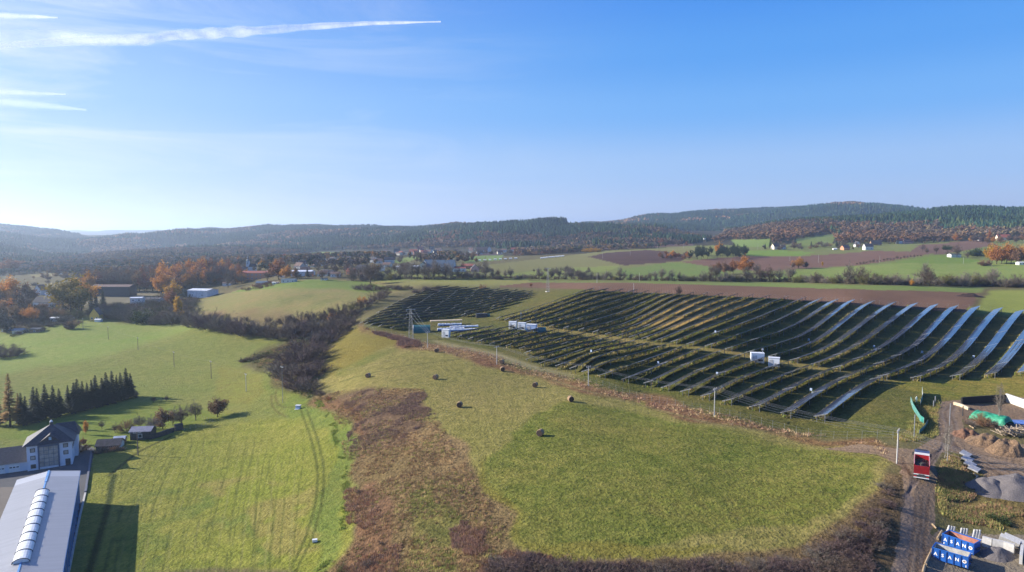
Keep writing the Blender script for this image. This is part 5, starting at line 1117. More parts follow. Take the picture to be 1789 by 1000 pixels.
b = MB(); b.add([(0.15, Y(.15), 0), (LN, Y(.15), 0), (LN, Y(wid - .15), 0), (.15, Y(wid - .15), 0), (.15, Y(.15), HE), (LN, Y(.15), HE), (LN, Y(wid - .15), HE), (.15, Y(wid - .15), HE), (.15, Y(w2), HE + RH - .1), (LN, Y(w2), HE + RH - .1)], [(0, 1, 5, 4), (2, 3, 7, 6), (1, 2, 6, 9, 5), (3, 0, 4, 8, 7)])
b.build('wall', mat('blue_grey_cladding', (.20,.25,.33), .5, var=.15), sh)
b = MB()
for a0, a1 in ((0, w2), (wid, w2)):
    o_ = -.35 if a0 == 0 else .35; z0 = HE - .02; q = [(-.3, Y(a0 + o_), z0 - .05), (LN, Y(a0 + o_), z0 - .05), (LN, Y(a1), HE + RH), (-.3, Y(a1), HE + RH)]
    b.add(q + [(x, y, z + .12) for x, y, z in q], [(3, 2, 1, 0), (4, 5, 6, 7), (0, 1, 5, 4), (1, 2, 6, 5), (2, 3, 7, 6), (3, 0, 4, 7)])
roof = b.build('roof', m_corr, sh)
MB().box(-.32, 8, Y(w2) - .22, Y(w2) + .22, HE + RH + .08, HE + RH + .2).box(8, LN, Y(w2) - .13, Y(w2) + .16, HE + RH + .08, HE + RH + .16).build('ridge_cap', mat('blue_trim', (.12,.28,.55), .4), roof)
MB().box(-.42, LN, Y(-.37) - .05, Y(-.37) + .05, HE - .32, HE + .02).box(-.42, -.32, Y(-.35) if sd > 0 else Y(wid + .35), Y(wid + .35) if sd > 0 else Y(-.35), HE - .45, HE - .12).build('gutter', mat('blue_trim', (.12,.28,.55), .4), roof)
sk = empty('skylight', (0, 0, 0)); sk.parent = sh
b = MB(); m_sky = mat('skylight_plastic', (.70,.71,.70), .35, var=.12, scale=1.5)
x0, x1, RW = 15.0, 52.0, 1.25; seg = 9; nb_ = 9
for j in range(nb_):
    a0 = x0 + (x1 - x0) * j / nb_ + .06; a1 = x0 + (x1 - x0) * (j + 1) / nb_ - .06; vs = []
    for xx in (a0, a1):
        for k in range(seg + 1):
            t_ = math.pi * k / seg; vs.append((xx, Y(w2) + math.cos(t_) * RW, HE + RH + .05 + math.sin(t_) * .72))
    b.add(vs, [(k, k + 1, seg + 2 + k, seg + 1 + k) for k in range(seg)] + [tuple(range(seg + 1)), tuple(range(seg + 1, 2 * seg + 2))[::-1]])
b.build('skylight_vault', m_sky, sh); bpy.data.objects.remove(sk)
b = MB()
for j in range(nb_ + 1):
    xx = x0 + (x1 - x0) * j / nb_; pts = [(xx, Y(w2) + math.cos(math.pi * k / 8) * (RW + .05), HE + RH + .05 + math.sin(math.pi * k / 8) * .78) for k in range(9)]; MB().tube(pts, .07, 4).build('skylight_rib', m_dark, sh)
b = MB(); gy = Y(-.02)
for j in range(14): b.box(2 + j * 4.6, 2.2 + j * 4.6, gy - .12, gy + .12, 0, HE - .2)
for j in range(13):
    xa = 2.1 + j * 4.6; b.tube([(xa, gy - sd * .1, .3), (xa + 4.6, gy - sd * .1, HE - .5)], .05, 4)
b.build('side_frame', mat('blue_trim', (.12,.28,.55), .4), sh)
# low canopy with dark panels at the picture edge
p0 = at_z(8, 868, -15.5); r = empty('canopy', (p0.x, p0.y, -19.8), ang, 'low canopy with dark panels and pale rim at the left picture edge', 'canopy')
MB().box(0, 26, Y(2.2) if sd > 0 else Y(12), Y(12) if sd > 0 else Y(2.2), 3.9, 4.1).build('roof', m_conc, r); MB().box(.6, 25.4, Y(2.8) if sd > 0 else Y(11.4), Y(11.4) if sd > 0 else Y(2.8), 4.11, 4.17).build('panel_surface', m_pan, r)
for xx in (.3, 12, 25.5): MB().box(xx, xx + .2, Y(2.5) - .1, Y(2.5) + .1, 0, 3.9).build('post', m_steel, r)
# ------------------------------------------------------------------ the villa
ZH = -20.4; hl = at_z(48, 824, ZH); hr = at_z(127, 813, ZH); LW, ha = frame_at(hl, hr); HH = 7.2; DP = 9.5
v = empty('villa', (hl.x, hl.y, ZH - .1), ha, 'pale three-storey villa with hipped dark roof and tall glass front', 'house')
m_villa = mat('villa_plaster', (.60,.64,.72), .85, var=.05, scale=.6)
MB().box(0, LW, 0, DP, 0, HH).box(LW - .2, LW + .9, DP - 1.5, DP + 5, 0, HH - .3).build('wall', m_villa, v)
b = MB(); o_ = .9; e = HH - .02; A = (LW / 2 + .3, DP / 2, HH + 4.4); q = [(-o_, -o_, e), (LW + o_, -o_, e), (LW + o_, DP + o_, e), (-o_, DP + o_, e), A]
b.add(q, [(0, 1, 4), (1, 2, 4), (2, 3, 4), (3, 0, 4), (3, 2, 1, 0)])
b.add([(LW / 2, DP - 3.8, HH + 2.6), (LW + 1.5, DP - 2.0, HH - .3), (LW + 1.5, DP + 5.6, HH - .3), (LW / 2, DP + 5.6, HH - .3), (LW / 2 + 1, DP + 1, HH + 3.0), (LW + .3, DP + 1, HH + 3.0), (LW / 2, DP - 3.8, HH - .3)], [(4, 5, 1, 0), (5, 2, 1), (5, 4, 3, 2), (6, 1, 2, 3)])
vr = b.build('roof', mat('villa_roof', (.05,.05,.06), .65, var=.2, scale=2), v)
b = MB(); gx0, gx1, gm = LW * .30, LW * .72, LW * .52; zb = HH + .55; zt = HH + 2.5; yb = .1
b.add([(gx0, yb, zb), (gx1, yb, zb), (gm, yb, zt - .2)], [(0, 1, 2)]); b.build('dormer_front', m_dark, vr)
b = MB()
for s0, s1 in ((gx0 - .4, gm), (gx1 + .4, gm)): b.add([(s0, yb - .4, zb - .1), (s1, yb - .4, zt), (s1, yb + 2.6, zt), (s0, yb + .9, zb - .1), (s0, yb - .4, zb - .22), (s1, yb - .4, zt - .12)], [(0, 1, 2, 3), (0, 4, 5, 1)])
b.build('dormer_roof', mat('villa_roof', (0,0,0)), vr)
MB().box(gm - .3, gm + .35, yb - .06, yb - .02, zb + .35, zb + 1.2).build('dormer_window', mat('sky_glass', (.30,.45,.55), .1), vr)
cp = MB().tube([(A[0], A[1], A[2] - .4), (A[0], A[1], A[2] + .5)], .45, 8).build('chimney', m_dark, vr); MB().tube([(A[0], A[1], A[2] + .5), (A[0], A[1], A[2] + 1.0)], [.42, .2], 8).build('cowl', m_white, vr)
g0, g1 = LW * .27, LW * .69; gf = MB().box(g0, g1, -.12, -.01, .9, HH - .75).build('glass_front', mat('tan_glazing', (.34,.33,.30), .25, var=.25, scale=.7, spec=.6), v)
b = MB()
for i in range(5): x_ = g0 + (g1 - g0) * i / 4; b.box(x_ - .05, x_ + .05, -.19, -.12, .9, HH - .75)
for i in range(6): z_ = .9 + (HH - 1.65) * i / 5; b.box(g0, g1, -.18, -.125, z_ - .04, z_ + .04)
b.box(g0 - .3, g1 + .3, -.3, -.005, HH - .75, HH - .05).box(g0 - .3, g0, -.3, -.005, .3, HH - .75).box(g1, g1 + .3, -.3, -.005, .3, HH - .75); b.build('glass_frame', mat('slate_blue_frame', (.07,.10,.17), .5), gf)
for x_, zz in ((LW * .13, .7), (LW * .13, 3.1), (LW * .13, 5.2), (LW * .86, 3.5), (LW * .86, 5.5)):
    wm = MB().box(x_ - .6, x_ + .6, -.08, .02, zz, zz + 1.15).build('window', m_dark, v); MB().box(x_ - .42, x_ + .42, -.12, -.081, zz + .16, zz + 1.0).build('pane', mat('tan_glazing', (0,0,0)) if zz > 1 else m_glass, wm)
MB().box(LW * .84, LW * .84 + 1.2, -.1, .02, .1, 2.2).build('door', m_dark, v)
for i in range(3): MB().box(LW + .01, LW + .07, 2 + i * 2.2, 3 + i * 2.2, 4.4, 5.6).build('window', m_dark, v)
g_ = empty('garage_wing', (hl.x, hl.y, ZH - .1), ha, 'low garage wing with dark roof and white doors left of the villa', 'garage')
MB().box(-22, -.1, 1.0, 9, 0, 2.9).build('wall', m_villa, g_); b = MB(); b.add([(-22, .4, 2.75), (-.12, .4, 2.75), (-.12, 6.5, 5.9), (-22, 6.5, 5.9), (-.12, 12, 2.8), (-22, 12, 2.8)], [(0, 1, 2, 3), (3, 2, 4, 5), (1, 4, 2), (0, 3, 5), (0, 5, 4, 1)]); b.build('roof', mat('villa_roof', (0,0,0)), g_)
for i in range(4):
    x_ = -4.3 - i * 3.3; dd = MB().box(x_, x_ + 2.5, .9, 1.02, .15, 2.45).build('garage_door', m_white, g_); MB().box(x_ + .2, x_ + .75, .86, .9, 1.35, 1.65).box(x_ + .98, x_ + 1.5, .86, .9, 1.35, 1.65).box(x_ + 1.75, x_ + 2.3, .86, .9, 1.35, 1.65).build('door_window', m_glass, dd)
# garden sheds
def shed(px, py, wpx, l, h, rh, wall, roof, label, rot=0, **k): return house(px, py, wpx, l, h, rh, wall, roof, label, rot=rot, name='garden_shed', cat='shed', **k)
s1 = shed(185,786,38,4.5,7,8,m_plaster,m_roofd,'striped half-timbered garden shed with white base', rot=14, windows=0)
for i in range(12): pass
b = MB(); w_ = 38 * s1.location.y / F
for i in range(13): x_ = -w_ / 2 + .2 + i * (w_ - .4) / 12; b.box(x_ - .09, x_ + .09, -2.36, -2.24, .95, 1.55)
b.box(-w_ / 2, w_ / 2, -2.34, -2.25, .9, 1.0).build('timber_slats', m_dark, s1)
shed(205,776,16,3,6,5,m_timber,m_sheet,'grey tin hut behind the striped shed', rot=14, windows=0)
shed(243,769,34,5,15,5,m_dark,mat('slate_roof',(.20,.20,.25),.55),'black timber shed with grey tile roof beside the pole', rot=8, windows=1)
def wall_seg(name, pts, h, w, m, label, cat, group=None, z=None):
    P_ = [P(*q) for q in pts]; b = MB(); o = Vector(P_[0])
    for a, c in zip(P_, P_[1:]):
        d = (c - a); n = Vector((-d.y, d.x, 0)).normalized() * w / 2
        vs = [a - n, c - n, c + n, a + n]; b.add([q - o - Vector((0, 0, .4)) for q in vs] + [q - o + Vector((0, 0, h)) for q in vs], [(3, 2, 1, 0), (4, 5, 6, 7), (0, 1, 5, 4), (1, 2, 6, 5), (2, 3, 7, 6), (3, 0, 4, 7)])
    ob = b.build(name, m, loc=o); tag(ob, label, cat, group); return ob
wall_seg('garden_wall', [(262,768),(280,763),(303,755)], 1.5, .7, m_dark, 'dark low garden wall running right from the black shed', 'wall'); wall_seg('garden_wall', [(305,753),(319,750)], 2.0, 1.6, m_dark, 'thicker dark end block of the garden wall', 'wall')
wall_seg('kerb', [(152,850),(140,900),(118,1010)], .25, .4, m_conc, 'pale kerb between the big shed and the grass', 'kerb'); wall_seg('retaining_wall', [(160,790),(154,830),(149,862)], .5, .5, mat('slate_wall',(.10,.11,.14),.8), 'dark retaining wall along the driveway', 'wall')
def fence(name, pts, h, sp_, m, label, group=None, strands=3, cat='fence', maxp=95, r=.032, net=None):
    P_ = [P(*q) for q in pts]; o = P_[0]; root = empty(name, tuple(o), 0, label, cat, group); T = []
    for a, c in zip(P_, P_[1:]):
        n = max(1, int((c - a).length / sp_))
        for i in range(n): q = a.lerp(c, i / n); T.append(Vector((q.x, q.y, G(q.x, q.y))))
    T.append(P_[-1]); T = T[:maxp]
    for q in T: MB().tube([q - o - Vector((0, 0, .2)), q - o + Vector((0, 0, h))], r, 5).build('post', m, root)
    b = MB()
    for k in range(strands): b.tube([q - o + Vector((0, 0, h * (k + .7) / strands)) for q in T], .008 if net is None else .02, 3, cap=False)
    b.build('wires', m_steel, root)
    if net:
        b = MB()
        for a, c in zip(T, T[1:]): b.add([a - o, c - o, c - o + Vector((0, 0, h)), a - o + Vector((0, 0, h)), a - o + Vector((.04, .04, 0)), c - o + Vector((.04, .04, 0)), c - o + Vector((.04, .04, h)), a - o + Vector((.04, .04, h))], [(0, 1, 2, 3), (7, 6, 5, 4), (3, 2, 6, 7)])
        b.build('netting', net, root)
    return root
fence('garden_fence', [(322,752),(352,746),(372,737),(352,732),(330,734)], 1.1, 1.7, m_steel, 'grey wire garden fence around the bare tree', strands=4)
fence('park_fence', [(622,571),(660,581),(700,590),(740,600),(800,611)], 1.9, 3.2, mat('fence_steel', (.22,.23,.22), .6), 'wire fence of the solar park between gully and tall pylon')
fence('park_fence', [(800,611),(870,628),(935,650),(1000,664)], 1.9, 2.6, mat('fence_steel', (.22,.23,.22), .6), 'wire fence of the solar park right of the pylon')
fence('park_fence', [(1000,664),(1100,692),(1240,722),(1350,748),(1480,768),(1560,768)], 1.9, 2.8, mat('fence_steel', (.22,.23,.22), .6), 'long wire fence of the solar park above the green meadow')
fence('park_fence', [(1027,506),(1120,511),(1187,513.5),(1270,517),(1341,520.5),(1430,526),(1520,531),(1620,537),(1712,541),(1789,548)], 2.0, 3.6, mat('fence_steel', (.22,.23,.22), .6), 'wire fence between the solar rows and the ploughed field')
fence('meadow_fence', [(690,496),(780,496),(840,501)], 1.6, 6, m_timber, 'thin timber fence beyond the far left block')
# ------------------------------------------------------------------ poles and wires
def cond(mb, a, c, r=.03, sag=.02, n=8):
    a = Vector(a); c = Vector(c); L_ = (c - a).length
    mb.tube([a.lerp(c, i / n) - Vector((0, 0, 4 * sag * L_ * (i / n) * (1 - i / n))) for i in range(n + 1)], r, 3, cap=False)
m_cpole = mat('concrete_pole', (.46,.45,.42), .8, var=.12); m_wpole = mat('wooden_pole', (.16,.12,.10), .9, var=.3); m_wire = mat('wire', (.30,.30,.30), .4, metal=.5, var=.1); m_ins = mat('insulator', (.55,.50,.46), .3)
def pole(px, py, hpx, label, m=None, arm=1, r=.15, group=None, name='power_pole', yaw=.5, double=False):
    p = P(px, py); h = hpx * p.y / F * 1.03; root = empty(name, tuple(p), yaw, label, 'power pole', group); r = max(r, 0.00033 * p.y) if arm else .12
    MB().tube([(0, 0, -.5), (0, 0, h)], [r, r * .7], 8).build('post', m or m_cpole, root)
    if double: MB().tube([(.9, 0, -.5), (.05, 0, h * .95)], [r, r * .7], 6).build('brace', m or m_cpole, root)
    if arm:
        MB().box(-1.1, 1.1, -.07, .07, h - .45, h - .3).build('crossarm', m_steel, root)
        for x in (-1.0, 0, 1.0): MB().tube([(x, 0, h - .3), (x, 0, h + .05)], .07, 5).build('insulator', m_ins, root)
    c, s = math.cos(yaw), math.sin(yaw)
    return [p + Vector((x * c, x * s, h + .03)) for x in (-1.0, 0, 1.0)]
LN1 = [pole(747,608,28,'concrete pole standing just right of the lattice pylon', yaw=.9), pole(868,637,32,'concrete pole in the meadow edge above the bales', yaw=.9), pole(1028,675,35,'slim concrete pole on the bank before the solar rows', yaw=.9),
       pole(1248,728,50,'tall concrete pole between green meadow and solar rows', yaw=.9), pole(1567,810,60,'tallest white concrete pole where the tracks meet', yaw=.9), pole(2080,980,90,'concrete pole beyond the right picture edge', yaw=.9)]
def wires(name, tops, label, r=.017, sag=.022, group=None, m=None):
    b = MB(); o = tops[0][0].copy()
    for a, c in zip(tops, tops[1:]):
        for k in range(3): cond(b, a[k] - o, c[k] - o, r, sag)
    ob = b.build(name, m or m_wire, loc=o); tag(ob, label, 'power line', group)
wires('power_line', LN1, 'three sagging pale wires along the solar park bank')
b = MB(); o = LN1[3][0].copy()
for a, c in zip(LN1[3:], LN1[4:]):
    for k in (0, 2): cond(b, a[k] - o - Vector((0, 0, 1.0)), c[k] - o - Vector((0, 0, 1.0)), .017, .024)
tag(b.build('telephone_line', m_wire, loc=o), 'lower pair of pale wires crossing the dirt road', 'power line')
LN2 = [pole(px, py, h, l, m_wpole, yaw=2.3, group='wooden poles across the left field') for px, py, h, l in ((145,577,20,'wooden pole on the crest, farthest of the field line'),(189,593,22,'wooden pole second from the crest'),(241,612,22,'wooden pole third from the crest'),(304,641,26,'wooden pole fourth from the crest'),(369,662,31,'wooden pole left of the grey concrete pole'))]
LN2.append(pole(430,684,31,'grey concrete pole with transformer arms in the left field', yaw=2.3)); LN2.append(pole(494,704,64,'tall slim lattice-like pole beside the dark bushes', yaw=2.3, r=.10, m=mat('weathered_steel', (.25,.25,.24), .7)))
wires('power_line', LN2, 'dark wires over the left green field', .008, .02, m=m_dark)
pole(241,796,42,'dark wooden pole in front of the black garden shed', m_wpole, yaw=.3, r=.17); pole(86,560,24,'wooden lamp pole near the caravan', m_wpole); pole(1663,812,8,'short marker post by the birch', m_timber, arm=0, r=.06)
for q in ((1043,495,17,'pale pole behind the ploughed field, left one'),(1107,514,18,'pale pole at the near edge of the ploughed field'),(1053,452,12,'thin pole on the far pasture'),(1101,446,9,'thin pole in the dark ploughed patch'),(1149,436,9,'thin pole on the crest, left one'),(1194,434,9,'thin pole on the crest, right one'),(1380,456,9,'thin white pole on the brown field, left one'),(1430,459,14,'thin white pole on the brown field, middle one'),
          (1537,459,12,'thin white pole above the fruit tree row'),(1683,461,11,'thin pole below the white cottage'),(1117,492,15,'slim grey pole inside the hedgerow'),(1324,437,9,'thin pole behind the pine grove')):
    pole(q[0], q[1], q[2], q[3], arm=0, r=.12)
def lattice(px, py, hpx, label, w=1.1, arms=1):
    p = P(px, py); h = hpx * p.y / F; root = empty('lattice_pylon', tuple(p), .4, label, 'pylon'); b = MB(); n = 9; rr = .07
    def cn(t): k = w * (1 - .72 * t) ; return [Vector((sx * k, sy * k, h * t)) for sx, sy in ((-1, -1), (1, -1), (1, 1), (-1, 1))]
    for j in range(4): b.tube([cn(0)[j], cn(1)[j]], rr, 4)
    for i in range(n):
        A_, B_ = cn(i / n), cn((i + 1) / n)
        for j in range(4): b.tube([A_[j], B_[(j + 1) % 4]], rr * .6, 3, cap=False); b.tube([B_[j], B_[(j + 1) % 4]], rr * .6, 3, cap=False)
    b.build('mast', mat('weathered_steel', (.25,.25,.24), .7), root)
    for k in range(arms):
        z = h - .4 - k * 2.0; MB().box(-2.2 + k * .4, 2.2 - k * .4, -.1, .1, z, z + .18).build('crossarm', m_steel, root)
        for x in (-1.9, 1.9): MB().tube([(x, 0, z), (x, 0, z - .7)], .08, 5).build('insulator', m_ins, root)
    MB().box(-w - .3, w + .3, -w - .3, w + .3, -.6, .35).build('footing', m_conc, root)
    c, s = math.cos(.4), math.sin(.4); return [p + Vector((x * c, x * s, h - 1)) for x in (-1.9, 0, 1.9)]
T1 = lattice(718, 593, 54, 'tall steel lattice pylon between gully and tents', 1.0, 2); T2 = lattice(957, 510, 42, 'steel lattice pylon at the left end of the ploughed field', .9, 1)
wires('power_line', [T1, LN1[0]], 'three wires falling from the tall pylon to the first pole', .035, .01)

# ------------------------------------------------------------------ bales, boxes and tents
m_bale = mat('hay_bale', S(200,168,130), .95, var=.35, scale=5, bump=.04, objvar=.1); m_baleend = mat('bale_end', S(104,84,74), .95, var=.3, scale=6)
def bale(px, py, label, s=1.0):
    p = P(px, py); root = empty('hay_bale', tuple(p), rng.uniform(-.5, .4), label, 'hay bale', 'hay bales on the meadow'); root.scale = (s,) * 3; b = MB(); n = 18; r0 = .8
    pr = [(-.68, r0 * .93), (-.6, r0), (.6, r0), (.68, r0 * .93)]
    ring = [[(math.cos(2 * math.pi * k / n) * r, y, r0 + math.sin(2 * math.pi * k / n) * r) for k in range(n)] for y, r in pr]
    b.add(sum(ring, []), [(i * n + k, i * n + (k + 1) % n, (i + 1) * n + (k + 1) % n, (i + 1) * n + k)[::-1] for i in range(3) for k in range(n)]); b.build('wrap', m_bale, root)
    for y, s_ in ((-.685, 1), (.685, -1)): MB().add([(math.cos(2 * math.pi * k / n) * r0 * .92, y, r0 + math.sin(2 * math.pi * k / n) * r0 * .92) for k in range(n)], [tuple(range(n))[::s_]]).build('end_face', m_baleend, root)
for q in ((643,660,'round hay bale at the left end of the centre meadow'),(761,663,'round hay bale in the middle of the upper centre meadow'),(763,616,'round hay bale highest up beside the scrub bank'),(878,649,'round hay bale just below the concrete pole'),(877,636,'round hay bale tucked behind the concrete pole in the scrub'),
          (935,677,'round hay bale right of the middle, below the fence'),(997,702,'round hay bale at the top of the green meadow, rightmost'),(803,712,'round hay bale near the purple scrub corner'),(944,762,'large round hay bale lowest down, on the green meadow')): bale(*q)
m_boxw = mat('white_steel', (.82,.82,.80), .45, var=.05, scale=1.5)
def station(px, py, wpx, hpx, label, rot=0, m=None, door=True):
    p = P(px, py); s = p.y / F; w = wpx * s * .8; h = hpx * s; l = w * .55; root = empty('transformer_station', (p.x, p.y + l / 2, p.z), R(rot), label, 'transformer station', 'white stations of the solar park')
    MB().box(-w / 2, w / 2, -l / 2, l / 2, -.3, h - .15).build('body', m or m_boxw, root); MB().box(-w / 2 - .1, w / 2 + .1, -l / 2 - .1, l / 2 + .1, h - .15, h).build('roof', m_white, root)
    dr = MB().box(-w * .4, -w * .05, -l / 2 - .04, -l / 2 - .005, .1, h * .75).build('door', mat('grey_steel', (.5,.5,.5), .5), root); MB().box(.05 * w, w * .4, -l / 2 - .04, -l / 2 - .005, h * .15, h * .35).build('vent', m_dark, root)
station(779,590,17,14,'white cube station left of the front solar rows', -22); station(896,575,16,13,'white station in the cluster between the blocks, leftmost', -20); station(912,577,17,13,'white station in the cluster between the blocks, middle', -20)
station(929,580,22,13,'pale blue container right of the white station cluster', -20, mat('pale_blue_steel', (.45,.55,.72), .5)); station(1325,634,28,17,'white station on the grass lane with vents, left of the pair', -12); station(1354,641,23,16,'white cube station on the grass lane, right of the pair', -24)
for px, py, h, l in ((1332,634,26,'thin antenna mast beside the white station'),(910,562,16,'thin antenna mast behind the station cluster')):
    p = P(px, py); r = empty('antenna_mast', tuple(p), 0, l, 'mast'); hh = h * p.y / F; MB().tube([(0, 0, 0), (0, 0, hh)], .09, 6).build('pole', m_steel, r); MB().box(-.3, .3, -.1, .1, hh - .6, hh - .2).build('antenna', m_white, r)
def tunnel(px, py, wpx, hpx, ln, label, m, rot=0, name='tunnel_tent'):
    p = P(px, py); s = p.y / F; h = hpx * s; w = h * .95; root = empty(name, tuple(p), R(rot), label, 'tent'); b = MB(); n = 10
    A_ = [[(x, math.cos(math.pi * k / n) * w, math.sin(math.pi * k / n) * h) for k in range(n + 1)] for x in (0, ln)]
    b.add(A_[0] + A_[1], [(k, k + 1, n + 2 + k, n + 1 + k) for k in range(n)] + [tuple(range(n + 1, 2 * n + 2))[::-1]]); b.build('cover', m, root)
    b = MB(); b.tube([(0.0, y, z) for _, y, z in A_[0]], .12, 5, cap=False).build('entrance_arch', m_white, root)
tunnel(722,581,30,13,8,'teal tunnel tent beside the tall pylon', m_teal, 8); tunnel(938,580,20,8,4,'small teal tent right of the pale container', m_teal, 10)
for i, (px, py, ln, l) in enumerate(((764,578,13,'long white wrapped stack nearest the station cube'),(776,580,16,'long white wrapped stack with blue side in front'),(786,574,14,'long white wrapped stack at the back'),(765,570,12,'white stack half hidden behind the others'))):
    p = P(px, py); r = empty('wrapped_stack', tuple(p), R(12), l, 'stack', 'wrapped stacks beside the tents'); b = MB(); n = 12
    for j in range(n): b.tube([(ln * j / n, 0, .45), (ln * (j + 1) / n - .05, 0, .45)], [.85 + rng.uniform(-.15, .1), .85 + rng.uniform(-.15, .1)], 8)
    b.build('cover', m_white, r); MB().box(0, ln, -.88, -.6, 0, .6).build('blue_side', mat('dark_blue_sheet', (.04,.07,.22), .6), r)
p = P(752,569); r = empty('flat_shelter', tuple(p), R(14), 'flat pale roofed shelter behind the white stacks', 'shelter'); MB().box(0, 16, -1.5, 1.5, 2.2, 2.5).build('roof', mat('tan_board', (.55,.42,.28), .8), r)
for x in (.3, 8, 15.6): MB().box(x, x + .2, -1.3, -1.1, 0, 2.2).build('post', m_timber, r)
p = P(838,555); r = empty('dark_container', tuple(p), R(10), 'dark container in front of the left block rows', 'container'); MB().box(-2, 4, -1.2, 1.2, 0, 2.2).build('body', m_dark, r); MB().box(4.2, 5.6, -1.2, 1.2, 0, 1.7).build('door_panel', m_teal, r)
p = P(521,715); r = empty('meter_cabinet', tuple(p), -.1, 'small white cabinet with pale lid in the left field', 'cabinet'); MB().box(-.75, .75, -.5, .5, 0, 1.25).build('body', mat('pale_blue_steel', (0,0,0)), r); MB().box(-.9, .9, -.65, .65, 1.25, 1.35).build('lid', m_white, r); MB().box(-1.0, .4, -1.0, -.5, 0, .15).build('base', m_white, r)
p = P(550,948); r = empty('feeding_trough', tuple(p), .3, 'small white trough box lying in the bottom left field', 'trough'); MB().box(-.45, .45, -.3, .3, .15, .6).build('body', m_white, r); MB().box(-.4, .4, -.25, .25, 0, .15).build('stand', m_dark, r)
for i, (px, py, lab) in enumerate(((1033,617,'pale inverter box under a front row, left one'),(1150,638,'pale inverter box under a front row, second from left'),(1253,657,'pale inverter box under a front row, third from left'),(1417,686,'pale inverter box under a front row, rightmost'),(1250,583,'pale inverter box under a back row, left one'),(1413,597,'pale inverter box under a back row, second from left'),(1527,609,'pale inverter box under a back row, middle'),(1611,619,'pale inverter box under a back row, second from right'),(1701,627,'pale inverter box under a back row, rightmost'))):
    p = P(px, py); r = empty('inverter_box', tuple(p), -TH, lab, 'inverter', 'inverter boxes under the rows'); MB().box(-.3, .3, -.15, .15, .5, 1.2).build('case', mat('pale_blue_steel', (0,0,0)), r); MB().box(-.4, -.3, -.1, .1, 0, .5).build('leg', m_steel, r); MB().box(.3, .4, -.1, .1, 0, .5).build('leg', m_steel, r)
p = P(1706,518.5)
def heap(name, px, py, w, l, h, m, label, cat, seed=0, rot=0, rough=.25, n=26, group=None, col=None):
    p = P(px, py); g = np.linspace(-1, 1, n); X, Y_ = np.meshgrid(g, g); rr = np.sqrt(X ** 2 + Y_ ** 2); r0 = np.random.default_rng(seed)
    Zh = np.clip(1 - rr ** 1.3, 0, 1) * (1 + vn(X * 10 + seed, Y_ * 10, 3, seed) * rough * 3) + np.where(rr < .95, vn(X * 10, Y_ * 10 + seed, 1.6, seed + 1) * rough * .6, 0); Zh = np.maximum(Zh, 0) * (rr < 1.0)
    wx_ = p.x + (X * w / 2 * math.cos(rot) - Y_ * l / 2 * math.sin(rot)); wy_ = p.y + l / 2 + (X * w / 2 * math.sin(rot) + Y_ * l / 2 * math.cos(rot)); zz = gz(wx_, wy_) - .12 + Zh * h
    v_ = np.stack([wx_ - p.x, wy_ - p.y, zz - p.z], -1).reshape(-1, 3); f0 = (np.arange(n - 1)[:, None] * n + np.arange(n - 1)).ravel(); f_ = np.stack([f0, f0 + 1, f0 + n + 1, f0 + n], -1)
    me = np_mesh(name, v_, f_, [m], smooth=False); ob = link(bpy.data.objects.new(name, me)); ob.location = p; tag(ob, label, cat, group); return ob
m_soil = mat('soil', S(146,108,84), .95, var=.3, scale=2, bump=.1); m_grav = mat('gravel', S(138,130,128), .95, var=.25, scale=8, bump=.08); m_brush = mat('brushwood', S(156,126,96), .95, var=.4, scale=4, bump=.15); m_dung = mat('dung', S(84,60,50), .95, var=.4, scale=1.5, bump=.2)
heap('dung_heap', 1706, 520, 16, 9, 1.9, m_dung, 'dark brown dung heap at the corner of the ploughed field', 'heap', 3)
heap('soil_heap', 1706, 770, 6.8, 6, 1.9, m_soil, 'smooth reddish soil heap by the dirt road', 'heap', 4); heap('soil_heap', 1748, 786, 9, 8, 2.4, m_brush, 'rough tan soil heap in the middle of the heaps', 'heap', 5, rough=.2); heap('soil_heap', 1782, 800, 8.5, 7, 2.8, m_brush, 'big rough tan heap at the right picture edge', 'heap', 6, rough=.25)
heap('gravel_heap', 1757, 872, 8, 8, 2.0, m_grav, 'grey gravel heap left part on the yard', 'heap', 7, rough=.12); heap('gravel_heap', 1812, 880, 12, 11, 2.6, m_grav, 'large grey gravel heap at the right picture edge', 'heap', 8, rough=.12); heap('gravel_heap', 1759, 984, 5.0, 4.2, 1.5, m_grav, 'small pale gravel heap inside the concrete bay', 'heap', 9, rough=.12)
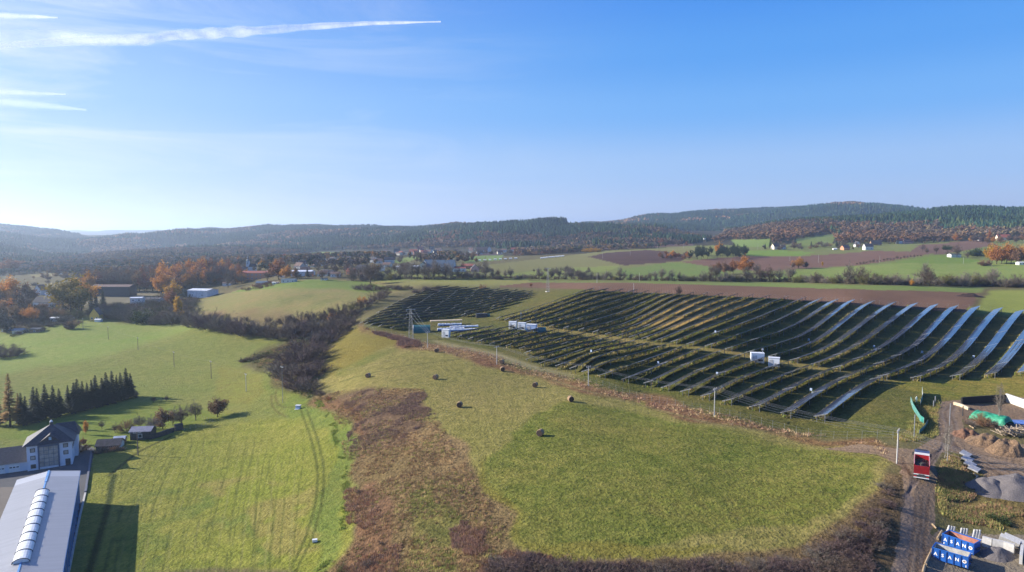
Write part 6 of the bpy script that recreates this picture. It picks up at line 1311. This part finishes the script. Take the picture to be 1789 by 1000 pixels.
# ------------------------------------------------------------------ the works yard at the right
def text_mesh(ch_, size, m, parent, loc, rx=math.pi / 2):
    cu = bpy.data.curves.new('letter', 'FONT'); cu.body = ch_; cu.size = size; cu.extrude = .012; cu.offset = .02; cu.align_x = 'CENTER'; cu.align_y = 'CENTER'
    t = bpy.data.objects.new('letter', cu); COL.objects.link(t); bpy.context.view_layer.update()
    me = bpy.data.meshes.new_from_object(t.evaluated_get(bpy.context.evaluated_depsgraph_get())); COL.objects.unlink(t); bpy.data.objects.remove(t)
    me.materials.clear(); me.materials.append(m); o = bpy.data.objects.new('lettering', me); link(o, parent); o.location = loc; o.rotation_euler = (rx, 0, 0); return o
m_let = mat('white_lettering', (.85,.85,.83), .5, var=.04); m_grn = mat('green_tarp', (.03,.27,.15), .6, var=.35, scale=1.2, bump=.15)
def skip(pl, pr, zg, inner, label, hpx):
    a = at_z(*pl, zg); c = at_z(*pr, zg); L_, an = frame_at(a, c); H_ = 1.95; D_ = 2.3
    r = empty('skip_container', (a.x, a.y, zg), an, label, 'skip', 'blue skips in the yard'); t = .09
    b = MB().box(0, L_, 0, t, .2, H_).box(0, L_, D_ - t, D_, .2, H_).box(0, t, t, D_ - t, .2, H_).box(L_ - t, L_, t, D_ - t, .2, H_).box(t, L_ - t, t, D_ - t, .2, .3); b.build('body', m_bluep, r)
    MB().box(t + .01, L_ - t - .01, t + .01, t + .03, .32, H_ - .08).box(t + .01, L_ - t - .01, D_ - t - .03, D_ - t - .01, .32, H_ - .08).box(t + .01, t + .03, t + .04, D_ - t - .04, .32, H_ - .08).box(L_ - t - .03, L_ - t - .01, t + .04, D_ - t - .04, .32, H_ - .08).box(t + .03, L_ - t - .03, t + .03, D_ - t - .03, .31, .36).build('lining', inner, r)
    MB().box(-.05, L_ + .05, -.07, -.005, H_ - .1, H_ + .04).box(-.05, L_ + .05, D_ + .005, D_ + .07, H_ - .1, H_ + .04).box(-.07, -.005, -.07, D_ + .07, H_ - .1, H_ + .03).box(L_ + .005, L_ + .07, -.07, D_ + .07, H_ - .1, H_ + .03).build('rim', m_bluep, r)
    for i in range(6):
        x = L_ * i / 5; MB().box(x - .06, x + .06, -.09, -.002, .12, H_ - .1).build('rib', mat('dark_blue_paint', (.012,.06,.24), .45), r)
    MB().box(.1, L_ - .1, .5, .68, 0, .2).box(.1, L_ - .1, D_ - .68, D_ - .5, 0, .2).build('skid', m_dark, r)
    MB().box(L_ + .07, L_ + .35, .7, D_ - .7, .9, 1.1).build('hook_bar', m_dark, r)
    for i, c_ in enumerate('ASANO'): text_mesh(c_, .68, m_let, r, (L_ * (i + .5) / 5, -.03, H_ * .56))
    MB().tube([(L_ * .9, -.05, H_ * .56), (L_ * .9, -.035, H_ * .56)], .09, 10).build('emblem_dot', mat('amber', (.7,.35,.05), .5), r)
    for x in (.22, L_ - .3): MB().box(x, x + .1, -.025, -.002, .28, .6).build('marker', m_let, r)
    return r
_g = lambda px, py: P(px, py).z
skip((1628,978), (1691,996), _g(1655, 985) + .0, m_conc, 'blue skip with ASANO letters and pale lining, the nearer one', 23)
skip((1646,953), (1701,972), _g(1672, 962) + .0, m_rust, 'blue skip with ASANO letters and rusty lining, the farther one', 23)
# concrete cones in threes on their beam
pa = P(1652, 941); pb = P(1714, 950); L_, an = frame_at(pa, pb); bm = empty('concrete_beam', tuple(pa), an, 'long low concrete beam behind the blue skips', 'beam'); MB().box(-.6, L_ + .4, -.3, .5, -.1, .55).build('block', m_conc, bm)
for i in range(9):
    x = L_ * (.06 + .075 * (i % 3) + .36 * (i // 3)); q = pa + Vector((math.cos(an) * x - math.sin(an) * .55, math.sin(an) * x + math.cos(an) * .55, 0))
    o = MB().tube([(0, 0, -.1), (0, 0, .15), (0, 0, .5), (0, 0, 2.0)], [.36, .36, .30, .13], 10).build('concrete_cone', mat('pale_concrete', (.50,.48,.45), .85, var=.1, scale=3), loc=(q.x, q.y, G(q.x, q.y))); o.rotation_euler = (.08, .12, 0)
    tag(o, ('left', 'middle', 'right')[i % 3] + ' tapered concrete cone in the ' + ('left', 'middle', 'right')[i // 3] + ' group of three', 'concrete cone', 'concrete cones behind the skips')
def blockwall(pts, h, w, label, m=None, n=None):
    P_ = [P(*q) for q in pts]
    for i, (a, c) in enumerate(zip(P_, P_[1:])):
        L_, an = frame_at(a, c); o = MB().box(0.02, L_ - .02, -w / 2, w / 2, -.3, h).build('concrete_block', m or mat('pale_concrete', (0,0,0)), loc=tuple(a)); o.rotation_euler = (0, 0, an); tag(o, label[i], 'concrete block', 'concrete blocks around the gravel bay')
blockwall([(1716,953),(1733,958),(1753,962),(1772,968)], 1.5, .5, ['white concrete wall block right of the cones, in shade','white concrete wall block in the middle of the bay','white concrete wall block at the right of the bay'])
blockwall([(1786,962),(1783,990)], 1.1, .4, ['pale concrete side block of the gravel bay'])
for i, (px, py) in enumerate(((1762,956),(1769,955))):
    p = P(px, py); o = MB().box(-1.3, 1.3, -.35, .35, 0, 1.0).build('concrete_slab', mat('pale_concrete', (0,0,0)), loc=(p.x, p.y, p.z + .75)); o.rotation_euler = (.5, .25, -.7); tag(o, ('front' if i == 0 else 'rear') + ' pale slab leaning over the bay wall', 'concrete slab')
# road-edge logs and leaning slabs
def log(a, c, r, m, label, cat='log', group=None):
    A_, B_ = P(*a), P(*c); o = MB().tube([Vector((0, 0, r * .8)), (B_ - A_) * .5 + Vector((0, 0, r * .9)), B_ - A_ + Vector((0, 0, r * .8))], [r, r * .95, r * .85], 8).build('log', m, loc=A_); tag(o, label, cat, group)
m_log = mat('pale_log', S(206,178,140), .85, var=.2, scale=5)
for i, q in enumerate((((1613,1003),(1616,990)),((1617,988),(1626,968)),((1627,966),(1634,955)),((1638,944),(1646,930)))): log(*q, .22, m_log, ('lowest', 'second', 'third', 'topmost')[i] + ' log of the edging left of the skips', group='edging logs')
for i, q in enumerate((((1629,917),(1636,925)),((1702,829),(1710,837)),((1714,841),(1723,848)),((1723,852),(1737,859)),((1708,832),(1704,842)),((1694,745),(1702,750)))): log(*q, .16, m_log, ('short pale log lying at the road fork', 'pale log at the foot of the grey slabs', 'pale log in the middle of the bank', 'longest pale log beside the gravel heap', 'short upright-looking log on the bank', 'pale log beside the green tarp')[i])
for i, (px, py, ry) in enumerate(((1687,797,.3),(1690,806,.28),(1695,815,.3),(1702,823,.25))):
    p = P(px, py); o = MB().box(-.9, .9, -.85, .85, 0, .3).build('concrete_slab', mat('grey_slab', (.36,.36,.37), .8, var=.2, scale=3), loc=(p.x, p.y, p.z + .35)); o.rotation_euler = (.12, ry, -.9); tag(o, ('topmost', 'second', 'third', 'lowest')[i] + ' grey slab of the row stepping down the bank', 'concrete slab', 'grey slabs on the bank')
for i, (px, py) in enumerate(((1697,852),(1681,848))):
    p = P(px, py); o = MB(); pts = [(math.cos(t) * (1.0 + .15 * i), math.sin(t) * 1.6, .15 + .1 * math.sin(t * 3)) for t in np.linspace(.6, 4.4, 10)]; o.tube(pts, .16, 6); ob = o.build('fallen_branch', m_bark, loc=p); tag(ob, ('dark curved trunk lying on the bank' if i == 0 else 'dark curved branch left of the curved trunk'), 'branch')
# wood pile
p = P(1775, 764); wp = empty('wood_pile', tuple(p), 0, 'tangled pile of bleached wood behind the heaps', 'wood pile'); b = MB()
for i in range(60):
    a = rng.uniform(0, 3.14); c = Vector((rng.normal(0, 2.0), rng.uniform(0, 3), rng.uniform(.2, 1.6))); d = Vector((math.cos(a), math.sin(a), rng.normal(0, .35))) * rng.uniform(.6, 1.5); b.tube([c - d, c + d], rng.uniform(.06, .14), 5)
b.build('branches', mat('bleached_wood', S(206,184,158), .9, var=.3, scale=4), wp)
# silage pit with its walls and the green tarpaulin
def pit():
    zf = P(1720, 712).z
    wall_seg('pit_wall', [(1667,707),(1680,711),(1693,717)], .7, .5, mat('tan_wall', (.55,.45,.30), .9), 'low tan wall left of the green tarpaulin', 'wall')
    wall_seg('pit_wall', [(1680,707),(1720,704),(1758,702)], 1.9, .4, m_black, 'black back wall of the silage pit', 'wall'); wall_seg('pit_wall', [(1758,702),(1775,708),(1800,717)], 2.2, .5, mat('pale_concrete', (0,0,0)), 'bright concrete wall at the right of the silage pit', 'wall')
    a = P(1694, 731); c = P(1756, 747); L_, an = frame_at(a, c); n = 26; m = 12; vs = []; 
    for i in range(n):
        for j in range(m):
            t = i / (n - 1); u = j / (m - 1); e = math.sin(math.pi * u) ** .4; h = 2.2 * e * (.9 + .12 * float(vn(t * 6, u * 3, 1, 5))) * min(1, 9 * t + .5) * min(1, 9 * (1 - t) + .45); vs.append((t * L_, (u - .1) * 4.2, h))
    o = MB().add(vs, [(i * m + j, (i + 1) * m + j, (i + 1) * m + j + 1, i * m + j + 1) for i in range(n - 1) for j in range(m - 1)]).build('green_tarpaulin', m_grn, loc=tuple(a), smooth=True); o.rotation_euler = (0, 0, an); tag(o, 'bright green tarpaulin draped over a long heap', 'tarpaulin')
    p = P(1772, 738); o = MB().add([(-2.5, -1.5, .1), (3, -2.5, .12), (4, 1.5, .15), (-2, 2, .1), (-2.5, -1.5, 0), (3, -2.5, 0), (4, 1.5, 0), (-2, 2, 0)], [(0, 1, 2, 3), (0, 4, 5, 1), (1, 5, 6, 2), (2, 6, 7, 3), (3, 7, 4, 0)]).build('blue_sheet', mat('blue_plastic', (.10,.16,.42), .25, var=.3), loc=tuple(p)); tag(o, 'flat blue plastic sheet right of the green tarpaulin', 'sheet')
pit()
m_net = mat('green_net', (.03,.22,.18), .7, var=.3, scale=3)
fence('mesh_fence', [(1591,703),(1595,715),(1602,727),(1608,737),(1614,741)], 1.5, 1.2, m_steel, 'green mesh fence curving down beside the dirt road', net=m_net, strands=1); fence('mesh_fence', [(1621,741),(1616,750),(1606,760)], 1.1, 1.2, m_steel, 'lower piece of green mesh fence near the tall pole', net=m_net, strands=1); fence('mesh_fence', [(1611,687),(1612,700),(1608,710)], 1.8, 1.2, m_steel, 'upper piece of green mesh fence by the gate', net=m_net, strands=1)
for px, py, h, l in ((1597,765,42,'slim steel post at the end of the green mesh fence'),(1631,712,12,'left steel gate post beside the dirt road'),(1634,704,12,'right steel gate post beside the dirt road'),(1682,727,18,'thin dark post in front of the green tarpaulin'),(1659,744,40,'thin grey post on the wet track')):
    p = P(px, py); r_ = .09 if h > 20 else .12; o = MB().tube([(0, 0, -.3), (0, 0, h * p.y / F)], r_, 6).build('steel_post', m_steel if 'dark' not in l else m_dark, loc=tuple(p)); tag(o, l, 'post')
p = P(1602, 703)
def person(p, h, label, coat):
    me = bpy.data.meshes.new('person'); J = {'hip': (0, 0, .53), 'chest': (0, .01, .74), 'neck': (0, 0, .835), 'head': (0, -.01, .90), 'top': (0, 0, .985), 'sl': (-.105, 0, .80), 'el': (-.135, .02, .63), 'hl': (-.13, -.05, .48), 'sr': (.105, 0, .80), 'er': (.14, .02, .63), 'hr': (.12, -.06, .49), 'll': (-.055, 0, .50), 'kl': (-.06, -.02, .28), 'fl': (-.06, .01, .03), 'tl': (-.06, -.08, .015), 'lr': (.055, 0, .50), 'kr': (.065, -.03, .28), 'fr': (.07, 0, .03), 'tr': (.07, -.09, .015)}
    E_ = [('hip', 'chest'), ('chest', 'neck'), ('neck', 'head'), ('head', 'top'), ('chest', 'sl'), ('sl', 'el'), ('el', 'hl'), ('chest', 'sr'), ('sr', 'er'), ('er', 'hr'), ('hip', 'll'), ('ll', 'kl'), ('kl', 'fl'), ('fl', 'tl'), ('hip', 'lr'), ('lr', 'kr'), ('kr', 'fr'), ('fr', 'tr')]
    Rr = dict(hip=.075, chest=.085, neck=.035, head=.055, top=.03, sl=.045, el=.03, hl=.02, sr=.045, er=.03, hr=.02, ll=.055, kl=.038, fl=.026, tl=.02, lr=.055, kr=.038, fr=.026, tr=.02); K = list(J)
    me.from_pydata([tuple(c * h for c in J[k]) for k in K], [(K.index(a), K.index(b)) for a, b in E_], []); o = bpy.data.objects.new('person', me); COL.objects.link(o); md = o.modifiers.new('s', 'SKIN'); sub = o.modifiers.new('u', 'SUBSURF'); sub.levels = sub.render_levels = 1
    for i, k in enumerate(K): me.skin_vertices[0].data[i].radius = (Rr[k] * h,) * 2; me.skin_vertices[0].data[i].use_root = (k == 'hip')
    me.materials.append(coat); o.location = p; tag(o, label, 'person')
person(P(1601, 704), 1.75, 'person in white jacket standing by the green mesh fence', m_white)
# birches on the right and the brush round the tarpaulin
for q in ((1655,810,78,'slim white birch with forked stem by the dirt road'),(1745,742,80,'slender white birch rising in front of the green tarpaulin'),(1651,800,52,'smaller birch stem leaning beside the slim one')): tpx('birch', 'pale', *q[:3], q[3], wide=1.0, bark=m_birch)
for q in ((1712,738,20),(1698,745,14),(1722,745,18),(1735,748,14),(1690,742,10)): tpx('shrub', ch('tan', 'brown', 'pale'), *q, 'thin tan bush in front of the green tarpaulin', 'shrub', 'bushes before the green tarpaulin', 1.3)
tpx('leafshrub', 'green', 1740, 910, 14, 'dark green bush on the rough bank above the yard', 'shrub', wide=1.6); tpx('leafshrub', 'green', 1757, 918, 12, 'smaller green bush on the rough bank above the yard', 'shrub', wide=1.6)

# ------------------------------------------------------------------ the red tipper truck
def truck():
    a = P(1611, 846); bk = P(1611.5, 812); L0, an = frame_at(a, bk); r = empty('tipper_truck', (a.x, a.y + .3, G(a.x, a.y + 3) + .02), an - math.pi / 2, 'red tipper truck with open loaded body driving up the dirt road', 'truck')
    # local: y forwards (away from the camera), x right
    MB().box(-.45, .45, .2, 8.2, .75, 1.0).box(-1.15, 1.15, .0, .15, .55, .75).build('chassis', m_dark, r)
    b = MB(); x = 1.22; z0, z1 = 1.15, 2.75; y0, y1 = .35, 6.0; t = .08
    b.box(-x, -x + t, y0, y1, z0, z1).box(x - t, x, y0, y1, z0, z1).box(-x + t, x - t, y1 - t, y1, z0, z1 + .25).box(-x + t, x - t, y0, y1 - t, z0, z0 + .08); b.build('tipper_body', m_redp, r)
    MB().add([(-x + .01, y0 + .02, z0 - .1), (x - .01, y0 + .02, z0 - .1), (x - .01, y0 - .35, z1 - .1), (-x + .01, y0 - .35, z1 - .1), (-x + .01, y0 + .1, z0 - .1), (x - .01, y0 + .1, z0 - .1), (x - .01, y0 - .27, z1 - .1), (-x + .01, y0 - .27, z1 - .1)], [(0, 1, 2, 3), (7, 6, 5, 4), (3, 2, 6, 7), (0, 3, 7, 4), (1, 5, 6, 2)]).build('tailgate', m_redp, r)
    MB().box(-x, x, y0 - .1, y0 - .02, z0 - .28, z0 - .14).build('tail_stripe', m_white, r)
    MB().box(-x - .02, -x + .1, y0, y1, z1, z1 + .09).box(x - .1, x + .02, y0, y1, z1, z1 + .09).build('side_rim', mat('pale_red', (.62,.25,.25), .4), r)
    v_ = []; n = 10
    for i in range(n):
        for j in range(n): u, w = i / (n - 1), j / (n - 1); v_.append((-x + .1 + (2 * x - .2) * u, y0 + .1 + (y1 - y0 - .3) * w, z0 + .75 + .7 * math.sin(math.pi * u) * (.6 + .4 * math.sin(6 * w)) + float(vn(u * 9, w * 9, 1, 3)) * .3))
    MB().add(v_, [(i * n + j, (i + 1) * n + j, (i + 1) * n + j + 1, i * n + j + 1) for i in range(n - 1) for j in range(n - 1)]).build('load', mat('dark_rubble', (.06,.055,.04), .95, var=.5, scale=2), r)
    cab = MB(); pr = [(6.25, .9), (8.35, .9), (8.45, 1.7), (8.2, 2.95), (7.6, 3.35), (6.25, 3.3)]; k = len(pr)
    cab.add([(-1.2, y, z) for y, z in pr] + [(1.2, y, z) for y, z in pr], [tuple(range(k)), tuple(range(k, 2 * k))[::-1]] + [(i, i + k, (i + 1) % k + k, (i + 1) % k) for i in range(k)]); c = cab.build('cab', mat('dark_blue_cab', (.06,.07,.14), .35), r)
    MB().box(-1.0, 1.0, 6.19, 6.245, 1.9, 2.6).build('rear_window', m_glass, c); MB().add([(-1.05, 8.46, 1.75), (1.05, 8.46, 1.75), (.98, 8.2, 2.65), (-.98, 8.2, 2.65)], [(3, 2, 1, 0)]).build('windscreen', m_glass, c)
    MB().box(-1.22, 1.22, 5.9, 6.24, 2.9, 3.2).build('headboard', m_white, r); MB().box(-.9, .9, 7.4, 7.7, 3.35, 3.5).build('roof_visor', m_dark, r)
    for sx in (-1, 1): MB().box(sx * 1.45 - .12, sx * 1.45 + .12, 8.0, 8.12, 2.0, 2.6).build('mirror', m_dark, r)
    for yy in (1.3, 2.65, 7.3):
        for sx in (-1, 1):
            w = MB().tube([(sx * 1.2, yy, .52), (sx * .86, yy, .52)], .52, 16).build('wheel', m_rubber, r); MB().tube([(sx * 1.215, yy, .52), (sx * 1.19, yy, .52)], .27, 10).build('rim', m_steel, w)
    for sx in (-1, 1): MB().box(sx * .95 - .2, sx * .95 + .2, -.04, 0, .6, .74).build('tail_light', mat('tail_red', (.5,.02,.02), .3), r)
    MB().box(-1.2, 1.2, -.08, -.02, .38, .52).build('bumper', m_white, r)
    r.scale = (1.02, 1.1, 1.0)
truck()
# ------------------------------------------------------------------ vapour trails high above everything
def trail(pts, alt, label, dens, seed):
    m = bpy.data.materials.new('vapour'); m.use_nodes = True; nt = m.node_tree; L = nt.links.new; N = nt.nodes.new; out = nt.nodes['Material Output']; nt.nodes.remove(nt.nodes['Principled BSDF'])
    df = N('ShaderNodeBsdfDiffuse'); df.inputs[0].default_value = (.95, .96, 1, 1); tl = N('ShaderNodeBsdfTranslucent'); tl.inputs[0].default_value = (.95, .96, 1, 1); ms = N('ShaderNodeMixShader'); L(df.outputs[0], ms.inputs[1]); L(tl.outputs[0], ms.inputs[2]); ms.inputs[0].default_value = .6
    tr = N('ShaderNodeBsdfTransparent'); m2 = N('ShaderNodeMixShader'); lw = N('ShaderNodeLayerWeight'); lw.inputs['Blend'].default_value = .5
    iv = N('ShaderNodeMath'); iv.operation = 'SUBTRACT'; iv.inputs[0].default_value = 1; L(lw.outputs['Facing'], iv.inputs[1]); pw = N('ShaderNodeMath'); pw.operation = 'POWER'; pw.inputs[1].default_value = 1.6; L(iv.outputs[0], pw.inputs[0])
    ge = N('ShaderNodeNewGeometry'); nz = N('ShaderNodeTexNoise'); nz.inputs['Scale'].default_value = .0018; nz.inputs['Detail'].default_value = 6; nz.inputs['Roughness'].default_value = .55; L(ge.outputs['Position'], nz.inputs[0]); mr = N('ShaderNodeMapRange'); mr.inputs['From Min'].default_value = .12; mr.inputs['From Max'].default_value = .66; mr.inputs['To Max'].default_value = dens; L(nz.outputs['Fac'], mr.inputs['Value'])
    mu = N('ShaderNodeMath'); mu.operation = 'MULTIPLY'; L(pw.outputs[0], mu.inputs[0]); L(mr.outputs[0], mu.inputs[1]); L(mu.outputs[0], m2.inputs[0]); L(tr.outputs[0], m2.inputs[1]); L(ms.outputs[0], m2.inputs[2]); L(m2.outputs[0], out.inputs[0])
    q = []; rad = []
    for px, py, w in pts: U, W = ray(px, py); d = (alt - HC) / W; q.append(Vector((float(U * d), float(d), alt))); rad.append(w * float(d) / F / 2)
    b = MB(); Q = []; RR = []
    for i in range(len(q) - 1):
        for k in range(8): t = k / 8; Q.append(q[i].lerp(q[i + 1], t)); RR.append((rad[i] * (1 - t) + rad[i + 1] * t) * float(1 + vn(i * 8 + k, 3.3, 2.5, seed) * .5))
    Q.append(q[-1]); RR.append(rad[-1]); b.tube(Q, RR, 10, cap=False); o = b.build('vapour_trail', m, smooth=True); tag(o, label, 'vapour trail'); o.visible_shadow = True
trail([(-200,90,14),(0,80,13),(120,72,15),(250,70,22),(300,62,20),(370,58,20),(450,54,18),(540,47,13),(640,41,8),(770,38,3)], 7000, 'long white vapour trail tapering to the right across the upper sky', .85, 1)
trail([(-200,62,26),(0,67,24),(90,63,22),(200,68,22),(270,70,10)], 7400, 'shorter fuzzy vapour trail merging with the long one at the left', .35, 2)
trail([(-150,24,12),(0,27,12),(60,29,9),(100,31,4)], 7800, 'short vapour streak near the top left corner', .5, 3)
trail([(-100,158,12),(0,161,12),(60,163,10),(115,165,4)], 6500, 'small vapour streak at mid height on the left', .28, 4)
trail([(-100,174,16),(0,178,16),(60,183,16),(150,192,6)], 6300, 'faint broad streak below the small vapour streak', .13, 5)

# ------------------------------------------------------------------ one label for each of the countable rows
def number(group, text):
    l = [o for o in bpy.data.objects if o.parent is None and o.get('group') == group]; l.sort(key=lambda o: o.location.x / max(o.location.y, 1))
    for i, o in enumerate(l): o['label'] = text.format(ordinal(i))
number('spruces in the row above the garden', 'dark spruce, {} from the left in the row above the villa garden')
number('bushes above the left green field', 'leafless bush, {} from the left along the upper edge of the left green field')
number('bare trees of the long hedgerow', 'bare grey tree, {} from the left in the hedgerow behind the ploughed field')
number('shrubs of the long hedgerow', 'leafless shrub, {} from the left in the hedgerow behind the ploughed field')
number('bushes between meadow and solar park', 'purple brown bush, {} from the left between upper meadow and solar park')
number('dense bushes in the gully', 'dense dark leafless bush, {} from the left in the gully')
number('fruit trees in a row', 'small fruit tree, {} from the left in the row across the brown field')
number('brown trees behind the barn', 'brown leaved tree, {} from the left in the belt behind the barn')
number('bare trees behind the barn', 'slender bare tree, {} from the left in the belt behind the barn')
number('brown trees on the crest', 'brown round tree, {} from the left on the crest below the dark hill')
number('yellow bushes on the crest', 'yellow bush, {} from the left on the crest of the far pasture')
number('tall ochre trees at the right', 'tall ochre tree, {} from the left in the clump near the right edge')
number('cars behind the factory', 'white parked car, {} from the left in the line behind the factory')
number('low scrub at the far meadow edge', 'low scrub bush, {} from the left along the far meadow edge')
number('brown bushes along the far pasture', 'brown bush, {} from the left on the far edge of the pasture')
number('rusty trees of the left wood', 'rusty leaved tree, {} from the left in the wood above the white shed')
number('bare trees of the left wood', 'bare brown tree, {} from the left in the wood above the white shed')
# ------------------------------------------------------------------ haze: one closed box of air
hz = MB().box(-17000, 17000, -1500, 17500, -140, 330).build('haze', [])
tag(hz, kind='stuff')
mh = bpy.data.materials.new('haze'); mh.use_nodes = True; _n = mh.node_tree; _n.nodes.remove(_n.nodes['Principled BSDF'])
pv = _n.nodes.new('ShaderNodeVolumePrincipled'); pv.inputs['Density'].default_value = 0.0001; pv.inputs['Color'].default_value = (.62, .77, 1.0, 1); pv.inputs['Anisotropy'].default_value = .5
_n.links.new(pv.outputs[0], _n.nodes['Material Output'].inputs['Volume']); hz.data.materials.append(mh)
